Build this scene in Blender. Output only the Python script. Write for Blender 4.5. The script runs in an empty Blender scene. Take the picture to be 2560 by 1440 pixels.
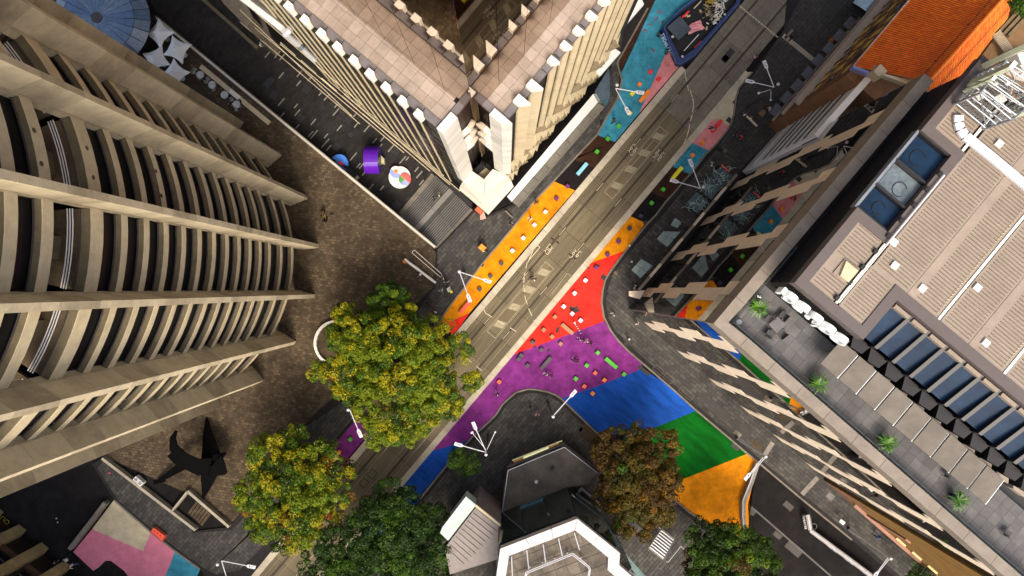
import bpy, bmesh, math, random
import numpy as np
from mathutils import Vector, Matrix
random.seed(7); rng = np.random.default_rng(7)
scn = bpy.context.scene; COL = scn.collection
# ------------------------------------------------------------------ camera, sky, sun, exposure
F, H, NX, NY = 1900.0, 101.6, 1266.0, 722.0      # focal length in photo pixels, flying height, nadir
cd = bpy.data.cameras.new('camera'); cam = bpy.data.objects.new('camera', cd); COL.objects.link(cam)
cam.location = (0, 0, H); cam.rotation_euler = (0, 0, 0)
cd.sensor_width = 36; cd.lens = 36 * F / 2560
cd.shift_x = (1280 - NX) / 2560; cd.shift_y = -(720 - NY) / 2560
cd.clip_start = 1; cd.clip_end = 1500
scn.camera = cam
w = bpy.data.worlds.new('World'); scn.world = w; w.use_nodes = True
SUN_EL, SUN_AZ = math.radians(52), math.radians(170)   # azimuth clockwise from +Y
nt = w.node_tree; bg = nt.nodes['Background']
sky = nt.nodes.new('ShaderNodeTexSky'); sky.sky_type = 'NISHITA'; sky.sun_disc = False
sky.sun_elevation = SUN_EL; sky.sun_rotation = SUN_AZ
sky.air_density = 1.0; sky.dust_density = 6.0; sky.ozone_density = 0.5
nt.links.new(sky.outputs[0], bg.inputs[0]); bg.inputs[1].default_value = 0.12
sl = bpy.data.lights.new('sun', 'SUN'); sl.energy = 1.15; sl.angle = math.radians(20); sl.color = (1, .93, .82)
so = bpy.data.objects.new('sun', sl); COL.objects.link(so)
sd = Vector((math.sin(SUN_AZ) * math.cos(SUN_EL), math.cos(SUN_AZ) * math.cos(SUN_EL), math.sin(SUN_EL)))
so.rotation_euler = (-sd).to_track_quat('-Z', 'Y').to_euler(); so.location = (60, -40, 150)
scn.view_settings.view_transform = 'Standard'; scn.view_settings.look = 'None'
scn.view_settings.exposure = 1.15; scn.view_settings.gamma = 1
# ------------------------------------------------------------------ helpers
def P(x, y, z=0.0):
    k = (H - z) / F
    return ((x - NX) * k, -(y - NY) * k, z)
def Q(pts, z=0.0): return [P(x, y, z)[:2] for x, y in pts]
def V(*a): return Vector(a)
DD = Vector((.645, .764)).normalized()          # along the main street (world xy)
DE = Vector((.764, -.645)).normalized()         # across it, towards lower right
ANG = math.atan2(DD.y, DD.x)
MATS = {}
def mat(name, col, rough=.8, metal=0.0, var=.25, scale=1.5, bump=.0, bscale=12, col2=None, emit=0, stain=0.0, stretch=None, fine=0.0, alpha=None, spec=None):
    if name in MATS: return MATS[name]
    m = bpy.data.materials.new(name); m.use_nodes = True; MATS[name] = m
    n = m.node_tree.nodes; l = m.node_tree.links; b = n['Principled BSDF']
    b.inputs['Roughness'].default_value = rough; b.inputs['Metallic'].default_value = metal
    if spec is not None: b.inputs['Specular IOR Level'].default_value = spec
    g = n.new('ShaderNodeNewGeometry'); src = g.outputs['Position']
    if stretch:
        mp = n.new('ShaderNodeMapping'); mp.vector_type = 'TEXTURE'; mp.inputs['Rotation'].default_value = (0, 0, stretch[0]); mp.inputs['Scale'].default_value = (stretch[1], stretch[2], 1)
        l.new(src, mp.inputs[0]); src = mp.outputs[0]
    c = Vector(col[:3]); c2 = Vector(col2[:3]) if col2 else None
    t = n.new('ShaderNodeTexNoise'); t.inputs['Scale'].default_value = scale; t.inputs['Detail'].default_value = 9; t.inputs['Roughness'].default_value = .65
    l.new(src, t.inputs['Vector'])
    r = n.new('ShaderNodeValToRGB'); r.color_ramp.elements[0].position = .32; r.color_ramp.elements[1].position = .7
    a0 = c * (1 - var); a1 = c2 if c2 else c * (1 + var)
    if c2: a0 = c
    r.color_ramp.elements[0].color = (*a0, 1); r.color_ramp.elements[1].color = (min(a1[0], 1), min(a1[1], 1), min(a1[2], 1), 1)
    l.new(t.outputs['Fac'], r.inputs[0]); out = r.outputs[0]
    if stain:
        t2 = n.new('ShaderNodeTexNoise'); t2.inputs['Scale'].default_value = .35; t2.inputs['Detail'].default_value = 12; t2.inputs['Roughness'].default_value = .7
        l.new(src, t2.inputs['Vector'])
        r2 = n.new('ShaderNodeValToRGB'); r2.color_ramp.elements[0].position = .38; r2.color_ramp.elements[1].position = .6
        r2.color_ramp.elements[0].color = (1 - stain, 1 - stain, 1 - stain, 1); r2.color_ramp.elements[1].color = (1, 1, 1, 1)
        l.new(t2.outputs['Fac'], r2.inputs[0])
        mx = n.new('ShaderNodeMix'); mx.data_type = 'RGBA'; mx.blend_type = 'MULTIPLY'; mx.inputs[0].default_value = 1
        l.new(out, mx.inputs[6]); l.new(r2.outputs[0], mx.inputs[7]); out = mx.outputs[2]
    if fine:
        t3 = n.new('ShaderNodeTexNoise'); t3.inputs['Scale'].default_value = 14; t3.inputs['Detail'].default_value = 3
        l.new(g.outputs['Position'], t3.inputs['Vector'])
        r3 = n.new('ShaderNodeMapRange'); r3.inputs[3].default_value = 1 - fine; r3.inputs[4].default_value = 1 + fine
        l.new(t3.outputs['Fac'], r3.inputs[0])
        mx = n.new('ShaderNodeMix'); mx.data_type = 'RGBA'; mx.blend_type = 'MULTIPLY'; mx.inputs[0].default_value = 1
        l.new(out, mx.inputs[6]); l.new(r3.outputs[0], mx.inputs[7]); out = mx.outputs[2]
    l.new(out, b.inputs['Base Color'])
    if bump:
        bn = n.new('ShaderNodeBump'); bn.inputs['Strength'].default_value = bump; bn.inputs['Distance'].default_value = .05
        tb = n.new('ShaderNodeTexNoise'); tb.inputs['Scale'].default_value = bscale; tb.inputs['Detail'].default_value = 5
        l.new(src, tb.inputs['Vector']); l.new(tb.outputs['Fac'], bn.inputs['Height']); l.new(bn.outputs[0], b.inputs['Normal'])
    if emit:
        b.inputs['Emission Color'].default_value = (*col[:3], 1); b.inputs['Emission Strength'].default_value = emit
    if alpha is not None: b.inputs['Alpha'].default_value = alpha
    return m
ORG = {}
def tag(o, label=None, cat=None, group=None, kind=None):
    if label: o['label'] = label
    if cat: o['category'] = cat
    if group: o['group'] = group
    if kind: o['kind'] = kind
    return o
def thing(name, label, cat, loc=(0, 0, 0), group=None, rotz=0, kind=None):
    o = bpy.data.objects.new(name, None); COL.objects.link(o); o.location = loc; o.rotation_euler = (0, 0, rotz)
    o.empty_display_size = .3; ORG[o.name] = Vector(loc)
    return tag(o, label, cat, group, kind)
class MB:
    def __init__(s): s.v = []; s.f = []; s.m = []
    def add(s, vs, fs, mi=0):
        b = len(s.v); s.v += [tuple(p) for p in vs]; s.f += [tuple(i + b for i in f) for f in fs]; s.m += [mi] * len(fs); return s
    def prism(s, poly, z0, z1, mi=0, top=None, bottom=True):
        """poly: xy list; z1 may be a list of heights"""
        a = sum(poly[i][0] * poly[(i + 1) % len(poly)][1] - poly[(i + 1) % len(poly)][0] * poly[i][1] for i in range(len(poly)))
        n = len(poly); zs0 = z0 if isinstance(z0, (list, tuple)) else [z0] * n; zs1 = z1 if isinstance(z1, (list, tuple)) else [z1] * n
        if a < 0: poly = poly[::-1]; zs0 = list(zs0)[::-1]; zs1 = list(zs1)[::-1]
        vs = [(p[0], p[1], z) for p, z in zip(poly, zs0)] + [(p[0], p[1], z) for p, z in zip(poly, zs1)]
        s.add(vs, [tuple(range(n, 2 * n))], mi if top is None else top)
        s.f += [tuple(len(s.v) - 2 * n + i for i in (k, (k + 1) % n, (k + 1) % n + n, k + n)) for k in range(n)]; s.m += [mi] * n
        if bottom: s.f.append(tuple(len(s.v) - 2 * n + i for i in reversed(range(n)))); s.m.append(mi)
        return s
    def box(s, c, sx, sy, z0, z1, ang=0, mi=0):
        ca, sa = math.cos(ang), math.sin(ang)
        pts = [(c[0] + x * ca - y * sa, c[1] + x * sa + y * ca) for x, y in ((-sx / 2, -sy / 2), (sx / 2, -sy / 2), (sx / 2, sy / 2), (-sx / 2, sy / 2))]
        return s.prism(pts, z0, z1, mi)
    def obox(s, o, a, b, c, mi=0):
        o, a, b, c = map(Vector, (o, a, b, c))
        vs = [o, o + a, o + a + b, o + b, o + c, o + a + c, o + a + b + c, o + b + c]
        fs = [(3, 2, 1, 0), (4, 5, 6, 7), (0, 1, 5, 4), (1, 2, 6, 5), (2, 3, 7, 6), (3, 0, 4, 7)]
        if a.cross(b).dot(c) < 0: fs = [f[::-1] for f in fs]
        return s.add(vs, fs, mi)
    def quad(s, a, b, c, d, mi=0): return s.add([a, b, c, d], [(0, 1, 2, 3)], mi)
    def tube(s, p, q, r, r2=None, n=6, mi=0):
        p, q = Vector(p), Vector(q); r2 = r if r2 is None else r2
        ax = (q - p).normalized(); u = ax.orthogonal().normalized(); v = ax.cross(u)
        vs = [p + (u * math.cos(t) + v * math.sin(t)) * r for t in [2 * math.pi * i / n for i in range(n)]]
        vs += [q + (u * math.cos(t) + v * math.sin(t)) * r2 for t in [2 * math.pi * i / n for i in range(n)]]
        fs = [(i, (i + 1) % n, (i + 1) % n + n, i + n) for i in range(n)] + [tuple(reversed(range(n))), tuple(range(n, 2 * n))]
        return s.add(vs, fs, mi)
    def path(s, pts, r, n=6, mi=0):
        for a, b in zip(pts, pts[1:]): s.tube(a, b, r, n=n, mi=mi)
        return s
    def bar(s, p, q, w, h, mi=0):
        """box along p->q, width w (horizontal), height h upwards"""
        p, q = Vector(p), Vector(q); d = q - p; n = Vector((-d.y, d.x, 0)).normalized() * w
        return s.obox(p - n / 2, d, n, (0, 0, h), mi)
    def sph(s, c, r, n=8, sz=1, mi=0):
        c = Vector(c); rings = max(3, n // 2); vs = [c + V(0, 0, r * sz)]
        for i in range(1, rings):
            t = math.pi * i / rings
            vs += [c + V(r * math.sin(t) * math.cos(2 * math.pi * k / n), r * math.sin(t) * math.sin(2 * math.pi * k / n), r * sz * math.cos(t)) for k in range(n)]
        vs.append(c - V(0, 0, r * sz)); L = len(vs) - 1
        fs = [(0, 1 + k, 1 + (k + 1) % n) for k in range(n)]
        for i in range(rings - 2):
            b = 1 + i * n; fs += [(b + k, b + n + k, b + n + (k + 1) % n, b + (k + 1) % n) for k in range(n)]
        b = 1 + (rings - 2) * n; fs += [(b + (k + 1) % n, b + k, L) for k in range(n)]
        return s.add(vs, fs, mi)
    def mesh(s, name, mats, off=(0, 0, 0), smooth=False):
        me = bpy.data.meshes.new(name)
        me.from_pydata([(p[0] - off[0], p[1] - off[1], p[2] - off[2]) for p in s.v], [], s.f)
        for m in (mats if isinstance(mats, (list, tuple)) else [mats]): me.materials.append(m)
        if any(s.m): me.polygons.foreach_set('material_index', s.m)
        if smooth: me.polygons.foreach_set('use_smooth', [True] * len(s.f))
        me.update(); return me
    def build(s, name, mats, parent=None, label=None, cat=None, group=None, kind=None, org=None, smooth=False):
        if parent is not None: off = ORG[parent.name]
        elif org is not None: off = Vector(org)
        else:
            a = np.array(s.v); off = Vector(((a[:, 0].min() + a[:, 0].max()) / 2, (a[:, 1].min() + a[:, 1].max()) / 2, a[:, 2].min()))
        o = bpy.data.objects.new(name, s.mesh(name, mats, off, smooth)); COL.objects.link(o)
        if parent is not None: o.parent = parent; ORG[o.name] = Vector(off)
        else: o.location = off; ORG[o.name] = Vector(off)
        return tag(o, label, cat, group, kind)
def inst(name, me, parent, loc, rz=0):
    """an alike piece sharing a mesh, world loc"""
    o = bpy.data.objects.new(name, me); COL.objects.link(o); o.parent = parent
    o.location = Vector(loc) - ORG[parent.name]; o.rotation_euler = (0, 0, rz); return o
def copy_tree(o, parent=None):
    c = o.copy(); COL.objects.link(c); c.parent = parent
    for ch in list(o.children): copy_tree(ch, c)
    return c
def place(proto, flag, loc, rz, label, group=None):
    o = copy_tree(proto) if flag[0] else proto
    flag[0] = True; o.location = loc; o.rotation_euler = (0, 0, rz); o['label'] = label
    if group: o['group'] = group
    return o
def struct(name, poly, z0, z1, m, parent=None, px=True, **k):
    if px: poly = Q(poly, z1)
    b = MB(); b.prism(poly, z0, z1); return b.build(name, m, parent, kind='structure' if parent is None else None, **k)
def pip(p, poly):
    x, y = p; c = False; n = len(poly)
    for i in range(n):
        x1, y1 = poly[i]; x2, y2 = poly[(i + 1) % n]
        if (y1 > y) != (y2 > y) and x < (x2 - x1) * (y - y1) / (y2 - y1) + x1: c = not c
    return c
def clip(sub, cv):
    """clip polygon sub by convex ccw cv"""
    out = sub
    for i in range(len(cv)):
        a, b = cv[i], cv[(i + 1) % len(cv)]; inp, out = out, []
        if not inp: return []
        side = lambda p: (b[0] - a[0]) * (p[1] - a[1]) - (b[1] - a[1]) * (p[0] - a[0])
        for j in range(len(inp)):
            p, q = inp[j], inp[(j + 1) % len(inp)]; sp, sq = side(p), side(q)
            if sp >= 0: out.append(p)
            if (sp > 0 and sq < 0) or (sp < 0 and sq > 0):
                t = sp / (sp - sq); out.append((p[0] + (q[0] - p[0]) * t, p[1] + (q[1] - p[1]) * t))
    return out
def area(p): return abs(sum(p[i][0] * p[(i + 1) % len(p)][1] - p[(i + 1) % len(p)][0] * p[i][1] for i in range(len(p)))) / 2
def tiles(poly, z, tw, th, mats, parent, name='paving_stone', gap=.02, thick=.03, ang=ANG, bond=.5, focus=None, maxp=290, jitter=.004, weights=None, holes=()):
    """lay tiles over a world-xy polygon; first maxp near focus are objects, the rest one stuff mesh"""
    ca, sa = math.cos(ang), math.sin(ang)
    loc = [(x * ca + y * sa, -x * sa + y * ca) for x, y in poly]
    x0, x1 = min(p[0] for p in loc), max(p[0] for p in loc); y0, y1 = min(p[1] for p in loc), max(p[1] for p in loc)
    full, part = [], []
    for j in range(int((y1 - y0) / th) + 2):
        yy = y0 + j * th; off = (j % 2) * bond * tw
        for i in range(-1, int((x1 - x0) / tw) + 2):
            xx = x0 + i * tw + off; c = [(xx + gap / 2, yy + gap / 2), (xx + tw - gap / 2, yy + gap / 2), (xx + tw - gap / 2, yy + th - gap / 2), (xx + gap / 2, yy + th - gap / 2)]
            ins = [pip(p, loc) for p in c]; cx, cy = xx + tw / 2, yy + th / 2
            wx, wy = cx * ca - cy * sa, cx * sa + cy * ca
            if any(pip((wx, wy), h) for h in holes): continue
            if all(ins): full.append((wx, wy))
            elif any(ins) or pip((cx, cy), loc):
                q = clip(loc, c)
                if len(q) > 2 and area(q) > .12 * tw * th: part.append([(a * ca - b * sa, a * sa + b * ca) for a, b in q])
    if focus is None: focus = (0, 0)
    full.sort(key=lambda p: (p[0] - focus[0]) ** 2 + (p[1] - focus[1]) ** 2)
    nm = len(mats); pick = lambda: random.choices(range(nm), weights)[0] if weights else random.randrange(nm)
    mes = [MB().box((0, 0), tw - gap, th - gap, 0, thick).mesh(name, m) for m in mats]
    for p in full[:maxp]: inst(name, mes[pick()], parent, (p[0], p[1], z + random.uniform(-jitter, jitter)), ang)
    b = MB()
    for p in full[maxp:]:
        b.box(p, tw - gap, th - gap, z, z + thick + random.uniform(-jitter, jitter), ang, pick())
    for q in part: b.prism(q, z, z + thick + random.uniform(-jitter, jitter), pick(), bottom=False)
    if b.f: b.build(name + '_field', list(mats), parent, kind='stuff')
    return len(full), len(part)
def text(s, size, m, name, parent=None, loc=(0, 0, 0), rot=(0, 0, 0), ext=.004, **k):
    cu = bpy.data.curves.new(name, 'FONT'); cu.body = s; cu.size = size; cu.extrude = ext; cu.align_x = 'CENTER'; cu.align_y = 'CENTER'
    tmp = bpy.data.objects.new('tmp', cu); COL.objects.link(tmp); dg = bpy.context.evaluated_depsgraph_get(); dg.update()
    me = bpy.data.meshes.new_from_object(tmp.evaluated_get(dg)); bpy.data.objects.remove(tmp); me.materials.clear(); me.materials.append(m)
    o = bpy.data.objects.new(name, me); COL.objects.link(o); o.rotation_euler = rot
    if parent is not None: o.parent = parent; o.location = Vector(loc) - ORG[parent.name]
    else: o.location = loc
    ORG[o.name] = ORG[parent.name] if parent is not None else Vector(loc)
    return tag(o, **k)
def lerp(a, b, t): return tuple(x + (y - x) * t for x, y in zip(a, b))
# ------------------------------------------------------------------ materials
asph = mat('asphalt', (.013, .011, .0105), .9, spec=.2, var=.3, scale=1, stain=.5, bump=.3, bscale=30, fine=.25)
asph2 = mat('dark_lane', (.022, .017, .015), .8, var=.3, scale=.8, stain=.4, fine=.2)
def mm(n, c, st=.3): return mat(n, c, .85, spec=.2, var=.2, scale=2, fine=.15, stain=st)
pave = [mm('paver_a', (.070, .066, .059)), mm('paver_b', (.080, .075, .066)), mm('paver_c', (.062, .058, .053)), mm('paver_d', (.094, .087, .075))]
dpave = [mm('alley_a', (.030, .027, .024)), mm('alley_b', (.035, .031, .027)), mm('alley_c', (.026, .023, .021))]
brk = [mm('brick_a', (.105, .075, .042), .5), mm('brick_b', (.13, .094, .054), .5), mm('brick_c', (.088, .062, .036), .5), mm('brick_d', (.155, .115, .068), .5)]
mort = mat('joint_dirt', (.05, .036, .024), .95, var=.3)
mortd = mat('joint_dark', (.016, .014, .013), .95, var=.3)
kerbm = mat('kerb_stone', (.21, .18, .135), .8, var=.2, stain=.3, fine=.1)
stripm = mat('pale_concrete', (.54, .47, .34), .8, var=.1, stain=.25, fine=.06)
slab = [mat('track_slab_a', (.175, .135, .072), .8, var=.18, scale=1.2, stain=.3, fine=.1, stretch=(ANG, 6, 1)), mat('track_slab_b', (.15, .117, .064), .8, var=.18, scale=1.2, stain=.3, fine=.1, stretch=(ANG, 6, 1))]
slabg = [mat('setts_a', (.20, .175, .125), .8, var=.2, stain=.2, fine=.12), mat('setts_b', (.165, .142, .105), .8, var=.2, stain=.2, fine=.12)]
railm = mat('rail_steel', (.42, .36, .22), .35, .7, var=.1)
groove = mat('groove_dark', (.035, .026, .014), .9, var=.3, scale=2, stretch=(ANG, 5, 1))
linem = mat('road_line', (.62, .53, .36), .8, var=.25, scale=5, fine=.3)
hatchm = mat('faded_line', (.34, .29, .18), .8, var=.35, scale=4, fine=.3)
def paint(n, c, v=.14, st=.18, stretch=None): return mat('paint_' + n, c, .9, spec=.12, var=v, scale=1.1, stain=min(.5, st * 1.2), fine=.22, bump=.1, bscale=20, stretch=stretch)
p_or = paint('orange', (.80, .28, .006), .2, .3); p_red = paint('red', (.84, .035, .022), .18, .3); p_pur = paint('purple', (.235, .035, .22), .25, .3)
p_blu = paint('blue', (.012, .085, .42), .3, .3, (-.71, 4, 1)); p_gre = paint("green", (.002, .12, .008), .35, .45, (-.71, 4, 1)); p_tea = paint('turquoise', (.055, .30, .41), .25, .3)
p_pnk = paint('pink', (.72, .27, .27), .15, .2); p_crm = paint('cream', (.60, .52, .34), .12, .25); p_brn = paint('brown', (.055, .025, .014), .3, .3); p_blk = paint('charcoal', (.016, .013, .013), .3, .2)
p_pk2 = paint('rose', (.70, .22, .30), .1, .15)
conc = mat('precast_concrete', (.58, .485, .315), .8, var=.1, scale=1.5, stain=.22, fine=.05)
concs = mat('precast_side', (.47, .39, .25), .8, var=.12, scale=1.2, stain=.3, fine=.06)
tglass = mat('tower_glass', (.006, .006, .007), .3, var=.2, spec=.12)
white = mat('white_paint', (.70, .69, .65), .5, var=.04); whitec = mat('white_panel', (.80, .76, .66), .6, var=.06, stain=.1)
cream = mat('cream_panel', (.56, .47, .30), .7, var=.07, stain=.12)
glassk = mat('dark_glass', (.012, .012, .013), .08, 0, var=.2, spec=.6)
mirror = mat('mirror_glass', (.21, .195, .17), .015, 1, var=.05)
bronze = mat('bronze_glass', (.36, .25, .15), .02, 1, var=.05)
steel = mat('galv_steel', (.30, .32, .34), .4, .7, var=.15); blackm = mat('black_metal', (.012, .011, .011), .5, var=.2); darkm = mat('dark_metal', (.045, .04, .038), .5, var=.2)
silver = mat('white_metal', (.60, .61, .63), .35, .2, var=.05)
# ------------------------------------------------------------------ ground
ZA = -2.6
struct('ground', [(-700, -700), (700, -700), (700, 700), (-700, 700)], -4.0, -3.6, asph, px=False)
# street block: everything above the alley (polygon at z=0)
wallA, wallB = (350, 10), (1092, 620)
ROADP = [(1092, 620), (1180, 523), (1400, 300), (1400, -700), (3300, -700), (3300, 2200), (-900, 2200), (-900, -700), (-275, -520), (350, 0)]
struct('road', ROADP, -3.6, -.12, asph)
struct('alley_paving_bed', [(-200, -560), (1500, -700), (1500, 400), (1180, 545), (1090, 640)], -3.5, ZA - .04, mortd)
# ---- brown brick plaza
PLZ = Q([(-500, -690), (358, 8), (1040, 572), (1090, 632), (1085, 716), (1000, 800), (870, 960), (770, 1050), (600, 1285), (570, 1315), (484, 1240), (258, 1140), (-500, 850)], 0)
plz = struct('plaza', [(-500, -690), (358, 8), (1040, 572), (1090, 632), (1085, 716), (1000, 800), (870, 960), (770, 1050), (600, 1285), (570, 1315), (484, 1240), (258, 1140), (-500, 850)], -.12, 0, mort)
PLZV = Q([(380, 60), (1040, 572), (1090, 632), (1085, 716), (1000, 800), (870, 960), (770, 1050), (600, 1285), (570, 1315), (484, 1240), (258, 1140), (240, 1000), (500, 850), (680, 800), (720, 500), (600, 330)], 0)
tiles(PLZV, 0, .46, .36, brk, plz, 'brick', weights=(4,3,4,1.3), gap=.06, thick=.035, ang=math.radians(-8), focus=P(905, 600)[:2], jitter=.008)
# ---- alley
alb = Q([(420, -60), (600, -80), (820, 150), (1190, 500), (1095, 628), (1060, 600), (700, 290), (352, 0)], ZA)
aly = struct('alley', [(300, -200), (640, -200), (1250, 420), (1180, 530), (1092, 640), (1000, 560), (340, -10)], -3.4, ZA - .02, mortd)
tiles(alb, ZA - .02, .95, .5, dpave, aly, gap=.05, focus=P(880, 340, ZA)[:2], jitter=.003)
# dashes set into the alley paving
dm = mat('dash_inlay', (.26, .24, .20), .6, var=.2)
dl = [(85, 410, 34), (160, 410, 38), (195, 430, 34), (190, 565, 34), (325, 555, 34), (405, 590, 30), (320, 625, 30), (485, 700, 26), (530, 730, 36), (190, 765, 44), (300, 795, 24), (310, 845, 38), (195, 865, 30), (600, 795, 20), (600, 840, 42), (740, 865, 20), (430, 915, 34), (310, 950, 28), (750, 940, 24), (625, 960, 34), (830, 965, 38), (410, 1005, 32), (435, 1010, 50), (525, 1020, 26), (890, 1055, 30), (950, 1040, 30), (520, 1075, 52), (545, 1110, 32), (930, 1100, 30), (1015, 1110, 44), (730, 1175, 46), (770, 1240, 24), (795, 1240, 38), (1100, 1200, 44), (810, 1300, 30), (1010, 1180, 10), (1135, 1190, 20), (1205, 1270, 26), (1225, 1310, 40), (865, 1400, 30), (1240, 1370, 30), (920, 1345, 0), (945, 1410, 26)]
i = 0
for x, y, L in dl:
    if L < 12: continue
    cx, cy = 640 + x / 3, y / 3; l = L / 3 * 1.7
    p = P(cx, cy, ZA); MB().box(p, l / 18.2, .16, ZA + .016, ZA + .022, ANG).build('inlay_strip', dm, aly)
mh = mat('manhole_dark', (.018, .016, .015), .6, var=.2)
def hatch(pts, parent=None, m=mh, z=.145, name='access_cover', px=True):
    b = MB(); b.prism(Q(pts, z) if px else pts, z - .02, z); return b.build(name, m, parent, **({} if parent else dict(kind='structure')))
def sq(cx, cy, a, b, z, m=mh, parent=None, name='access_cover', t=.006, ang=ANG):
    p = P(cx, cy, z); return MB().box(p, a, b, z - .03, z + t, ang).build(name, m, parent, **({} if parent else dict(kind='structure')))
for cx, cy, a in ((767, 223, 1), (811, 226, 1), (750, 295, .95), (858, 278, .9), (871, 299, .9), (841, 367, .95), (992, 513, 1.05), (990, 380, .8), (684, 238, 1)): sq(cx, cy, a, a, ZA + .018, parent=aly)
MB().prism([(P(877, 337, ZA)[0] + .35 * math.cos(t), P(877, 337, ZA)[1] + .35 * math.sin(t)) for t in np.linspace(0, 2 * math.pi, 16, endpoint=False)], ZA, ZA + .024).build('manhole_cover', mh, aly)
# ---- plaza wall (long low parapet)
def wallthing(a, b, w, z0, z1, m, label, cat='wall', name='parapet_wall', cap=None, n=10):
    r = thing(name, label, cat, P(*a, 0)); A, B = Vector(P(*a, z1)), Vector(P(*b, z1)); A.z = B.z = z0
    for k in range(n):
        p, q = A.lerp(B, k / n), A.lerp(B, (k + 1) / n); d = (q - p).normalized() * .012
        MB().bar(p + d, q - d, w, z1 - z0).build('coping_stone' if z1 - z0 < .3 else 'wall_panel', m, r)
    if cap: MB().bar(Vector((A.x, A.y, z1)), Vector((B.x, B.y, z1)), w * .3, .05).build('handrail', cap, r)
    return r
lwall = mat('pale_wall', (.42, .37, .27), .7, var=.12, stain=.2)
wallthing((346, 8), (1088, 618), .38, ZA - .1, .95, lwall, 'long pale parapet wall between the brick plaza and the lower alley', cap=white, n=22)
wallthing((1011, 648), (1089, 707), .3, -.1, .9, whitec, 'short white wall on the plaza side of the ramp by the trees', n=3)
wallthing((254, 1146), (488, 1326), .35, -.1, .9, lwall, 'pale parapet wall behind the black star sculpture', n=8)
wallthing((468, 1228), (572, 1318), .35, -.1, .9, lwall, 'pale wall beside the sunken stair next to the orange autumn tree', n=4)
wallthing((430, 1277), (468, 1229), .25, -.1, .9, lwall, 'short return wall closing the sunken stair beside the sculpture', n=2)
wallthing((172, 1374), (262, 1257), .5, -.1, 1.0, kerbm, 'long concrete barrier closing the dark road beside the pink paint', cat='barrier', name='road_barrier', n=6)
r = thing('ramp_railing', 'pale looped handrail on the footpath side of the ramp', 'railing', P(1035, 628))
b = MB(); ring = [(1032, 628), (1036, 625), (1104, 685), (1105, 690), (1100, 692), (1030, 632)]
b.path([P(x, y, .95) for x, y in ring + ring[:1]], .035); b.build('handrail', whitec, r)
[MB().tube(P(x, y, 0), P(x, y, .95), .03).build('post', whitec, r) for x, y in ring[::2]]
for k in range(6):
    t = k / 6; MB().bar(P(494 + 38 * t, 1254 + 34 * t, .02), P(472 + 38 * t, 1284 + 34 * t, .02), .35, .03 + .02 * k).build('stair_tread', brk[1], kind='structure')
# round planter wall beside big tree
r = thing('planter_wall', 'curved white planter wall round the roots of the large green tree', 'wall', P(830, 850))
cx, cy, _ = P(842, 858, .7); 
for k in range(12):
    a0, a1 = math.radians(95 + k * 13), math.radians(95 + (k + 1) * 13 - .6); R0, R1 = 2.75, 3.1
    MB().prism([(cx + R0 * math.cos(a0), cy + R0 * math.sin(a0)), (cx + R1 * math.cos(a0), cy + R1 * math.sin(a0)), (cx + R1 * math.cos(a1), cy + R1 * math.sin(a1)), (cx + R0 * math.cos(a1), cy + R0 * math.sin(a1))], 0, .7).build('coping_stone', whitec, r)
MB().prism([(cx + 2.7 * math.cos(t), cy + 2.7 * math.sin(t)) for t in np.linspace(0, 6.28, 24, endpoint=False)], 0, .25).build('soil', brk[2], r)
# ---- stairs down to the alley
st = thing('stair', 'wide dark stair with two flights going down from the footpath to the alley', 'stair', P(1130, 570))
T0, T1 = Vector(P(1092, 620, 0)), Vector(P(1180, 523, 0)); B0, B1 = Vector(P(1000, 541, ZA)), Vector(P(1090, 440, ZA))
tread = mat('stair_tread', (.06, .056, .05), .6, var=.2, stain=.2); nose = mat('stair_nosing', (.20, .19, .165), .5, var=.1)
N_ = 20
for k in range(N_):
    z1 = -k * (-ZA) / N_ - .0; t0, t1 = k / N_, (k + 1) / N_
    def mp(t): # two flights with landing
        return t * .84 if t <= .5 else t * .84 + .16
    t0, t1 = mp(t0), mp(t1)
    if k == 10: t0 = mp(.5) - .16 + 0.0
    a, b_, c, d = T0.lerp(B0, t0), T1.lerp(B1, t0), T1.lerp(B1, t1), T0.lerp(B0, t1)
    MB().prism([a[:2], b_[:2], c[:2], d[:2]], -3.3, z1 - .1).build('step', tread, st)
    e, g = a.lerp(d, .72), b_.lerp(c, .72)
    MB().prism([e[:2], g[:2], c[:2], d[:2]], z1 - .1, z1 - .094).build('step_nosing', nose, st)
for (A, B) in (((1094, 622), (1182, 525)),): MB().bar(P(*A, 0), P(*B, 0), .62, .03).build('tactile_strip', kerbm, st)
MB().bar(P(1001, 535, ZA), P(1083, 437, ZA), .6, .03).build('tactile_strip', kerbm, st)
for tt in (.5,):
    a, b_ = T0.lerp(T1, tt), B0.lerp(B1, tt); b = MB(); b.tube(a + V(0, 0, .9), b_ + V(0, 0, .9), .03)
    for k in range(6): p = a.lerp(b_, k / 5); b.tube(p, p + V(0, 0, .9), .025)
    b.build('handrail', steel, st)
# ---- footpaths
FL = [(1092, 620), (1182, 525), (1215, 540), (1293, 505), (1500, 262), (1492, 240), (1520, 180), (1560, 60), (1500, -400), (1640, -400), (1620, 20), (1543, 157), (1555, 200), (1543, 250), (1513, 300), (1493, 337), (1433, 400), (1384, 453), (1332, 507), (1282, 569), (1239, 620), (1207, 657), (1160, 720), (1120, 770), (1100, 803), (1060, 850), (885, 1055), (832, 1117), (800, 1158), (846, 1172), (620, 1450), (520, 1450), (500, 1423), (438, 1378), (400, 1348), (377, 1330), (285, 1250), (230, 1160), (258, 1145), (484, 1328), (572, 1318), (600, 1285), (770, 1050), (870, 960), (1000, 800), (1085, 716)]
ftl = struct('footpath', FL, -.1, .1, mortd)
def ft(polypx, parent, focus, mats=pave, **k): return tiles(Q(polypx, .1), .1, .92, .46, mats, parent, gap=.045, focus=P(*focus)[:2], **k)
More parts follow.
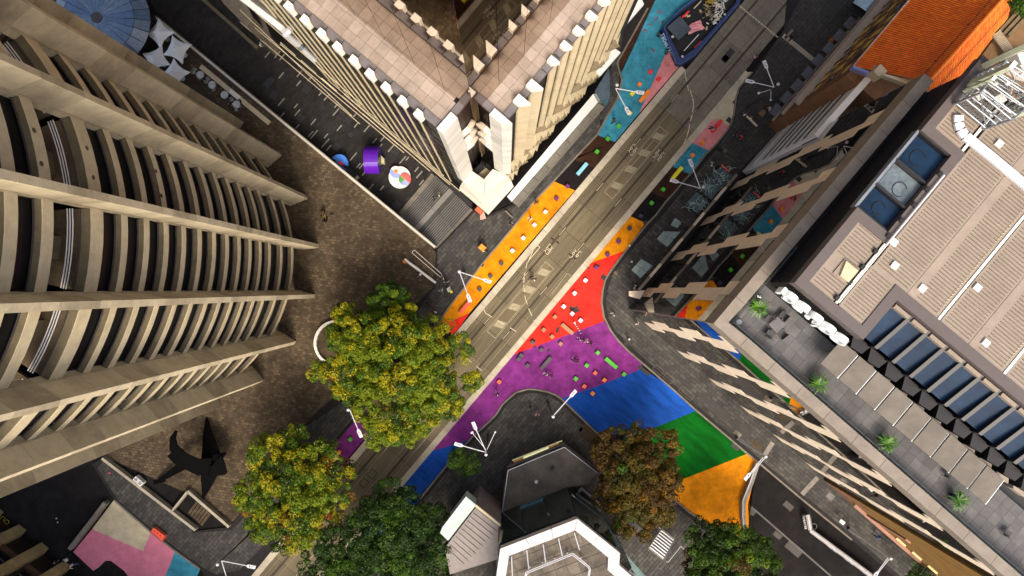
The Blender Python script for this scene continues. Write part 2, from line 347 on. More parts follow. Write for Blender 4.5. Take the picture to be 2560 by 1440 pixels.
ft([(1095, 624), (1186, 530), (1215, 545), (1293, 512), (1500, 270), (1500, 330), (1384, 448), (1280, 566), (1232, 622), (1200, 660), (1152, 722), (1112, 772), (1092, 806), (1060, 800), (1040, 780), (1088, 720)], ftl, (1200, 600))
ft([(880, 990), (760, 1070), (612, 1290), (580, 1325), (488, 1332), (262, 1150), (245, 1170), (296, 1252), (404, 1342), (505, 1418), (540, 1436), (600, 1425), (800, 1215), (792, 1156), (826, 1112), (878, 1050)], ftl, (480, 1340))
ft([(1560, 60), (1548, 150), (1546, 245), (1516, 296), (1500, 300), (1505, 240), (1525, 180)], ftl, (1530, 230))
# right side footpath
FR = [(1881, 180), (1847, 220), (1840, 245), (1834, 289), (1826, 311), (1819, 324), (1792, 359), (1765, 385), (1744, 412), (1726, 435), (1710, 452), (1694, 472), (1665, 504), (1640, 537), (1615, 563), (1570, 620), (1547, 650), (1527, 677), (1513, 700), (1507, 727), (1504, 757), (1510, 793), (1527, 827), (1547, 853), (1570, 877), (1605, 907), (1667, 960), (1690, 980), (1737, 1023), (1813, 1087), (1867, 1133), (1892, 1153), (2000, 1244), (2130, 1350), (2270, 1470), (2800, 1900), (2800, 1700), (1700, 700), (2300, -40), (2330, -300), (2000, -300), (1960, 75)]
ftr = struct('footpath', FR, -.1, .1, mortd)
tiles(Q([(1790, 375), (1720, 460), (1660, 535), (1575, 630), (1530, 690), (1518, 730), (1515, 760), (1522, 795), (1540, 830), (1580, 868), (1615, 900), (1670, 948), (1740, 1012), (1870, 1122), (2000, 1232), (2135, 1340), (2290, 1475), (2420, 1475), (2200, 1290), (1590, 770), (1600, 720), (1860, 415), (1850, 400)], .1), .1, .95, .47, pave, ftr, gap=.045, focus=P(1600, 850)[:2], ang=ANG + math.pi / 2)
tiles(Q([(1886, 185), (1852, 225), (1844, 250), (1838, 290), (1820, 330), (1796, 365), (1860, 415), (1960, 310), (2160, 60), (2200, -20), (2010, -20), (1960, 75)], .1), .1, 1.0, .5, [pave[2], pave[2], pave[0]], ftr, gap=.045, focus=P(1930, 250)[:2], maxp=0)
# lower centre island
FI = [(1403, 997), (1390, 988), (1370, 980), (1340, 974), (1320, 973), (1290, 981), (1257, 1010), (1240, 1037), (1220, 1057), (1180, 1093), (1120, 1160), (1050, 1247), (985, 1330), (900, 1460), (1900, 1460), (1860, 1345), (1790, 1325), (1723, 1280), (1498, 1088)]
fti = struct('footpath', FI, -.1, .1, mortd)
tiles(Q([(1400, 1006), (1370, 988), (1330, 982), (1295, 988), (1265, 1014), (1245, 1045), (1185, 1102), (1128, 1165), (1060, 1250), (1000, 1330), (940, 1445), (1880, 1445), (1850, 1350), (1786, 1335), (1715, 1288), (1492, 1096)], .1), .1, .95, .47, pave, fti, gap=.045, focus=P(1330, 1060)[:2])
# kerbs: strips of stone
def kerb(pts, w=.22, z=.1, parent=None, m=kerbm):
    for a, b in zip(pts, pts[1:]):
        A, B = Vector(P(*a, z)), Vector(P(*b, z)); L = (B - A).length; n = max(1, round(L / 1.3))
        for k in range(n):
            p, q = A.lerp(B, k / n), A.lerp(B, (k + 1) / n); d = (q - p).normalized() * .01; p, q = p + d, q - d; p.z = q.z = -.1
            MB().bar(p, q, w, z + .145).build('kerbstone', m, parent)
kerb(FL[10:27][::-1], parent=ftl); kerb(FR[0:34], parent=ftr); kerb(FI[0:12], parent=fti); kerb([FI[0], FI[-1], FI[-2], FI[-3]], parent=fti)
kerb([(500, 1423), (438, 1378), (400, 1348), (377, 1330), (285, 1250)], parent=ftl)
# ---- painted lane surfaces (sheets 4-8 mm thick)
def pp(name, pts, m, z=.012): return struct(name, pts, -.13, z, m)
pp('painted_lane_orange', [(1100, 803), (1120, 770), (1160, 720), (1207, 657), (1260, 593), (1282, 569), (1332, 507), (1384, 453), (1437, 476), (1174, 782), (1130, 802)], p_or)
pp('painted_lane_red', [(1130, 802), (1174, 782), (1150, 817), (1132, 838), (1100, 803)], p_red)
pp('painted_lane_charcoal', [(1384, 453), (1430, 397), (1487, 420), (1437, 476)], p_blk)
pp('painted_lane_brown', [(1430, 397), (1433, 400), (1493, 337), (1537, 355), (1487, 420)], p_brn)
pp('painted_lane_turquoise', [(1492, 337), (1513, 300), (1543, 250), (1555, 200), (1553, 180), (1637, 0), (1700, -60), (1760, 30), (1665, 133), (1598, 283), (1537, 355)], p_tea)
pp('painted_lane_pink', [(1598, 283), (1665, 133), (1760, 30), (1800, 45), (1697, 167)], p_pnk)
pp('painted_lane_brown_corner', [(1638, 0), (1555, 180), (1540, 140), (1560, 60), (1600, -200), (1700, -200)], p_brn)
pp('painted_lane_cream', [(1715, 365), (1740, 330), (1872, 180), (1881, 180), (1847, 220), (1840, 245), (1834, 289), (1824, 315), (1785, 296), (1730, 357)], p_crm)
pp('painted_lane_pink', [(1785, 296), (1824, 315), (1819, 324), (1784, 367), (1773, 377), (1730, 357)], p_pnk)
pp('painted_lane_turquoise', [(1730, 357), (1773, 377), (1765, 385), (1744, 412), (1723, 435), (1683, 417)], p_tea)
pp('painted_lane_brown', [(1683, 417), (1723, 435), (1694, 472), (1672, 499), (1625, 480), (1640, 466)], p_brn)
pp('painted_lane_charcoal', [(1625, 480), (1672, 499), (1640, 537), (1613, 557), (1575, 540)], p_blk)
pp('painted_lane_orange', [(1575, 540), (1613, 557), (1570, 620), (1567, 625), (1478, 657)], p_or)
pp('painted_lane_red', [(1478, 657), (1567, 625), (1547, 650), (1527, 677), (1513, 700), (1507, 727), (1504, 757), (1510, 803), (1280, 888)], p_red)
pp('painted_lane_purple', [(1280, 888), (1510, 803), (1527, 827), (1547, 853), (1570, 877), (1605, 907), (1605, 922), (1513, 958), (1403, 997), (1390, 988), (1370, 980), (1340, 974), (1320, 973), (1290, 981), (1257, 1010), (1240, 1037), (1220, 1057), (1180, 1093), (1170, 1100), (1080, 1128)], p_pur)
pp('painted_lane_blue', [(1080, 1128), (1170, 1100), (1120, 1160), (1050, 1247), (985, 1330), (900, 1340)], p_blu)
pp('painted_lane_blue', [(1403, 997), (1513, 958), (1605, 922), (1667, 960), (1690, 980), (1737, 1023), (1740, 1027), (1617, 1077), (1520, 1107), (1498, 1088)], p_blu)
pp('painted_lane_green', [(1740, 1027), (1813, 1087), (1867, 1135), (1710, 1197), (1640, 1212), (1520, 1107), (1617, 1077)], p_gre)
pp('painted_lane_orange', [(1710, 1197), (1867, 1135), (1892, 1155), (1882, 1210), (1870, 1260), (1870, 1325), (1860, 1345), (1790, 1328), (1723, 1280), (1640, 1212)], p_or)
pp('painted_lane_purple', [(800, 1158), (832, 1117), (885, 1055), (1060, 850), (1098, 876), (902, 1108), (851, 1168)], p_pur)
pp('painted_lane_cream', [(285, 1250), (377, 1330), (358, 1378), (230, 1323)], p_crm)
pp('painted_lane_pink', [(230, 1323), (358, 1378), (377, 1330), (400, 1348), (438, 1378), (405, 1460), (335, 1460), (310, 1427), (277, 1402), (263, 1402), (245, 1420), (233, 1427), (183, 1380)], p_pk2)
pp('painted_lane_turquoise', [(438, 1378), (500, 1423), (485, 1460), (405, 1460)], p_tea)
# worn dark patches in the paint
wornm = mat('worn_asphalt', (.045, .032, .03), .9, var=.4, scale=4)
def blob(cx, cy, rx, ry, m, z=.018, n=22, seed=0, rot=0, name='worn_patch'):
    rd = random.Random(seed); pts = []
    for k in range(n):
        t = 2 * math.pi * k / n; r = 1 + rd.uniform(-.4, .25); x, y = rx * r * math.cos(t), ry * r * math.sin(t)
        pts.append((cx + x * math.cos(rot) - y * math.sin(rot), cy + x * math.sin(rot) + y * math.cos(rot)))
    return struct(name, pts, 0, z, m)
for a in ((1439, 774, 11, 8, 1, 0), (1428, 770, 7, 5, 2, 0), (1394, 825, 4, 10, 3, .4), (1450, 800, 4, 5, 4, 0), (1336, 866, 4, 3, 5, 0), (1371, 876, 4, 6, 6, .5), (1495, 665, 6, 4, 7, 0), (1471, 670, 5, 3, 8, 0), (1333, 850, 7, 4, 19, .6)): blob(a[0], a[1], a[2], a[3], wornm, seed=a[4], rot=a[5])
scm = mat('scribble_paint', (.30, .05, .10), .8, var=.3)
for k, (cx, cy) in enumerate(((1655, 55), (1640, 48), (1632, 125), (1612, 77), (1668, 160), (1648, 30), (1625, 60))):
    b = MB(); rd = random.Random(k)
    pts = [P(cx + rd.uniform(-7, 7), cy + rd.uniform(-7, 7), .02) for _ in range(9)]
    for p, q in zip(pts, pts[1:]): b.bar(Vector(p) - V(0, 0, .004), Vector(q) - V(0, 0, .004), .05, .003)
    b.build('paint_scribble', scm, kind='structure')
# dark covers at kerb gullies
for cx, cy, a, bb in ((1610, 926, 1.9, .5), (1615, 557, .6, .6), (1510, 694, .8, .65), (1824, 301, .8, .65), (1836, 255, .35, .5), (1838, 1118, 1.2, .5), (1397, 995, .9, .5)): sq(cx, cy, a, bb, .03, ang=ANG + math.pi / 2)
# ------------------------------------------------------------------ tramway
UO = (1280.0, 665.0)                              # street axis origin, photo px on the ground
def S(u, v, z=0):                                 # u along street, v across (photo px at ground)
    return P(UO[0] + u * .6447 + v * .7646, UO[1] - u * .7646 + v * .6447, z)
def rect(u0, u1, v0, v1): return [S(u0, v0)[:2], S(u1, v0)[:2], S(u1, v1)[:2], S(u0, v1)[:2]]
for nm, v0, v1, u0, u1 in (('pale_edge_strip', 0, 16, -1200, 655), ('pale_edge_strip', 131, 146, -1200, 750)):
    L = 60; o = thing(nm, None, None, S(0, v0), kind='structure')
    u = u0
    while u < u1:
        e = min(u + L, u1); MB().prism(rect(u + .3, e - .3, v0, v1), -.12, .06).build('edge_slab', stripm, o); u = e
tw = struct('tramway', [S(-1300, 16)[:2], S(1100, 16)[:2], S(1100, 131)[:2], S(-1300, 131)[:2]], -.3, -.02, groove, px=False)
vr = [ (1420.6, 540), (1456, 540), (1499, 540), (1534, 540)]
RV = [(x - UO[0]) * .7646 + (y - UO[1]) * .6447 for x, y in vr]
for v in (35, 62, 80, 112): pass
# concrete slabs between rails, leaving grooves
bands = [(16.4, RV[0] - 1.5), (RV[0] + 2.0, RV[0] + 11), (RV[0] + 16.5, RV[1] - 1.3), (RV[1] + 1.6, RV[2] - 1.3), (RV[2] + 2.0, RV[2] + 11), (RV[2] + 16.5, RV[3] - 1.3), (RV[3] + 1.6, 130.6)]
u = -1250; k = 0
while u < 1000:
    e = min(u + 78, 1000); gu = u >= 470
    for (a, b_) in bands: MB().prism(rect(u + .5, e - .5, a, b_), -.05, random.uniform(-.002, .004), 0, bottom=False).build('track_slab', (slabg if gu else slab)[k % 2 if random.random() < .7 else 0], tw)
    k += 1; u = e
MB().prism(rect(-1250, 1000, RV[0] + 11, RV[0] + 16.5), -.05, -.008).prism(rect(-1250, 1000, RV[2] + 11, RV[2] + 16.5), -.05, -.008).build('centre_groove', mat('damp_groove', (.045, .031, .016), .7, var=.3, stretch=(ANG, 6, 1)), tw)
for v in RV: MB().prism(rect(-1250, 1000, v - .5, v + .5), -.05, .004).build('rail', railm, tw)
# painted lines on the slabs
def ln(pts, wd=1.7, m=linem, z=.008, name='lane_marking', dash=None):
    b = MB()
    for (x0, y0), (x1, y1) in zip(pts, pts[1:]):
        A, B = Vector(P(x0, y0, z)), Vector(P(x1, y1, z)); L = (B - A).length
        if dash:
            t = 0
            while t < L:
                b.bar(A.lerp(B, t / L) - V(0, 0, .003), A.lerp(B, min(1, (t + dash[0]) / L)) - V(0, 0, .003), wd / 18.7, .003); t += dash[0] + dash[1]
        else: b.bar(A - V(0, 0, .003), B - V(0, 0, .003), wd / 18.7, .003)
    return b.build(name, m, tw)
def su(u, v): return (UO[0] + u * .6447 + v * .7646, UO[1] - u * .7646 + v * .6447)
ln([(1340, 610), (1320, 655)]); ln([(1338, 610), (1350, 618), (1322, 651)]); ln([(1318, 655), (1311, 690), (1309, 712), (1313, 745), (1323, 775), (1336, 803)], dash=(.9, .55))
ln([(1312, 642), (1282, 674)], wd=1.2, m=hatchm)
def island(u0, u1, va=RV[1] + 3, vb=RV[2] - 3, n=4):
    ln([su(u0, va), su(u1, va), su(u1, vb), su(u0, vb), su(u0, va)], 1.5, m=hatchm)
    for k in range(n):
        uu = u0 + (u1 - u0) * (k + .35) / n; w_ = (u1 - u0) / n * .33
        struct('faded_hatch', [S(uu, va + 3)[:2], S(uu + w_, va + 3)[:2], S(uu + w_ * 1.5, vb - 2)[:2], S(uu + w_ * .5, vb - 2)[:2]], -.01, .007, hatchm, parent=tw, px=False)
island(290, 505); island(-165, 62, n=4)
ln([(1725, 225), (1732, 245), (1734, 262), (1731, 285), (1724, 310), (1722, 325), (1716, 345), (1700, 380), (1689, 400)], dash=(1.0, .6), wd=2)
ln([(1696, 385), (1680, 430)], wd=1.5); ln([(1712, 175), (1714, 190), (1722, 230)], dash=(.7, .6)); ln([(1635, 350), (1570, 425), (1576, 432), (1590, 418)], 1.6, m=hatchm)
ln([(1208, 770), (1214, 783), (1335, 855)], dash=(1.0, .9)); ln([(1165, 895), (1215, 935)], dash=(.9, .9))
ln([(1355, 1010 - 200 + 5), (1330, 850)], wd=1.3, m=hatchm); ln([(1428, 690), (1418, 683), (1380, 735)], wd=1.4, m=hatchm)
for u in np.arange(-300, 640, 145):
    for v in (RV[0] + 13.7, RV[2] + 13.7): ln([su(u, v), su(u + 26, v)], 1.1)
def glyph(cx, cy, flip, s=5.0):
    # L, O and an arrow shaped K written across the lane
    a = Vector((.6447, -.7646)); c = Vector((.7646, .6447)) 
    if flip: a = -a; c = -c
    def g(u, v): p = Vector((cx, cy)) + a * u * s + c * v * s; return (p.x, p.y)
    ln([g(3.0, .7), g(3.0, -.5), g(.9, -.5)], 1.4); ln([g(.6, -.5), g(-.6, -.5), g(-.6, .6), g(.6, .6), g(.6, -.5)], 1.4); ln([g(-.7, 0), g(-1.6, .1), g(-2.6, .8)], 1.4); ln([g(-1.6, .1), g(-2.4, -.6)], 1.4)
for cx, cy, f in ((1368, 621, 0), (1375, 626, 1), (1434, 634, 1), (1443, 639, 0), (1578, 371, 0), (1586, 378, 1), (1642, 383, 1), (1651, 392, 0)): glyph(cx, cy, f, 4.2)
for cx, cy, a in ((1381, 597, .5), (1394, 606, .5), (1426, 636, .5), (1437, 645, .5)): sq(cx, cy, .22, a, .006, m=groove, parent=tw, t=.002)
for cx, cy in ((1815, 145), (1826, 131), (1813, 147)): sq(cx, cy, .95, .8, .008, parent=tw)
for cx, cy in ((910, 1208), (931, 1185)):
    sq(cx, cy, 1.15, .95, .008, parent=tw, t=.004); sq(cx, cy, .95, .78, .012, m=slab[1], parent=tw, t=.006)
# pale cross lines and tactile row at the upper crossing
r = struct('tactile_path', [(1985, 76), (1964, 98), (1960, 94), (1980, 72)], 0, .15, kerbm)
m_t = mat('tactile_stone', (.42, .37, .27), .7, var=.2)
for k in range(22):
    t = k / 21; p = P(1960 + 92 * t, 90 + 75 * t, .14); MB().box(p, .62, .24, .13, .15, ANG + math.pi / 2 + math.pi / 2).build('tactile_tile', m_t, r)
for k in range(14):
    t = k / 13; p = P(1846 + 96 * t, 12 + 79 * t, .01); MB().box(p, .2, .42, .004, .014, ANG).build('inlay_stone', m_t, tw)
# ------------------------------------------------------------------ round tower (left)
CX, CY = P(395, 646)[:2]; RT = 21.55; RS = 19.6
tow = thing('round_tower', 'round concrete office tower with deep vertical ribs and curved spandrel bands', 'tower', (CX, CY, 0))
def pol(r, a, z=None):
    a = math.radians(a); p = (CX + r * math.cos(a), CY + r * math.sin(a)); return p if z is None else (*p, z)
lvl = [5.3, 10.0, 14.5] + [17.8 + 3.29 * k for k in range(11)] + [56.3, 59.6, 62.9, 66.2, 69.5, 72.8]
TOPZ = 79
def arcprism(b, r0, r1, a0, a1, z0, z1, n=6, mi=0, zi=None):
    """ring piece; zi = height of the inner top edge (sloped top)"""
    zi = z1 if zi is None else zi
    for k in range(n):
        t0, t1 = a0 + (a1 - a0) * k / n, a0 + (a1 - a0) * (k + 1) / n
        b.prism([pol(r0, t0), pol(r1, t0), pol(r1, t1), pol(r0, t1)], z0, [zi, z1, z1, zi], mi)
sill = mat('sill_stone', (.12, .095, .05), .85, var=.2, stain=.2, fine=.12); wfr = mat('window_frame', (.05, .04, .04), .5)
angs = [4.4 + 18 * k for k in range(-6, 7)]
for a in angs:
    # rib with a flared foot; in stacked precast blocks
    t = .26; zz = 0; blocks = [0, 3.5] + [3.5 + 4.55 * k for k in range(1, 18)]; blocks = [z for z in blocks if z < TOPZ] + [TOPZ]
    rib = MB(); ar = math.radians(a); er, et = Vector((math.cos(ar), math.sin(ar))), Vector((-math.sin(ar), math.cos(ar))); C = Vector((CX, CY))
    def pr(b, r0, r1, w, z0, z1): b.prism([tuple(C + er * r0 - et * w), tuple(C + er * r1 - et * w), tuple(C + er * r1 + et * w), tuple(C + er * r0 + et * w)], z0, z1)
    rb = None
    for i_, (z0, z1) in enumerate(zip(blocks, blocks[1:])):
        b = MB(); pr(b, RS - .6, RT, t, z0 + .025, z1 - .025)
        if rb is None: rb = b.build('rib', [conc], tow)
        else: b.build('rib_block', [conc if i_ % 3 else concs], rb)
    b = MB(); pr(b, RS - .05, RS + .12, t + .09, 0, TOPZ); b.build('rib_edging', concs, rb)
for ai, a in enumerate(angs[:-1]):
    a0, a1 = a + .95, a + 17.05
    for z in lvl:
        hs = 1.5 if z == lvl[13] else (1.1 if z > lvl[13] else .82); dsl = .6 if hs > 1.4 else .40
        b = MB(); arcprism(b, RS - dsl, RS, a0, a1, z, z + hs, n=5, zi=z + hs + .08); b.m = [0] * len(b.m)
        sp = b.build('spandrel', [conc], tow)
        b = MB(); arcprism(b, RS - dsl + .01, RS - .03, a0, a1, z + hs + .02, z + hs + .04, n=5, zi=z + hs + .12); b.build('sill', [sill], sp)
        b = MB(); arcprism(b, RS - dsl - .06, RS - dsl + .02, a0, a1, z + hs, z + hs + .22, n=5); b.build('window_frame', [wfr], sp)
    zs = lvl + [76]
    for k, z in enumerate(zs[:-1]):
        if k == 13: continue
        b = MB(); arcprism(b, RS - .6, RS - .54, a0, a1, z + .9, zs[k + 1] + .2, n=5); b.build('window', [tglass], tow)
    # plant floor: recessed concrete wall, pipes and doors
    z = lvl[13] + 1.5; zt = lvl[14]
    b = MB()
    for q in range(4): arcprism(b, RS - 3.0, RS - 2.6, a0 + q * 4.03, a0 + (q + 1) * 4.03 - .12, z - .6, zt + .3, n=2)
    b.build('recessed_wall', [brk[3] if ai % 2 else brk[1]], tow)
    b = MB(); arcprism(b, RS - 2.6, RS - .75, a0, a1, z - .3, z + .05, n=5); b.build('plant_floor', [brk[1]], tow)
    b = MB()
    for q, rr in enumerate((RS - .95, RS - 1.12, RS - 1.29)):
        for s_ in range(6): t0, t1 = a0 + 16.1 * s_ / 6, a0 + 16.1 * (s_ + 1) / 6; b.tube(pol(rr, t0, z + .45), pol(rr, t1, z + .45), .04, n=5)
    b.build('pipe', [white], tow)
    b = MB(); b.box(pol(RS - 2.2, a + 9), .6, 1.5, z, z + 1.9, math.radians(a + 9)); b.build('plant_cabinet', [sill], tow)
b = MB(); b.prism([pol(RS - 4, t) for t in range(0, 360, 10)], 0, lvl[0] + 1, 0); b.build('lobby_core', [glassk], tow)
b = MB(); b.prism([pol(RS - 3.1, t) for t in range(0, 360, 10)], lvl[0], TOPZ, 0); b.build('core', [tglass], tow)
for k in (0, 3, 5, 9):
    for da in (5.2, 11.0):
        b = MB(); p = pol(RS + .02, 4.4 + da, lvl[10 + k % 5] + .8); b.tube(p, pol(RS + .06, 4.4 + da, lvl[10 + k % 5] + .8), .16, n=8); b.build('stain_spot', [sill], tow)
# ------------------------------------------------------------------ centre tower (top)
ZT = 41.4
ct = thing('office_tower', 'pale office tower with a mirror glass core, paved terraces and white fin columns', 'tower', P(1210, 300, ZT)[:2] + (0,))
def PT(x, y, z=ZT): return Vector(P(x, y, z))
cc = PT(1185.5, 287); E2 = Vector((.769, -.639)).normalized(); D2 = Vector((.645, .764)).normalized()   # world xy
def xy(v): return (v[0], v[1])
c2 = Vector(xy(cc))
# core of mirror glass, one pane per bay and storey
LB = 3.05
core = MB().prism([xy(c2 + (-E2 + D2) * .15), xy(c2 + D2 * 70 + -E2 * .15), xy(c2 + D2 * 70 - E2 * 70), xy(c2 - E2 * 70 + D2 * .15)], 3, 76).build('core', [blackm], ct)
for face in (0, 1):
    d = (-E2, D2)[face]; nrm = (-D2, E2)[face]
    for k in range(15):
        for zi, (z0, z1) in enumerate(((15, 26), (26, 41.5), (41.5, 52), (52, 63), (63, 75))):
            if k > 1 and z1 < 42: continue
            if k == 0 and z1 < 42: wd = 2.8
            a, b_ = c2 + d * (k * LB + .02), c2 + d * ((k + 1) * LB - .02)
            MB().prism([xy(a), xy(b_), xy(b_ - nrm * .06), xy(a - nrm * .06)], z0 + .02, z1 - .02).build('window', [bronze], ct)
terr = [mat('terrace_paver_a', (.335, .275, .23), .8, var=.1, stain=.28, fine=.08), mat('terrace_paver_b', (.37, .305, .255), .8, var=.1, stain=.25, fine=.08), mat('terrace_paver_c', (.31, .25, .205), .8, var=.1, stain=.3, fine=.08)]
gut = mat('grey_gutter', (.15, .135, .14), .6, var=.15, stain=.2)
TL = [(1146, 251.5), (1104, 303), (627, -93), (672, -142)]; TR = [(1215, 247), (1257, 284), (1658, -188), (1616, -225)]
for T, an in ((TL, math.atan2(-.639, .769)), (TR, ANG)):
    slabp = MB().prism(Q(T, ZT), ZT - .5, ZT - .06).build('terrace', [mortd], ct)
    tiles(Q(T, ZT), ZT - .06, .92, .92, terr, slabp, gap=.02, ang=an, bond=0, focus=P(T[0][0], T[0][1], ZT)[:2], thick=.04, jitter=.003)
def ctp(pts, z0, z1, m, name): return MB().prism(Q(pts, z1), z0, z1).build(name, [m], ct)
def e2p(p, t): return (p[0] + .769 * t, p[1] + .639 * t)
def dp(p, t): return (p[0] + .645 * t, p[1] - .764 * t)
# gutter blocks between caps, end strips
for k in range(14):
    a = e2p((1104, 303), -52.8 * k - 1); b_ = e2p((1104, 303), -52.8 * k - 51.5)
    ctp([a, b_, dp(b_, -20), dp(a, -20)], ZT - .5, ZT + .12, gut, 'gutter_slab')
for k in range(13):
    a = dp((1257, 284), 49.4 * k + 1); b_ = dp((1257, 284), 49.4 * k + 48)
    ctp([a, b_, e2p(b_, 19), e2p(a, 19)], ZT - .5, ZT + .12, gut, 'gutter_slab')
ctp([(1147, 252), e2p((1147, 252), 17), e2p((1092, 318), 17), (1092, 318)], ZT - .5, ZT + .16, gut, 'end_gutter')
ctp([(1215, 247), dp((1215, 247), -18), dp((1271, 296), -18), (1271, 296)], ZT - .5, ZT + .16, gut, 'end_gutter')
# building mass behind the fins
def far(p, q, t): return (p[0] + q[0] * t, p[1] + q[1] * t)
ML = [(1150, 256), (1098, 318), e2p((1098, 318), -700), e2p((1150, 256), -700)]
MR = [(1219, 251), (1258, 285), dp((1258, 285), 700), dp((1219, 251), 700)]
for M_ in (ML, MR): MB().prism(Q(M_, ZT), 0, ZT - .52).build('wall', [blackm], ct)
# windows of the street faces
Lp = Vector(xy(PT(1098, 318))); Rp = Vector(xy(PT(1258, 285)))
for k in range(13):
    for z0 in np.arange(4, 40, 3.6):
        a = Lp - E2 * (1.67 * k + .1); b_ = Lp - E2 * (1.67 * (k + 1) - .1)
        if z0 < 40: MB().prism([xy(a), xy(b_), xy(b_ - D2 * .05), xy(a - D2 * .05)], z0 + .5, z0 + 3.5).build('window', [tglass], ct)
# caps and fins, left face
for k in range(-1, 13):
    c = e2p((1044, 270), -52.8 * k)   # near corner of the cap, on the gutter side
    q0 = c; q1 = dp(q0, -19); q2 = e2p(q1, 22); q3 = e2p(dp(q0, -6), 24); q4 = e2p(q0, 17)
    if k < 0: continue
    f = MB().prism(Q([q0, q1, q2, q3, q4], ZT + .6), ZT - .7, ZT + .6).build('column_cap', [whitec], ct)
    w0 = Vector(xy(PT(*e2p(q1, 16)))); 
    MB().prism([xy(w0), xy(w0 - E2 * .09), xy(w0 - E2 * .09 + D2 * .15), xy(w0 + D2 * .15)], 5, ZT - .7).build('fin', [cream], ct)
# fins, right face: chamfered columns
starts = [0, 49.5] + [126.5 + 49.4 * k for k in range(9)]
for i_, t in enumerate(starts):
    c = dp((1297, 234), t)
    if i_ < 2: q1 = dp(c, -23); q2 = e2p(q1, 17); q3 = e2p(c, 39)
    else: q1 = dp(c, -17); q2 = e2p(q1, 15); q3 = e2p(c, 28)
    q3b = q3 if i_ < 2 else lerp(q2, q3, .72); bodyq = [q2, q3b, e2p(q3b, -5), e2p(q2, -5)]
    zb = 15.3 if i_ < 2 else 18
    fn = None; nb_ = 8
    for kb in range(nb_):
        za, zc_ = zb + (ZT - zb) * kb / nb_ + .02, zb + (ZT - zb) * (kb + 1) / nb_ - .02
        sh = MB().prism(Q(bodyq, ZT), za, zc_)
        if fn is None: fn = sh.build('fin', [cream], ct)
        else: sh.build('stone_block', [cream if (kb + i_) % 3 else conc], fn)
    MB().prism(Q([lerp(q2, bodyq[2], .1), lerp(q3, bodyq[3], .1), lerp(bodyq[2], q2, .1), lerp(bodyq[3], q3, .1)], ZT), zb, ZT - .1).build('fin_core', [sill], fn)
    MB().prism(Q([c, q1, q2, q3], ZT + .8), ZT + .02, ZT + .8).build('column_cap', [whitec], fn)
# hooded spandrels between fins
hoodm = mat('hood_cream', (.56, .47, .30), .7, var=.08, stain=.12)
gaps = [(2.03 + (t - 8) / 31.6, 2.03 + (u - 10) / 31.6) for t, u in zip(starts, starts[1:] + [starts[-1] + 49.4])]
gaps = [(.1, 2.0 - 23 / 31.6)] + gaps
for k, (sa_, sb_) in enumerate(gaps):
    for zi, z0 in enumerate([5.4, 8.6, 11.8, 15.0] + [19.0 + 3.5 * q for q in range(6)]):
        low = z0 < 16
        a = Rp + D2 * (sa_ - (.36 if low else -.02)); b_ = Rp + D2 * (sb_ + (.36 if low else -.02))
        if z0 > 14 and k < 3: continue
        big, sm = (.85, .35) if low else (.25, .05)
        fl = (k + zi) % 2
        n3 = 2 if low else 1
        for h in range(n3):
            p, q = a.lerp(b_, h / n3 + .005), a.lerp(b_, (h + 1) / n3 - .005); f2 = (fl + h) % 2
            o1 = E2 * (big if f2 else sm); o2 = E2 * (sm if f2 else big)
            vs = [(*xy(p + E2 * .02), z0 + 1.2), (*xy(q + E2 * .02), z0 + 1.2), (*xy(q + o2), z0), (*xy(p + o1), z0), (*xy(p + E2 * .02), z0 - .5), (*xy(q + E2 * .02), z0 - .5), (*xy(q + o2), z0 - .35), (*xy(p + o1), z0 - .35)]
            MB().add(vs, [(0, 1, 2, 3), (7, 6, 5, 4), (3, 2, 6, 7), (1, 5, 6, 2), (0, 3, 7, 4), (0, 4, 5, 1)]).build('hood_panel', [hoodm if f2 else mat('hood_shade', (.24, .19, .11), .7, var=.1, stain=.15)], ct)  # alternate facets get a darker copy of the cream: facet shading put into the colour
        MB().prism([xy(a + E2 * .03), xy(b_ + E2 * .03), xy(b_ + E2 * .08), xy(a + E2 * .08)], z0 + 1.22, z0 + (2.3 if low else 2.85)).build('window', [tglass], ct)
vroof = mat('white_stone_roof', (.60, .57, .47), .7, var=.05, stain=.1)
# big marble piers and notch
marb = mat('marble', (.66, .64, .57), .5, var=.12, scale=.7, stain=.15, stretch=(ANG, 5, 1), fine=.03)
def seg(pts, z0, z1, m, name, n=5):
    base = Q(pts, ZT); r = None
    for k in range(n):
        b = MB().prism(base, z0 + (z1 - z0) * k / n + .012, z0 + (z1 - z0) * (k + 1) / n - .012)
        if r is None: r = b.build(name, [m], ct)
        else: b.build('stone_slab', [m], r)
seg([(1128, 282), (1092, 323), (1109, 338), (1145, 297)], 15.3, ZT + .4, marb, 'pier')
seg([(1237, 273), (1223, 289), (1254, 313), (1281, 311)], 15.3, ZT + .4, marb, 'pier')
for k, z in enumerate((33, 29.4, 26.2)):
    sc_ = 68.6 / (H - 33)
    for side in (0, 1):
        if side == 0: q = [(1166, 318), (1175, 311), (1179, 314), (1179, 322), (1157, 340), (1150, 332)]
        else: q = [(1203, 311), (1208, 308), (1230, 326), (1228, 342), (1204, 322)]
        MB().prism(Q(q, 33), z - .9, z).build('balcony_end', [whitec], ct)
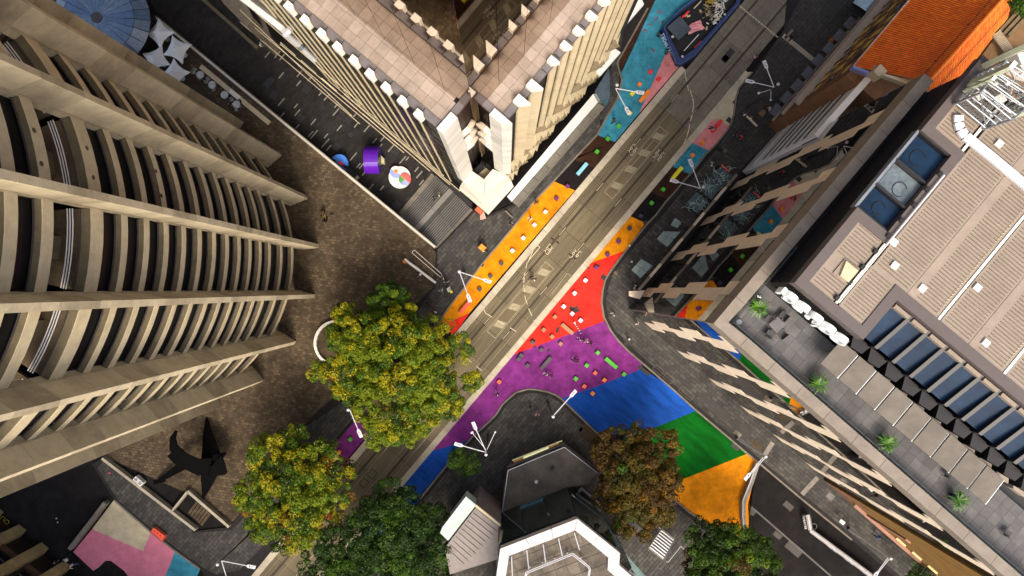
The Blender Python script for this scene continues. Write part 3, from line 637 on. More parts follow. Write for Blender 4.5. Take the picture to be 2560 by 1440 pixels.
for zz, off in ((15.3, 0),):
    V1 = [[(1156, 455), (1180, 427), (1210, 448), (1213, 490)], [(1210, 448), (1232, 422), (1270, 440), (1257, 452), (1213, 490)]]
    for v in V1: MB().prism(Q([lerp(p, (sum(q[0] for q in v) / len(v), sum(q[1] for q in v) / len(v)), .02) for p in v], 15.3), 14.2, 15.3).build('roof_panel', [vroof], ct)
    Aq, Bq = [(1156, 455), (1213, 490), (1270, 440)], [(1150, 466), (1217, 521), (1278, 452)]
    Cq = [(1148, 474), (1220.5, 536), (1284, 466)]
    for k in (0, 1):
        for (X, zx, Y, zy, m) in ((Aq, 15.25, Bq, 13.4, vroof), (Bq, 13.35, Cq, 12.6, vroof)):
            a, b_, c, d = (P(*X[k], zx), P(*X[k + 1], zx), P(*Y[k + 1], zy), P(*Y[k], zy))
            b = MB(); b.add([a, b_, c, d] + [(p[0], p[1], p[2] - .5) for p in (a, b_, c, d)], [(0, 1, 2, 3), (7, 6, 5, 4), (3, 2, 6, 7), (1, 5, 6, 2), (0, 3, 7, 4), (0, 4, 5, 1)]); b.build('roof_panel', [m], ct)
MB().prism(Q([(1180, 427), (1210, 448), (1232, 422), (1211, 400)], 14), 2, 13.8).build('shaft_floor', [blackm], ct)
MB().prism(Q([(1168, 456), (1213, 486), (1255, 448), (1215, 420)], 14), 0, 14.1).build('pier_base', [concs], ct)
# white street awning with glass apron
for k in range(8):
    f = lambda a, b_, t: lerp(a, b_, t)
    a, b_, c, d = (1268, 491), (1483, 235), (1495, 255), (1279, 504)
    MB().prism(Q([f(a, b_, k / 8), f(a, b_, (k + .994) / 8), f(d, c, (k + .994) / 8), f(d, c, k / 8)], 5.4), 4.9, 5.4).build('awning_panel', [white], ct)
    a, b_, c, d = (1280, 505), (1496, 256), (1509, 266), (1294, 516)
    MB().prism(Q([f(a, b_, (k + .01) / 8), f(a, b_, (k + .98) / 8), f(d, c, (k + .98) / 8), f(d, c, (k + .01) / 8)], 4.7), 4.5, 4.7).build('awning_glass', [mat('grey_awning', (.17, .155, .12), .4, var=.15, stain=.3)], ct)
MB().prism(Q([(1294, 516), (1509, 266), (1511, 268), (1296, 518)], 4.8), 4.4, 4.8).build('awning_gutter', [kerbm], ct)
# pointed white eaves far up the street face, dark glass bay
for pts, z in (([(1585, -40), (1610, 10), (1545, 85), (1520, 95), (1560, -10)], 12), ([(1533, 118), (1552, 131), (1500, 190), (1490, 180)], 9)): MB().prism(Q(pts, z), z - .6, z).build('eave_slab', [white], ct)
MB().prism(Q([(1487, 228), (1522, 170), (1525, 200), (1525, 247), (1500, 250)], 7), 3, 7).build('glass_bay', [mat('blue_grey_glass', (.07, .10, .12), .15, .2)], ct)
# blank service wall at the alley end, with ducts
rfm = mat('service_wall', (.36, .33, .28), .8, var=.15, stain=.3)
s0 = Lp - E2 * 21.6
MB().prism([xy(s0 - D2 * .25), xy(s0 - E2 * 14 - D2 * .25), xy(s0 - E2 * 14 + D2 * 2), xy(s0 + D2 * 2)], 12, ZT).build('service_wall', [rfm], ct)
for k in range(10): MB().prism([xy(s0 + E2 * .1 - D2 * .12), xy(s0 - E2 * .35 - D2 * .28), xy(s0 - E2 * .35), xy(s0 + E2 * .1)], 13 + k * 2.9, 14.5 + k * 2.9).build('vent_opening', [blackm], ct)
MB().bar(P(560, -38, 27), P(711, 78, 27), .55, .8).build('white_duct', [white], ct)
b = MB(); b.path([P(728, 70, 26), P(714, 84, 26), P(745, 110, 23)], .36, n=10).path([P(754, 119, 22.4), P(786, 149, 19)], .32, n=10); b.build('round_duct', [silver], ct)
MB().tube(P(744, 109, 23), P(755, 120, 22.4), .38, n=10).build('duct_joint', [steel], ct)
# stepped pale ledges on the lower alley face
A0 = Vector(P(640, 38, 0)[:2]) 
for k, (x0, y0, x1, y1, z) in enumerate(((640, 32, 905, 262, 14), (600, 25, 880, 290, 10), (590, 30, 1010, 382, 7), (600, 55, 900, 310, 4), (700, 110, 1075, 428, 11), (860, 235, 1125, 462, 8), (900, 262, 1110, 440, 4.5), (820, 200, 1150, 478, 5.5))):
    MB().bar(P(x0, y0, z), P(x1, y1, z), .09, .07).build('ledge', [conc], ct)
for k in range(7):
    t = k / 7; x0, y0 = 650 + 360 * t, 62 + 312 * t
    MB().bar(P(x0, y0, 3), P(x0 + 38, y0 + 33, 1.0), .12, .12).build('brace', [conc if k % 2 else concs], ct)
MB().bar(P(1105, 445, .2), P(1180, 518, .2), .5, 3).build('base_wall', [blackm], ct)
# ------------------------------------------------------------------ corner building with mirror facades and stone panels
G0 = Vector(P(1573, 773)[:2]); DN = Vector((.645, .764)).normalized(); DS = Vector((.755, -.656)).normalized()
cb = thing('corner_building', 'mirror glass corner building with staggered pale stone panels and a roof terrace', 'building', (G0.x, G0.y, 0))
NW_L, SW_L, ZPAR = 25.7, 34.5, 41.3
ins = lambda nrm, d: nrm * d
nNW = Vector((-DN.y, DN.x)); nSW = Vector((-DS.y, DS.x)) * -1      # outward normals
if nNW.dot(-G0) < 0: nNW = -nNW
if nSW.dot(-G0) < 0: nSW = -nSW
stone = mat('stone_panel', (.74, .62, .46), .75, var=.08, scale=2.5, stain=.12, stretch=(0, 3, 1)); stone2 = mat('stone_panel_warm', (.72, .59, .44), .75, var=.08, stain=.15)
levels = [.4, 7.2, 14.4, 21.7, 28.95, 36.3, ZPAR]
# body
ia = G0 - nNW * .25 - nSW * .25
MB().prism([xy(ia), xy(ia + DN * NW_L), xy(ia + DN * NW_L + DS * 45), xy(ia + DS * 45)], -.1, 39.5).build('body', [blackm], cb)
def pane(o, d, n, s0, s1, z0, z1, m, name, proud=0, th=.05, parent=None):
    a, b_ = o + d * s0 + n * proud, o + d * s1 + n * proud
    return MB().prism([xy(a), xy(b_), xy(b_ - n * th), xy(a - n * th)], z0, z1).build(name, [m], parent or cb)
g = .022
for (d, n, L, cols, w0, off, lv) in ((DN, nNW, NW_L, (2.9, 9.1, 15.2, 21.4, 27.6), 1.5, (-.68, .02), levels), (DS, nSW, SW_L, (2.55, 8.3, 13.95, 19.6, 25.3, 31.0), 1.6, (-.05, -.78), [.4, 8.3, 15.9, 23.4, 30.5, 37.8, ZPAR])):
    for k, (z0, z1) in enumerate(zip(lv, lv[1:])):
        cuts = [0, 1.25]; c = 1.25
        for col in cols:
            a = col + off[k % 2]; cuts += [a, a + w0]
        cuts += [L]
        cuts = [x for x in cuts if x <= L]
        for i_, (s0, s1) in enumerate(zip(cuts, cuts[1:])):
            isp = any(abs(s0 - (col + off[k % 2])) < .01 for col in cols)
            if isp:
                if d is DN and k == 0 and i_ > 3: pass
                pane(G0, d, n, s0 + g, s1 - g, z0 + g, z1 - g, stone if (k + i_) % 3 else stone2, 'stone_panel', proud=.03, th=.1)
            else:
                m_ = (s0 + s1) / 2 if s1 - s0 > 3 else None
                for (p, q) in (((s0, m_), (m_, s1)) if m_ else ((s0, s1),)): pane(G0, d, n, p + g / 2, q - g / 2, z0 + .012, z1 - .012, mirror, 'window')
# corner mullion and parapet coping
MB().tube((*xy(G0 + (nNW + nSW) * .02), 0), (*xy(G0 + (nNW + nSW) * .02), 39.6), .05).build('corner_mullion', [steel], cb)
cop = mat('coping', (.235, .195, .15), .75, var=.12, stain=.2, fine=.06)
for (d, n, L) in ((DN, nNW, NW_L), (DS, nSW, 40)):
    k = 0; s = 0.0
    while s < L:
        e = min(s + (2.7 if s == 0 else 2.9), L)
        a = G0 + d * s + n * .08; b_ = G0 + d * (e - .03) + n * .08; mit = (DS if d is DN else DN)
        inner_a = G0 + (DN + DS).normalized() * 1.05 if s == 0 else a - n * .92; inner_b = b_ - n * .92
        if s == 0: a = G0 + (nNW + nSW) * .08
        MB().prism([xy(a), xy(b_), xy(inner_b), xy(inner_a)], 39.3, ZPAR + .5).build('coping_stone', [cop], cb); s = e
# terrace floor
ZF = 40.4
tin = G0 + DN * .96 + DS * .96
tm = [mat('roof_tile_a', (.115, .11, .108), .7, var=.12, stain=.3, fine=.08), mat('roof_tile_b', (.132, .126, .12), .7, var=.12, stain=.3, fine=.08), mat('roof_tile_c', (.10, .095, .094), .7, var=.12, stain=.3, fine=.08)]
tp = [xy(tin), xy(tin + DN * 4.2), xy(tin + DN * 4.2 + DS * 44), xy(tin + DS * 44)]
tb = MB().prism(tp, 39.4, ZF - .04).build('terrace', [mortd], cb)
tiles(tp, ZF - .04, .85, .85, tm, tb, name='roof_tile', gap=.015, ang=math.atan2(DS.y, DS.x), bond=0, focus=P(2000, 880, ZF)[:2], thick=.04, jitter=.002)
MB().prism([xy(tin + DN * 4.2), xy(tin + DN * 24.5), xy(tin + DN * 24.5 + DS * 4), xy(tin + DN * 4.2 + DS * 4)], 39.4, ZF).build('side_ledge', [mortd], cb)
# glass balustrade
bg_ = mat('balustrade_glass', (.30, .40, .36), .08, .0, var=.1, alpha=.38)
for (d, L) in ((DN, 7.0), (DS, 40)):
    s = 0.0; q0 = G0 + (DN + DS) * .0 + DN * 1.08 + DS * 1.08
    while s < L:
        a, b_ = q0 + d * (s + .04), q0 + d * (s + 1.9); b = MB(); b.bar((*xy(a), ZF + .05), (*xy(b_), ZF + .05), .03, 1.35)
        pn = b.build('balustrade_panel', [bg_], cb); MB().bar((*xy(a), ZF + 1.4), (*xy(b_), ZF + 1.4), .03, .03).build('top_rail', [darkm], pn); s += 1.95
# set-back upper storeys
ZR = 45.9
def PR(x, y, z=ZR): return Vector(P(x, y, z)[:2])
R0 = PR(1985, 707); RD = (PR(2300, 327) - R0).normalized(); RE = Vector((RD.y, -RD.x))
def RR(u, v): return xy(R0 + RD * (u / 34.0) + RE * (v / 34.0))       # u, v in photo px at roof height
cladm = mat('black_cladding', (.010, .009, .009), .45, var=.2); frm = mat('roof_frame', (.095, .075, .068), .6, var=.08); sheet = mat('roof_sheet', (.28, .225, .17), .55, var=.07, scale=.8, stain=.12, fine=.02)
sheet2 = mat('roof_flashing', (.30, .235, .18), .55, var=.07, stain=.15)
up = [RR(6, 6), RR(690, 6), RR(690, 900), RR(124, 900), RR(124, 224), RR(6, 220)]
MB().prism(up, 39.5, ZR - 1.0).build('upper_wall', [cladm], cb)
for k in range(26):       # cladding battens
    z = 40.6 + k * .2; p, q = RR(0, 4), RR(690, 4)
    MB().bar((*p, z), (*q, z), .05, .07).build('cladding_batten', [mat('batten', (.022, .016, .014), .4)], cb)
for k in range(60): 
    z = 40.5; u = 8 + k * 7; 
    if k % 2 == 0: MB().bar((*RR(2, u), z), (*RR(2, u + 3), z), .06, 5.1).build('cladding_fin', [cladm], cb) if u < 215 else None
# roof frame border
def RP(pts, z0, z1, m, name, par=None): return MB().prism([RR(*p) for p in pts], z0, z1).build(name, [m], par or cb)
RP([(0, 0), (245, 0), (245, 26), (26, 26), (0, 0)][:4], ZR - 1.0, ZR + .12, frm, 'roof_frame')
RP([(0, 0), (26, 26), (26, 197), (0, 222)], ZR - 1.0, ZR + .12, frm, 'roof_frame')
RP([(0, 222), (26, 197), (158, 197), (130, 224)], ZR - 1.0, ZR + .12, frm, 'roof_frame')
RP([(130, 224), (158, 197), (158, 900), (130, 900)], ZR - 1.0, ZR + .12, frm, 'roof_frame')
RP([(245, 0), (245, 122), (271, 122), (271, 0)][:4], ZR - 1.0, ZR + .12, frm, 'roof_frame') if 0 else None
RP([(219, 26), (245, 26), (245, 122), (219, 122)], ZR - 1.0, ZR + .12, frm, 'roof_frame')
RP([(245, 98), (493, 98), (493, 122), (245, 122)], ZR - 1.0, ZR + .12, frm, 'roof_frame')
RP([(493, 0), (519, 0), (519, 122), (493, 122)], ZR - 1.0, ZR + .12, frm, 'roof_frame')
RP([(519, 0), (735, 0), (735, 24), (519, 24)], ZR - 1.0, ZR + .12, frm, 'roof_frame')
# deck sheets with standing seams: (u0,u1,v0,v1)
decks = [(26, 219, 26, 105), (158, 700, 124, 234), (26, 158, 122, 197), (158, 700, 252, 330), (158, 700, 342, 432), (158, 700, 450, 542), (158, 700, 552, 760), (519, 735, 24, 105)]
seam = mat('seam_brown', (.15, .11, .08), .5)  # seams are a darker brown than the sheets
for i_, (u0, u1, v0, v1) in enumerate(decks):
    dk = RP([(u0, v0), (u1, v0), (u1, v1), (u0, v1)], ZR - .98, ZR, sheet, 'roof_sheet')
    u = u0 + 12
    while u < u1 - 4:
        e0, e1 = v0 + 8, v1 - 6
        if not (i_ == 0 and 80 < u < 125): MB().bar((*RR(u, e0), ZR), (*RR(u, e1), ZR), .045, .06).build('seam', [seam], dk)
        u += 9.3
for v0, v1 in ((234, 252), (432, 450)): RP([(158, v0), (700, v0), (700, v1), (158, v1)], ZR - .2, ZR + .035, sheet2, 'roof_flashing')
for v0, v1 in ((330, 342), (542, 552), (108, 121)):
    RP([(28 if v0 < 200 else 158, v0), (700, v0), (700, v1), (28 if v0 < 200 else 158, v1)], ZR - .3, ZR - .1, mortd, 'gutter')
    MB().bar((*RR(28 if v0 < 200 else 158, v0 + 5), ZR - .08), (*RR(700, v0 + 5), ZR - .08), .2, .14).build('gutter_lining', [whitec], cb)
    if v0 > 200:
        for k in range(60): MB().bar((*RR(170 + k * 8.5, v0 - 9), ZR + .01), (*RR(174 + k * 8.5, v0 - 5), ZR + .01), .05, .03).build('walkway_dash', [cream], cb)
for k in range(16): MB().bar((*RR(150, 60 + k * 6), ZR + .02), (*RR(150, 63 + k * 6), ZR + .02), .05, .03).build('walkway_dash', [cream], cb) if k < 7 or k > 11 else None
# long white conduit on brackets
b = MB(); b.path([(*RR(30, 113), ZR + .35), (*RR(440, 113), ZR + .35)], .07); b.build('conduit', [white], cb)
for k in range(9): MB().box(RR(38 + k * 50, 104), .28, .35, ZR, ZR + .3, math.atan2(RE.y, RE.x)).build('conduit_bracket', [blackm], cb)
# hatch, vents
RP([(84, 74), (122, 62), (122, 100), (84, 100)][:4], ZR, ZR + .35, cream, 'roof_hatch'); RP([(80, 58), (126, 58), (126, 104), (80, 104)], ZR, ZR + .12, sheet2, 'hatch_kerb')
for (x, y) in ((2235, 664), (2304, 721), (2462, 857), (2441, 719), (2495, 360), (2233, 606)):
    p = PR(x, y); MB().box(xy(p), .5, .5, ZR + .02, ZR + .2, math.atan2(RD.y, RD.x)).build('roof_vent', [white], cb)
# skylight pit and sloping glazing
sky_g = mat('blue_roof_glass', (.009, .028, .062), .5, .0, spec=.12, var=.3, scale=.6, stain=.3); skf = blackm
for i_, (u0, u1) in enumerate(((250, 318), (328, 398), (408, 488))):
    RP([(u0, 4), (u1, 4), (u1, 96), (u0, 96)], ZR - .9, ZR - .6, sky_g if i_ != 1 else mat('frosted_glass', (.12, .15, .16), .3, .1, var=.4, scale=2), 'skylight_pane')
for u in (245, 319, 399, 489): RP([(u, 0), (u + 7, 0), (u + 7, 98), (u, 98)], ZR - .9, ZR - .1, skf, 'skylight_bar')
RP([(245, -5), (493, -5), (493, 2), (245, 2)], ZR - .9, ZR - .1, steel, 'skylight_bar')
for (u, v, r_) in ((445, 45, .6), (285, 50, .5), (355, 60, .55)):
    c = RR(u, v); b = MB()
    for t in range(10): a0, a1 = t * .5, t * .5 + .5; b.tube((c[0] + r_ * math.cos(a0), c[1] + r_ * math.sin(a0), ZR - .55), (c[0] + r_ * math.cos(a1), c[1] + r_ * math.sin(a1), ZR - .55), .03, n=4)
    b.build('skylight_hoop', [skf], cb)
ZG = 43.6
for k in range(11):
    v0 = 232 + k * 58; a, b_ = Vector(RR(118, v0 + 6)), Vector(RR(118, v0 + 50)); c, d = Vector(RR(28, v0 + 50)), Vector(RR(28, v0 + 6))
    zs = [ZR - .9, ZR - .9, ZG, ZG]
    MB().prism([xy(a), xy(b_), xy(c), xy(d)], [z - .1 for z in zs], zs).build('sloping_glazing', [sky_g], cb)
    fin_ = MB().prism([RR(128, v0 + 50), RR(128, v0 + 60), RR(20, v0 + 60), RR(20, v0 + 50)], ZG - 2.2, [ZR - .5, ZR - .5, ZG + .5, ZG + .5]).build('black_fin', [blackm], cb)
    MB().prism([RR(126, v0 + 4), RR(126, v0 + 50), RR(116, v0 + 50), RR(116, v0 + 4)], ZR - .9, ZR - .4).build('pale_sill', [sheet], cb)
    # lower stepped black window boxes and pale reveals
    MB().prism([RR(24, v0 + 2), RR(24, v0 + 58), RR(-6, v0 + 52), RR(-10, v0 + 18)], 39.6, ZG - .6).build('black_box_window', [cladm], cb)
    MB().prism([RR(-14, v0 + 8), RR(-8, v0 + 44), RR(-20, v0 + 52), RR(-22, v0 + 12)], 41.8, 42.6).build('pale_reveal', [sheet], cb)
# beige awnings over the terrace
awm = mat('awning_cloth', (.15, .13, .105), .9, var=.1, scale=1, stain=.25, fine=.1)
A1, A2, A3, A4 = (2102, 850), (2513, 1202), (2467, 1262), (2050, 907)
for k in range(9):
    t0, t1 = (k + .03) / 9, (k + .95) / 9
    q = [lerp(A1, A2, t0), lerp(A1, A2, t1), lerp(A4, A3, t1), lerp(A4, A3, t0)]
    top = Q(q[:2], 43.2) + Q(q[2:], 42.2)
    aw = MB().prism(top, [43.1, 43.1, 42.1, 42.1], [43.2, 43.2, 42.2, 42.2]).build('awning', [awm], cb)
    q2 = [lerp(A1, A2, (k + .955) / 9), lerp(A1, A2, (k + 1.02) / 9), lerp(A4, A3, (k + 1.02) / 9), lerp(A4, A3, (k + .955) / 9)]
    MB().prism(Q(q2[:2], 43.2) + Q(q2[2:], 42.2), [42.9, 42.9, 41.9, 41.9], [43.05, 43.05, 42.05, 42.05]).build('awning_gutter', [steel], aw)
# puffy white letters on the upper wall
lets = [((1966, 718), (1998, 737)), ((1998, 744), (2040, 766)), ((2026, 772), (2069, 792)), ((2046, 800), (2100, 818)), ((2090, 824), (2134, 846))]
glowm = mat('letter_white', (.85, .88, .86), .35, var=.03); face = mat('letter_face', (.62, .72, .66), .4, var=.05)
sg = thing('sign', 'row of five rounded white sign letters along the dark upper wall above the terrace', 'sign', (*RR(-6, 100), 42))
for k in range(5):
    v0 = 10 + k * 42; rr_ = .55; b = MB(); c = Vector(RR(-14, v0 + 18)); zc = 44.3; dirv = RE; open_ = {0: (250, 520), 1: (40, 320), 2: (-60, 270), 3: (0, 360), 4: (60, 390)}[k]
    n = 18
    for i_ in range(n):
        a0 = math.radians(open_[0] + (open_[1] - open_[0]) * i_ / n); a1 = math.radians(open_[0] + (open_[1] - open_[0]) * (i_ + 1) / n)
        R1, R2 = .62, .40
        q = []
        for a_, r_ in ((a0, R2), (a0, R1), (a1, R1), (a1, R2)): q.append((c.x + dirv.x * r_ * math.cos(a_), c.y + dirv.y * r_ * math.cos(a_), zc + r_ * 1.35 * math.sin(a_)))
        nn = Vector((-RD.x, -RD.y, 0)) * .5
        vs = q + [tuple(Vector(p) + nn) for p in q]
        b.add(vs, [(0, 1, 2, 3), (7, 6, 5, 4), (0, 4, 5, 1), (1, 5, 6, 2), (2, 6, 7, 3), (3, 7, 4, 0)])
    lt = b.build('letter', [glowm], sg)
    if k == 3: MB().obox((c.x - dirv.x * .6, c.y - dirv.y * .6, zc - 1.6), (dirv.x * .25, dirv.y * .25, 0), (-RD.x * .5, -RD.y * .5, 0), (0, 0, 1.6)).build('letter_stem', [glowm], lt)
    if k in (0,): MB().obox((c.x - dirv.x * .85, c.y - dirv.y * .85, zc - .7), (dirv.x * .25, dirv.y * .25, 0), (-RD.x * .5, -RD.y * .5, 0), (0, 0, 1.3)).build('letter_stem', [glowm], lt)
# curved white cable duct on the roof
b = MB(); path = [(2391, 290), (2391, 308), (2396, 326), (2408, 342), (2425, 355), (2470, 391), (2520, 433), (2600, 500)]
for k, (p, q) in enumerate(zip(path, path[1:])):
    MB().bar((*xy(PR(*p)), ZR + .1), (*xy(PR(*q)), ZR + .1), .68, .25).build('cable_duct', [silver], cb)
# ------------------------------------------------------------------ antenna gantry on the roof
ga = thing('antenna_gantry', 'steel antenna gantry with pale panel antennas on the beige metal roof', 'antenna', (*xy(PR(2460, 240)), ZR))
gq = [(2376, 258), (2443, 176), (2575, 230), (2470, 330)]; zt_ = ZR + 3.4
base = [Vector((*xy(PR(2380, 262)), ZR)), Vector((*xy(PR(2440, 186)), ZR)), Vector((*xy(PR(2545, 250)), ZR)), Vector((*xy(PR(2455, 324)), ZR))]
b = MB()
for p in base: b.bar(p, p + V(.001, 0, 0), .1, .1)
for i_ in range(4):
    p, q = base[i_], base[(i_ + 1) % 4]; MB().tube(p, p + V(0, 0, 3.4), .09).build('post', [steel], ga)
    for z in (.5, 1.7, 3.3): MB().tube(p + V(0, 0, z), q + V(0, 0, z), .07).build('rail', [steel], ga)
    MB().tube(p + V(0, 0, .5), q + V(0, 0, 3.3), .04).build('brace', [steel], ga); MB().tube(q + V(0, 0, .5), p + V(0, 0, 3.3), .04).build('brace', [steel], ga)
for k in range(12):
    t = (k + .5) / 12; MB().tube(base[0].lerp(base[3], t) + V(0, 0, .52), base[1].lerp(base[2], t) + V(0, 0, .52), .035).build('grating_bar', [steel], ga)
for k in range(4):
    t = (k + .5) / 4; MB().tube(base[0].lerp(base[1], t) + V(0, 0, 1.72), base[3].lerp(base[2], t) + V(0, 0, 1.72), .06).build('cross_beam', [steel], ga)
    MB().tube(base[0].lerp(base[1], t) + V(0, 0, 3.3), base[3].lerp(base[2], t) + V(0, 0, 3.3), .045).build('cross_beam', [silver], ga)
pan = mat('antenna_panel', (.50, .54, .38), .5, var=.06); panw = mat('antenna_cap', (.80, .80, .70), .5)
def panel(bx, by, h, wdt, dpt, ang=0, z0=ZR + .6):
    p = PR(bx, by); r_ = MB().box(xy(p), wdt, dpt, z0, z0 + h, ang).build('panel_antenna', [pan], ga); MB().box(xy(p), wdt * 1.04, dpt * 1.04, z0 + h + .01, z0 + h + .14, ang).build('panel_cap', [panw], r_)
panel(2417, 214, 4.6, .55, .3, .9, ZR + .4); panel(2462, 163, 5, .6, .35, .4, ZR); panel(2530, 282, 4.5, .9, .4, 1.1, ZR + .5); panel(2490, 150, 3, .5, .3, .9); panel(2400, 232, 3.2, .3, .22, .8)
for (x, y, z, s_) in ((2417, 252, 1.2, .75), (2463, 262, 1.2, .8), (2520, 220, 2.2, .5), (2500, 190, 2.0, .35), (2447, 228, 1.5, .3), (2540, 175, 1.6, .5)):
    p = PR(x, y); MB().box(xy(p), s_, s_ * .8, ZR + z, ZR + z + .5, .5).build('radio_unit', [mat('radio_grey', (.52, .52, .46), .5)], ga)
for k in range(16):
    p = PR(2410 + random.uniform(0, 130), 190 + random.uniform(0, 110)); q = Vector((p.x + random.uniform(-.8, .8), p.y + random.uniform(-.8, .8)))
    MB().tube((*xy(p), ZR + random.uniform(.6, 2)), (*xy(q), ZR + random.uniform(1.4, 3.2)), .035, n=5).build('cable', [blackm if k % 2 else silver], ga)
for (x, y) in ((2496, 210), (2460, 232), (2516, 229)): MB().sph((*xy(PR(x, y)), ZR + 2.6), .17).build('sensor_dome', [white], ga)
# ------------------------------------------------------------------ glass street canopies at the corner building
cg = mat('canopy_glass', (.33, .42, .39), .1, 0, var=.15, alpha=.55); 
def canopy(pts, zc, label, n=2):
    r = thing('glass_canopy', label, 'canopy', P(*pts[0], zc)); r.location.z = 0; ORG[r.name] = r.location.copy()
    a, b_, c, d = pts
    for i_ in range(n):
        for j in range(n):
            f = lambda u, v: lerp(lerp(a, b_, u), lerp(d, c, u), v)
            MB().prism(Q([f((i_ + .02) / n, (j + .02) / n), f((i_ + .98) / n, (j + .02) / n), f((i_ + .98) / n, (j + .98) / n), f((i_ + .02) / n, (j + .98) / n)], zc), zc - .05, zc).build('glass_pane', [cg], r)
    b = MB(); m_ = [lerp(a, b_, .5), lerp(d, c, .5)]; b.tube(P(*m_[0], zc - .1), P(*m_[1], zc - .1), .08); b.tube(P(*m_[1], zc - .1), P(*lerp(c, d, -.15), zc - .1), .06); b.build('bracket', [darkm], r)
    return r
canopy([(1578, 675), (1603, 647), (1632, 664), (1601, 696)], 4.6, 'glass canopy over the door nearest the street corner')
canopy([(1642, 597), (1658, 578), (1702, 579), (1668, 618)], 4.6, 'glass canopy over the second door of the mirror building')
canopy([(1676, 563), (1688, 544), (1704, 556), (1694, 570)], 4.6, 'small glass canopy panel between two larger canopies')
# long entrance beam along the facade foot
r = thing('facade_beam', 'long pale stone beam running along the foot of the mirror facade', 'beam', P(1600, 720))
A, B = Vector(P(1597, 724, 4.2)), Vector(P(1840, 437, 4.2))
for k in range(9):
    p, q = A.lerp(B, k / 9), A.lerp(B, (k + .985) / 9); MB().bar(p, q, .32, .5).build('beam_section', [stone2 if k % 2 else cop], r)
    MB().tube((p.x, p.y, 0), (p.x, p.y, 4.2), .12).build('post', [darkm], r)
r = thing('corner_plinth', 'short pale stone beam end projecting at the corner of the mirror building', 'beam', P(1575, 745))
MB().prism(Q([(1573, 728), (1612, 726), (1600, 748), (1573, 740)], 4.4), 3.7, 4.4).build('beam_section', [stone2], r)
# shoots sculpture-like glass shelter covered in looping pale tubes
r = thing('wire_shelter', 'dark shelter roof covered in looping pale turquoise tubes beside the mirror building', 'shelter', P(1780, 470))
shg = mat('shelter_roof', (.06, .085, .09), .3, var=.5, scale=3)
for k, pts in enumerate(([(1778, 436), (1800, 418), (1832, 440), (1806, 468)], [(1747, 470), (1776, 440), (1804, 468), (1778, 500)], [(1714, 510), (1742, 480), (1772, 504), (1744, 534)])): MB().prism(Q(pts, 3), 2.85, 3).build('roof_panel', [shg], r)
tubm = mat('pale_tube', (.45, .66, .58), .4, var=.08); rd = random.Random(3)
for c, n in (((1805, 444), 26), ((1774, 470), 26), ((1742, 508), 22)):
    for k in range(n):
        b = MB(); x, y = c[0] + rd.gauss(0, 11), c[1] + rd.gauss(0, 10); a = rd.uniform(0, 6.3); pts = []
        cur = rd.uniform(-.7, .7)
        for s_ in range(9): pts.append(P(x, y, 3.1 + .5 * math.sin(s_ * .4 * (1 + k % 3 * .3)))); x += 2.4 * math.cos(a); y += 2.4 * math.sin(a); a += cur
        b.path(pts, .028, n=4); b.build('looping_tube', [tubm], r)
MB().bar(P(1803, 412, 3.1), P(1823, 430, 3.1), .18, .15).build('red_tube', [mat('red_tube', (.8, .09, .1), .5)], r)
for p in ((1805, 444), (1774, 470), (1742, 508)): MB().tube(P(*p, 0), P(*p, 2.9), .08).build('post', [blackm], r)
# ------------------------------------------------------------------ white louvred building
def facade_basis(p0, p1, z): a, b_ = Vector(P(*p0, z)[:2]), Vector(P(*p1, z)[:2]); return a, (b_ - a).normalized(), (b_ - a).length
wa, wd_, wl = facade_basis((2037, 338), (2168, 191), 24); wn = Vector((-wd_.y, wd_.x)); wn = wn if wn.dot(-wa) > 0 else -wn
wb = thing('louvred_building', 'small building with a white horizontally louvred street face and flat roof', 'building', (wa.x, wa.y, 0))
wst = mat('white_louvre', (.74, .77, .80), .5, var=.06); wdk = mat('louvre_gap', (.05, .045, .04), .5)
MB().prism([xy(wa), xy(wa + wd_ * (wl + .4)), xy(wa + wd_ * wl - wn * 12), xy(wa - wn * 12)], 0, 20).build('body', [wst], wb)
for k in range(7):
    z = 4.5 + k * 2.55
    if k: MB().prism([xy(wa + wd_ * .5 + wn * .02), xy(wa + wd_ * (wl - .7) + wn * .02), xy(wa + wd_ * (wl - .7) - wn * .1), xy(wa + wd_ * .5 - wn * .1)], z - .1, z + .9).build('louvre_window', [wdk], wb)
    MB().prism([xy(wa + wd_ * .1 + wn * .1), xy(wa + wd_ * (wl - .1) + wn * .1), xy(wa + wd_ * (wl - .1)), xy(wa + wd_ * .1)], z - .25, z - .1).build('louvre', [silver], wb)
MB().prism([xy(wa), xy(wa + wd_ * wl), xy(wa + wd_ * wl - wn * .3), xy(wa - wn * .3)], 20, 24).build('parapet_wall', [wst], wb)
b = MB().prism([xy(wa + wn * .12), xy(wa + wd_ * wl + wn * .12), xy(wa + wd_ * wl - wn * .55), xy(wa - wn * .55)], 23.8, 24.1).build('parapet_cap', [whitec], wb)
MB().prism([xy(wa - wn * .3), xy(wa + wd_ * wl - wn * .3), xy(wa + wd_ * (wl) - wn * 9), xy(wa - wn * 9)], 20, 20.1).build('flat_roof', [mat('puddled_roof', (.10, .05, .012), .5, var=.8, scale=1.2, stain=.6)], wb)  # gold-brown puddled roof, with the puddle reflections put into the mottled colour
MB().bar((*xy(wa + wd_ * wl - wn * .5), 20.1), (*xy(wa + wd_ * (wl - 2) - wn * 9), 20.1), .6, 1.5).build('roof_upstand', [darkm], wb)
MB().bar(P(1866, 291, 4), P(1892, 316, 4), .22, .2).build('flagpole_arm', [cream], wb)
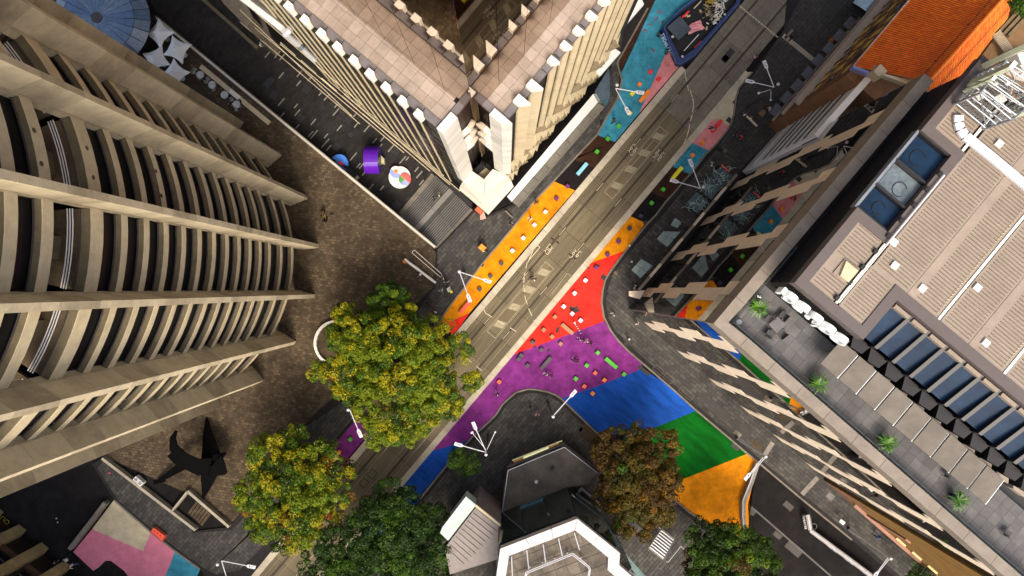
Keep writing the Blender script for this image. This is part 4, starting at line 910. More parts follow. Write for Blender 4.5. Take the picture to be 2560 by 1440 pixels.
# ------------------------------------------------------------------ brown building with orange tiled roof
ba, bd, bl = facade_basis((2134, 166), (2275, 0), 24); bn = Vector((-bd.y, bd.x)); bn = bn if bn.dot(-ba) > 0 else -bn
bb = thing('orange_roof_building', 'brown stone building with a bright orange tiled roof and yellow window blinds', 'building', (ba.x, ba.y, 0))
bst = mat('brown_stone', (.22, .105, .045), .8, var=.2, stain=.3, fine=.12); yel = mat('yellow_blind', (.68, .48, .09), .7, var=.12); lst = mat('pale_ledge', (.38, .31, .24), .8, var=.1)
o0 = ba - bd * 1.0 - bn * .1; LBL = bl + 14
MB().prism([xy(o0), xy(o0 + bd * LBL), xy(o0 + bd * LBL - bn * 10), xy(o0 - bn * 10)], 0, 23.6).build('wall', [bst], bb)
for k in range(14):
    for zi, z in enumerate((3.4, 7.4, 12.0, 15.8, 19.6)):
        s = 1.3 + k * 1.75; a = o0 + bd * s; b_ = a + bd * 1.0
        fr = MB().prism([xy(a + bn * .03), xy(b_ + bn * .03), xy(b_ - bn * .3), xy(a - bn * .3)], z, z + 2.2).build('window', [glassk], bb)
        if (k * 3 + zi * 5) % 4 < 3 and zi > 1: MB().prism([xy(a + bn * .06), xy(b_ + bn * .06), xy(b_ + bn * .02), xy(a + bn * .02)], z + (.2 if k % 2 else .9), z + 2.1).build('blind', [yel], fr)
        MB().prism([xy(a - bd * .1 + bn * .18), xy(b_ + bd * .1 + bn * .18), xy(b_ + bd * .1 + bn * .02), xy(a - bd * .1 + bn * .02)], z - .15, z - .02).build('window_sill', [lst if zi == 2 else bst], fr)
for z, w_ in ((11.2, .75), (6.2, .4), (2.6, .3)): MB().prism([xy(o0 + bn * w_), xy(o0 + bd * LBL + bn * w_), xy(o0 + bd * LBL), xy(o0)], z - .4, z).build('cornice', [lst], bb)
for k in range(12): a = o0 + bd * (k * 2.1) + bn * .4; MB().prism([xy(a), xy(a + bd * 1.5), xy(a + bd * 1.5 + bn * 1.0), xy(a + bn * 1.0)], 3.6, 3.8).build('shop_awning', [mat('slate_awning', (.10, .10, .12), .6)], bb)
# roof: two slopes
E0, E1 = Vector(P(2134, 166, 24)), Vector(P(2400, -148, 24)); 
K0, K1 = Vector(P(2322, 204, 31)), Vector(P(2570, -72, 31)); F0, F1 = Vector(P(2338, 208, 27.5)), Vector(P(2580, -50, 26))
F0 = K0 + (K0 - E0).normalized() * 0 + Vector((RE.x, RE.y, 0)) * 2.6 - V(0, 0, 3); F1 = K1 + Vector((RE.x, RE.y, 0)) * 2.6 - V(0, 0, 3)
ob = mat('roof_underlay', (.22, .035, .010), .8)
b = MB(); b.add([E0, E1, K1, K0, F0, F1], [(0, 1, 2, 3), (3, 2, 5, 4)]); rf = b.build('roof', [ob], bb)
otm = [mat('orange_tile_a', (.92, .19, .016), .6, var=.12, stain=.2), mat('orange_tile_b', (.95, .22, .016), .6, var=.12, stain=.15), mat('orange_tile_c', (.88, .165, .018), .6, var=.12, stain=.2)]
def tile_slope(A, B, D, C, name, nrow, ncol, side):
    """A,B lower edge, D,C upper edge"""
    cnt = 0; bb_ = MB(); mes = {}; nrm = (B - A).cross(D - A).normalized(); nrm = nrm if nrm.z > 0 else -nrm
    lst_ = []
    for j in range(nrow):
        for i_ in range(ncol):
            f = lambda u, v: A.lerp(B, u).lerp(D.lerp(C, u), v)
            p00, p10, p11, p01 = f(i_ / ncol, j / nrow), f((i_ + .80) / ncol, j / nrow), f((i_ + .80) / ncol, (j + 1.04) / nrow), f(i_ / ncol, (j + 1.04) / nrow)
            mid0, mid1 = f((i_ + .40) / ncol, j / nrow), f((i_ + .40) / ncol, (j + 1.04) / nrow)
            lo, hi = .10, .04
            vs = [p00 + nrm * .03, mid0 + nrm * (.03 + .07), p10 + nrm * .03, p01 + nrm * .0, mid1 + nrm * .06, p11 + nrm * .0]
            lst_.append((vs, random.randrange(3)))
    lst_.sort(key=lambda t: (t[0][0] - Vector(P(2240, 120, 27))).length)
    fs = [(0, 1, 4, 3), (1, 2, 5, 4), (0, 2, 1)]
    for n_, (vs, mi) in enumerate(lst_):
        if n_ < side: MB().add(vs, fs).build('roof_tile', [otm[mi]], rf)
        else: bb_.add(vs, fs, mi)
    bb_.build('roof_tile_field', otm, rf, kind='stuff')
tile_slope(E0, E1, K0, K1, 'roof_tile', 14, 68, 240)
tile_slope(F0, F1, K0, K1, 'roof_tile', 4, 62, 30)
for k in range(24): p, q = K0.lerp(K1, k / 24), K0.lerp(K1, (k + .97) / 24); MB().tube(p + V(0, 0, .06), q + V(0, 0, .06), .16, n=6).build('ridge_tile', [otm[1]], rf)
off = (E0 - K0).normalized() * 1.1
b = MB(); b.path([K0 + off + V(0, 0, .25), K1 + off + V(0, 0, .25)], .03, n=4); b.path([K0 + (F0 - K0) * .5 + V(0, 0, .3), K1 + (F1 - K1) * .5 + V(0, 0, .3)], .03, n=4)
for k in range(12): p = (K0 + off).lerp(K1 + off, k / 12); b.tube(p, p + V(0, 0, .3), .05, n=4)
b.build('safety_cable', [blackm], rf)
MB().bar(E0 + V(0, 0, -.1), E1 + V(0, 0, -.1), .25, .18).build('eaves_gutter', [lst], bb)
MB().prism(Q([(2134, 163), (2178, 180), (2190, 162), (2188, 176), (2183, 190), (2132, 170)], 26), 25.2, 26).build('lead_flashing', [mat('lead_blue', (.20, .22, .42), .6)], bb)
for pts, z0, z1 in (([(2184, 178), (2202, 160), (2219, 178), (2202, 196)], 26.0, 27.5), ([(2205, 187), (2212, 184), (2292, 206), (2286, 217)], 27.5, 28.3)): MB().prism(Q(pts, z1), z0, z1).build('chimney', [cream], bb)
wedge = MB().prism([xy(E0), xy(K0), xy(F0), xy(E0 - Vector((bn.x, bn.y, 0)) * 12)], 10, 23.5).build('gable_wall', [bst], bb)
# dark deck area to the right of the orange roof
r = thing('timber_roof_deck', 'brown roof deck with timber slats in the upper right corner', 'roof', P(2500, 80, 40)); 
dkm = mat('deck_brown', (.24, .13, .05), .8, var=.2, stain=.3, fine=.1)
MB().prism(Q([(2560, -80), (2700, 0), (2750, 250), (2600, 380), (2440, 160), (2470, 118), (2530, 40)], 44), 43.5, 44).build('deck', [dkm], r)
for k in range(30):
    t = k / 30; p = lerp((2480, 92), (2556, 195), t); q = (p[0] + 19, p[1] - 15 + 4 * t); MB().bar(P(*p, 44.6), P(*q, 44.6), .1, .12).build('slat', [mat('pale_slat', (.40, .31, .19), .7)], r)
for k in range(3): p = (2490 + 13 * k, 84 + 4 * k); MB().bar(P(*p, 44.2), P(p[0] + 58, p[1] - 62, 44.2), .22, .3).build('deck_beam', [mat('beam_brown', (.16, .11, .05), .7)], r)
MB().prism(Q([(2540, 128), (2600, 135), (2600, 190), (2556, 165)], 46), 44.1, 46).build('white_plant_box', [white], r)
# glazed box roof at the top
r = thing('glazed_canopy', 'dark framed box canopy with curved glass panes at the top edge', 'canopy', P(2180, 0, 5))
MB().prism(Q([(2118, 12), (2150, -40), (2280, -40), (2190, 66)], 5), 4.5, 4.7).build('frame', [blackm], r)
for k, pts in enumerate(([(2132, 7), (2160, -30), (2220, 32), (2192, 60)], [(2166, -34), (2196, -60), (2250, -2), (2225, 28)])):
    a, b_, c, d = [Vector(P(*p, 5.2)) for p in pts]
    bm = MB(); n = 8
    for j in range(n + 1): t = j / n; bm.v += [tuple(a.lerp(d, t) + V(0, 0, .5 * math.sin(t * math.pi))), tuple(b_.lerp(c, t) + V(0, 0, .5 * math.sin(t * math.pi)))]
    for j in range(n): bm.f.append((2 * j, 2 * j + 1, 2 * j + 3, 2 * j + 2)); bm.m.append(0)
    bm.build('glass_vault', [mat('vault_glass', (.40, .47, .47), .15, .5, var=.3, scale=1)], r, smooth=True)
# ------------------------------------------------------------------ golden stone building lower right
gb = thing('golden_building', 'golden brown tiled building next to the mirror building on the lower street', 'building', (*xy(G0 + DS * SW_L), 0))
gst = mat('golden_tile', (.24, .125, .025), .6, var=.2, scale=1, stain=.3, fine=.15); pkst = mat('pink_band', (.34, .17, .11), .7, var=.1); crw = mat('cream_head', (.72, .50, .22), .7, var=.1)
g0 = G0 + DS * (SW_L + .02) + nSW * .16
MB().prism([xy(g0), xy(g0 + DS * 45), xy(g0 + DS * 45 - nSW * 12), xy(g0 - nSW * .3)], 0, 39).build('body', [gst], gb)
for k in range(40):
    for z0, z1 in ((0, 4.2), (4.6, 9), (9, 14), (14, 20), (20, 27), (27, 33), (33, 39)):
        if k > 24: continue
        a = g0 + DS * (k * 1.8 + .03); b_ = g0 + DS * (k * 1.8 + 1.77)
        MB().prism([xy(a + nSW * .06), xy(b_ + nSW * .06), xy(b_), xy(a)], z0 + .02, z1 - .02).build('wall_tile_panel', [gst if k > 1 or z0 > 5 else bst], gb)
MB().prism([xy(g0 + DS * 3 + nSW * .45), xy(g0 + DS * 45 + nSW * .45), xy(g0 + DS * 45 + nSW * .06), xy(g0 + DS * 3 + nSW * .06)], 4.25, 4.6).build('string_course', [pkst], gb)
MB().prism([xy(g0 + DS * 5 + nSW * .25), xy(g0 + DS * 5.7 + nSW * .25), xy(g0 + DS * 5.7 + nSW * .06), xy(g0 + DS * 5 + nSW * .06)], 4.6, 14).build('pilaster', [pkst], gb)
for k in range(16):
    for z in (2.6, 7.2, 11.5):
        a = g0 + DS * (4 + k * 2.6 + (z > 5) * 4); b_ = a + DS * 1.5
        if z > 8 and k < 3: continue
        MB().prism([xy(a + nSW * .3), xy(b_ + nSW * .3), xy(b_ + nSW * .07), xy(a + nSW * .07)], z, z + .35).build('window_head', [crw], gb)
# ------------------------------------------------------------------ glass pavilion with white roof rim (bottom)
pv = thing('glass_pavilion', 'angular glass pavilion with a thick white roof rim and a low flat annex', 'building', P(1400, 1330))
ZV = 17.5; lowm = mat('annex_roof', (.15, .128, .10), .85, var=.2, scale=.8, stain=.35, fine=.12); dgl = mat('green_black_glass', (.035, .055, .05), .04, .55, var=.3)
MB().prism(Q([(1270, 1176), (1411, 1118), (1493, 1183), (1470, 1210), (1416, 1219), (1255, 1282), (1258, 1240)], 4.2), 0, 4.2).build('low_roof', [lowm], pv)
b = MB(); b.path([P(x, y, 4.35) for x, y in ((1255, 1282), (1270, 1176), (1411, 1118), (1495, 1183))], .06, n=4); b.build('roof_edge_trim', [silver], pv)
b = MB(); b.path([P(x, y, 3.9) for x, y in ((1268, 1168), (1408, 1110), (1497, 1180))], .18, n=6); b.build('canopy_edge', [darkm], pv)
ye = mat('sign_light_yellow', (.80, .78, .40), .6, var=.05, emit=.25)
sgn = MB().prism(Q([(1308, 1144), (1371, 1118), (1373, 1124), (1310, 1150)], 3.8), 3.2, 3.8).build('light_box', [ye], pv)
for pts in ([(1283, 1153), (1308, 1143), (1310, 1150), (1285, 1158)], [(1371, 1117), (1396, 1107), (1399, 1112), (1373, 1124)]): MB().prism(Q(pts, 3.78), 3.2, 3.78).build('light_box_end', [mat('sign_orange', (.50, .24, .03), .6, var=.4, scale=6)], pv)
MB().bar(P(1281, 1150, 3.7), P(1405, 1101, 3.7), .12, .25).build('sign_rail', [mat('pale_yellow', (.75, .73, .42), .6)], pv)
MB().box(P(1340, 1202, 4.2)[:2], .35, .35, 4.2, 4.9, .8).build('roof_light', [white], pv); MB().box(P(1381, 1170, 4.2)[:2], .5, .4, 4.2, 4.5, ANG).build('roof_box', [mh], pv)
# tall glass body: outline at the foot
foot = [(1255, 1282), (1418, 1219), (1510, 1290), (1512, 1310), (1640, 1420), (1640, 1600), (1230, 1600)]
fw = [Vector(P(x, y, 4.2)[:2]) for x, y in foot]; fw = Q([(1245, 1372), (1443, 1297), (1545, 1376), (1540, 1415), (1600, 1465), (1600, 1700), (1225, 1700)], ZV)
for k in range(5):
    a, b_ = Vector(fw[k - 1] if k else fw[-1]), Vector(fw[k]) if k else Vector(fw[0]); n_ = max(1, int((b_ - a).length / 2.4))
    for j in range(n_):
        p, q = a.lerp(b_, j / n_), a.lerp(b_, (j + .985) / n_); MB().bar((*p, 0), (*q, 0), .08, ZV - 1.6).build('glass_panel', [dgl], pv)
cen = Vector(P(1400, 1500, ZV)[:2]); MB().prism([xy(Vector(p).lerp(cen, .04)) for p in fw], 0, ZV - .6).build('body', [mat('pavilion_dark', (.02, .022, .02), .5)], pv)
for pts in ([(1256, 1283), (1300, 1265), (1300, 1270), (1256, 1290)],): MB().prism(Q([(1300, 1268), (1358, 1246), (1358, 1252), (1300, 1274)], 6), 5, 6).build('blue_trim', [mat('blue_trim', (.06, .15, .2), .4)], pv)
outr = [(1238, 1460), (1250.6, 1372), (1443, 1297), (1550, 1383), (1548, 1413), (1590, 1450)]; innr = [(1262, 1460), (1272, 1390), (1438, 1326), (1521, 1394), (1519, 1425), (1560, 1460)]
for k in range(5):
    nn = {0: 1, 1: 3, 2: 2, 3: 1, 4: 1}[k]
    for j in range(nn):
        t0, t1 = j / nn + .002, (j + 1) / nn - .004
        MB().prism(Q([lerp(outr[k], outr[k + 1], t0), lerp(outr[k], outr[k + 1], t1), lerp(innr[k], innr[k + 1], t1), lerp(innr[k], innr[k + 1], t0)], ZV), ZV - 1.1, ZV).build('roof_rim_panel', [mat('rim_white', (.50, .50, .48), .6, var=.05, stain=.08)], pv)
rfl = MB().prism(Q(innr + [(1560, 1600), (1262, 1600)], ZV - .6), ZV - 1.1, ZV - .62).build('roof_deck', [mat('moss_joint', (.022, .022, .014), .9)], pv)
tiles(Q(innr + [(1560, 1520), (1262, 1520)], ZV - .6), ZV - .6, 1.35, 1.35, [mat('roof_slab_a', (.13, .105, .075), .85, var=.3, scale=1.5, stain=.5, fine=.15), mat('roof_slab_b', (.155, .125, .09), .85, var=.3, scale=1.5, stain=.5, fine=.15)], rfl, name='roof_slab', gap=.07, ang=math.radians(21), bond=0, thick=.05)
b = MB(); b.path([P(x, y, ZV + .2) for x, y in ((1311, 1445), (1315, 1430), (1428, 1384), (1434, 1384), (1474, 1417), (1476, 1424), (1472, 1445))], .05); b.path([P(x, y, ZV + .2) for x, y in ((1314, 1445), (1318, 1433), (1429, 1388), (1432, 1388), (1471, 1419), (1473, 1425), (1469, 1445))], .05); b.build('roof_pipe', [silver], pv)
for (x0, y0, x1, y1) in ((1279, 1392, 1281, 1440), (1317, 1376, 1322, 1423), (1358, 1361, 1364, 1406), (1396, 1346, 1406, 1390), (1436, 1332, 1449, 1375)): MB().tube(P(x0, y0, ZV + .1), P(x1, y1, ZV + .1), .055, n=5).build('roof_strut', [silver], pv)
for (x, y) in ((1325, 1418), (1356, 1406), (1387, 1396), (1418, 1383), (1452, 1395)): MB().tube(P(x, y, ZV - .5), P(x, y, ZV + .3), .07).build('pipe_bracket', [silver], pv)
# green glass skirt on the right
for pts, z in (([(1430, 1235), (1512, 1300), (1560, 1380), (1640, 1470), (1600, 1470), (1545, 1400), (1500, 1330)], 7), ): MB().prism(Q(pts, z), z - .08, z).build('glass_skirt', [mat('skirt_glass', (.10, .20, .19), .1, .2, var=.3, alpha=.5)], pv)
b = MB(); b.path([P(x, y, 7.1) for x, y in ((1430, 1235), (1480, 1298))], .05); b.path([P(x, y, 7.1) for x, y in ((1434, 1266), (1478, 1302))], .05); b.build('skirt_rail', [silver], pv)
r = thing('stair_railing', 'pale rectangular handrail round the small stair beside the glass pavilion', 'railing', P(1470, 1230))
b = MB(); b.path([P(x, y, 1.0) for x, y in ((1437, 1238), (1454, 1219), (1510, 1268))], .05); b.path([P(x, y, 1.0) for x, y in ((1440, 1241), (1455, 1224), (1512, 1273))], .04); b.build('handrail', [silver], r)
MB().prism(Q([(1440, 1240), (1454, 1222), (1511, 1270), (1495, 1290)], .14), 0, .14).build('landing', [pave[0]], r)
r = thing('advertising_sign', 'thin upright sign panel with pink and white print by the pavilion', 'sign', P(1430, 1228)); MB().bar(P(1420, 1219, .5), P(1445, 1243, .5), .12, 2.2).build('panel', [mat('pink_print', (.6, .25, .25), .6, var=.6, scale=6)], r)
# side annex with ribbed roof
sa = thing('ribbed_annex', 'low annex with a ribbed grey roof and pale glazed edge beside the pavilion', 'building', P(1180, 1340)); ZX = 10
rib_m = mat('ribbed_roof', (.25, .215, .195), .7, var=.08, stain=.2); pgl = mat('pale_glazing', (.50, .60, .55), .3, var=.15, stain=.3)
MB().prism(Q([(1192, 1266), (1252, 1314), (1251, 1396), (1125, 1436), (1112, 1370)], ZX), 0, ZX).build('roof', [rib_m], sa)
for k in range(11):
    t = k / 10; p = lerp((1190, 1272), (1118, 1372), t); q = (p[0] + 62 - 2 * k, p[1] + 48 - k); 
    q = (min(q[0], 1250), q[1]); MB().bar(P(*p, ZX), P(*q, ZX), .09, .09).build('roof_rib', [mat('rib_grey', (.22, .18, .165), .7)], sa)
MB().prism(Q([(1165, 1241), (1190, 1262), (1186, 1268), (1120, 1352), (1100, 1332), (1106, 1318)], ZX + .6), ZX - 2, ZX + .6).build('glazed_edge', [pgl], sa)
MB().bar(P(1189, 1262, ZX + .3), P(1251, 1312, ZX + .3), .28, .35).build('edge_flashing', [cream], sa)
# ------------------------------------------------------------------ stone pilaster building, lower left
lb_ = thing('pilaster_building', 'dark building with sandstone pilasters in the lower left corner', 'building', P(0, 1440))
pa, pd_, pl_ = facade_basis((6, 1277), (286, 1501), 0); 
pil = mat('sandstone_block', (.42, .30, .12), .8, var=.14, stain=.3, fine=.06); dks = mat('dark_facade', (.025, .017, .012), .6, var=.3)
pn_ = Vector((-pd_.y, pd_.x)); pn_ = pn_ if pn_.dot(-pa) > 0 else -pn_
pa = pa - pn_ * 1.1
MB().prism([xy(pa - pd_ * 10), xy(pa + pd_ * 60), xy(pa + pd_ * 60 - pn_ * 20), xy(pa - pd_ * 10 - pn_ * 20)], 0, 30).build('body', [dks], lb_)
for k in range(7):
    s = -1.0 + k * 3.87
    for z0 in range(0, 26, 2):
        a = pa + pd_ * s; MB().prism([xy(a), xy(a + pd_ * 1.25), xy(a + pd_ * 1.25 + pn_ * 1.1), xy(a + pn_ * 1.1)], z0 + .03, z0 + 1.98).build('pilaster_block', [pil], lb_)
    for z in (4, 8, 12, 16):
        a = pa + pd_ * (s + 1.25); b_ = a + pd_ * 2.62
        MB().prism([xy(a), xy(b_), xy(b_ + pn_ * .5), xy(a + pn_ * .5)], z, z + .5).build('ledge', [mat('brown_ledge', (.11, .055, .03), .7, var=.2)], lb_)
        wn_ = MB().prism([xy(a + pd_ * .6 + pn_ * .02), xy(b_ - pd_ * .6 + pn_ * .02), xy(b_ - pd_ * .6 + pn_ * .08), xy(a + pd_ * .6 + pn_ * .08)], z + .9, z + 3.2).build('window', [mirror], lb_)
        MB().bar((*xy(a + pd_ * .6 + pn_ * .12), z + 2), (*xy(b_ - pd_ * .6 + pn_ * .12), z + 2), .08, .08).build('window_bar', [steel], wn_)
o = text('OUT', .9, mat('yellow_road_paint', (.55, .38, .02), .8), 'road_lettering', loc=P(9, 1297, .01), rot=(0, 0, math.radians(140)), kind='structure')
# side building piece top left, over the alley
r = thing('alley_block', 'stepped concrete block end above the alley at the top edge', 'building', P(600, 0, 6)); 
MB().prism(Q([(500, -80), (560, -90), (632, 42), (617, 68), (560, 10)], 9), ZA, 9).build('block', [mat('dim_block', (.17, .14, .10), .8, stain=.3)], r); MB().prism(Q([(560, -60), (650, 20), (678, 92), (640, 60), (632, 48)], 5), ZA, 5).build('lower_block', [mat('dim_concrete', (.12, .10, .08), .8)], r)
MB().bar(P(420, -80, ZA), P(646, 122, ZA), .45, .6).build('low_wall', [mat('dim_wall', (.12, .10, .06), .8, var=.3)], r)
# ------------------------------------------------------------------ cube seats and benches
pc = {}
def pm(n, c): pc[n] = mat('seat_' + n, c, .5, var=.06, stain=.08); return pc[n]
pm('orange', (.90, .26, .008)); pm('yellow', (.86, .80, .006)); pm('green', (.07, .50, .012)); pm('red', (.85, .022, .022)); pm('white', (.85, .78, .80)); pm('pale blue', (.62, .78, .83)); pm('purple', (.14, .02, .14)); pm('navy', (.035, .025, .07)); pm('brown', (.40, .20, .09)); pm('grey', (.07, .06, .065)); pm('coral', (.86, .13, .05)); pm('pink white', (.86, .66, .68)); pm('sky', (.28, .62, .72))
hole = mat('drain_hole', (.02, .02, .02), .8)
def cube_mesh(L, W, Hh, m):
    bm = bmesh.new(); bmesh.ops.create_cube(bm, size=1); bmesh.ops.scale(bm, vec=(L, W, Hh), verts=bm.verts); bmesh.ops.translate(bm, vec=(0, 0, Hh / 2 + .03), verts=bm.verts)
    bmesh.ops.bevel(bm, geom=bm.edges[:], offset=.035, segments=2, affect='EDGES'); me = bpy.data.meshes.new('seat'); bm.to_mesh(me); bm.free(); me.materials.append(m); return me
SM = {}
basem = MB().box((0, 0), .40, .40, 0, .035).mesh('base', blackm); capm = MB().prism([(.03 * math.cos(t), .03 * math.sin(t)) for t in np.linspace(0, 6.28, 8, endpoint=False)], .452, .456).mesh('drain_cap', hole)
def seat(x, y, col, label, bench=0, rot=0, L=2.0):
    k = (col, bench, L); 
    if k not in SM: SM[k] = cube_mesh(L if bench else .5, .5, .42, pc[col])
    loc = P(x, y, .012) if True else None
    e = thing('bench' if bench else 'cube_seat', label, 'bench' if bench else 'seat', (loc[0], loc[1], .015 + .0), group='coloured benches on the painted lanes' if bench else 'coloured cube seats on the painted lanes', rotz=ANG + rot)
    for nm, me in (('seat', SM[k]), ('base', basem), ('drain_cap', capm)):
        o = bpy.data.objects.new(nm, me); COL.objects.link(o); o.parent = e
        if nm == 'base' and bench: o.scale = ((L - .1) / .4, 1, 1)
seats = [
 (1418, 466, 'purple', 'purple cube seat astride the line where orange paint meets the black patch'), (1391, 497, 'purple', 'purple cube seat on the orange paint, just inside its upper end'),
 (1363.5, 530, 'pink white', 'pale pink cube seat on the orange lane, upper of the two pink ones'), (1336, 562.5, 'pink white', 'pale pink cube seat next to the walker in white on the orange lane'),
 (1308.5, 595, 'pale blue', 'pale blue cube seat on the orange lane, upper of the two pale blue ones'), (1281, 627, 'pale blue', 'pale blue cube seat on the orange lane, lower of the two pale blue ones'),
 (1253.5, 659, 'grey', 'dark grey cube seat on the orange lane, uppermost of three dark ones'), (1226, 691, 'grey', 'dark grey cube seat under the lamp head on the orange lane'), (1199, 723.5, 'grey', 'dark grey cube seat on the orange lane nearest the orange bench'),
 (1519, 348, 'green', 'green cube seat on the edge between turquoise and brown paint'), (1492, 380, 'green', 'green cube seat alone on the brown paint left of the tram line'), (1546, 316, 'green', 'green cube seat on the turquoise paint beside the walker in black'),
 (1574, 284, 'yellow', 'yellow cube seat under the lower lamp head on turquoise paint'), (1580, 235, 'yellow', 'yellow cube seat between the two lamp heads on turquoise paint'), (1598, 212, 'orange', 'orange cube seat just above the orange bench on turquoise paint'),
 (1625, 181, 'red', 'red cube seat on the turquoise paint near the pink edge'), (1646, 199, 'red', 'red cube seat on the pink paint below the wheeled boat'),
 (1756, 357, 'orange', 'orange cube seat on the small pink patch right of the tram line'), (1730, 389, 'orange', 'orange cube seat on the small turquoise patch right of the tram line'), (1657, 474, 'green', 'bright green cube seat on the brown paint below the yellow bench'), (1628, 508, 'green', 'bright green cube seat on the black paint right of the tram line'),
 (1601, 540, 'navy', 'navy cube seat at the top edge of the right hand orange paint'), (1573, 572, 'navy', 'navy cube seat in the middle of the right hand orange paint'), (1546, 604, 'purple', 'violet cube seat on the right hand orange paint, uppermost violet one'), (1518, 637, 'purple', 'violet cube seat where right hand orange paint meets red'), (1490, 669, 'purple', 'violet cube seat alone on the red paint beside the pale strip'),
 (1463, 701, 'white', 'white cube seat on the red paint, uppermost of the row'), (1436, 733, 'white', 'white cube seat on the red paint, second from the top of the row'), (1409, 766, 'pale blue', 'pale blue cube seat left of the dark worn patch on red paint'), (1430, 784, 'pale blue', 'pale blue cube seat touching the dark worn patch on red paint'), (1451, 801, 'pale blue', 'pale blue cube seat right of the brown bench on red paint'),
 (1387, 792, 'brown', 'tan cube seat above the brown bench on red paint'), (1359, 824, 'brown', 'tan cube seat nearest the pale strip on red paint'), (1380, 841, 'brown', 'tan cube seat near the purple edge but still on red paint'), (1401, 859, 'brown', 'tan cube seat on the purple paint just below the red edge'),
 (1331, 856, 'grey', 'charcoal cube seat standing on red paint near the pale strip'), (1353, 874, 'grey', 'charcoal cube seat on purple paint above the charcoal bench'), (1303, 888, 'grey', 'charcoal cube seat, upper of a touching pair at the red tip'), (1297, 897, 'grey', 'charcoal cube seat, lower of a touching pair at the red tip'), (1319, 913, 'grey', 'charcoal cube seat left of the charcoal bench on purple paint'),
 (1493.5, 881, 'green', 'bright green cube seat above the green bench on purple paint'), (1466, 913, 'green', 'bright green cube seat left of the green bench on purple paint'), (1439, 946, 'green', 'bright green cube seat lowest and leftmost of those on purple paint'), (1559, 935, 'green', 'bright green cube seat on the purple and blue border'),
 (1487, 931.5, 'coral', 'coral cube seat between green cubes on purple paint'), (1510, 949.5, 'orange', 'amber cube seat on purple paint just above the blue edge'), (1460, 965, 'coral', 'coral cube seat on purple paint just above the blue edge'), (1481, 983, 'orange', 'amber cube seat alone on the blue paint'), (1248, 954, 'coral', 'coral cube seat in the narrow purple lane by the big tree'),
 (877, 1097, 'green', 'green cube seat on the purple corner between two trees'), (849, 1129, 'orange', 'orange cube seat on the purple corner between two trees')]
for x, y, c, l in seats: seat(x, y, c, l)
for x, y, c, l, r_ in ((1162, 768, 'coral', 'orange bench at the lower end of the orange lane near the red tip', 0), (1455, 423, 'sky', 'pale turquoise bench on the black paint left of the tram line', 0), (1611, 241, 'orange', 'amber bench straddling turquoise and pink paint', 0), (1790, 317, 'red', 'red bench with a seated person on the small pink patch', 0), (1692, 433, 'yellow', 'yellow bench half on turquoise and half on brown paint', 0), (1418, 822, 'brown', 'tan bench on the red paint', math.pi / 2), (1365, 907, 'grey', 'charcoal bench on the purple paint', 0), (1527, 907, 'green', 'bright green bench on the purple paint', math.pi / 2)):
    seat(x, y, c, l, 1, r_)
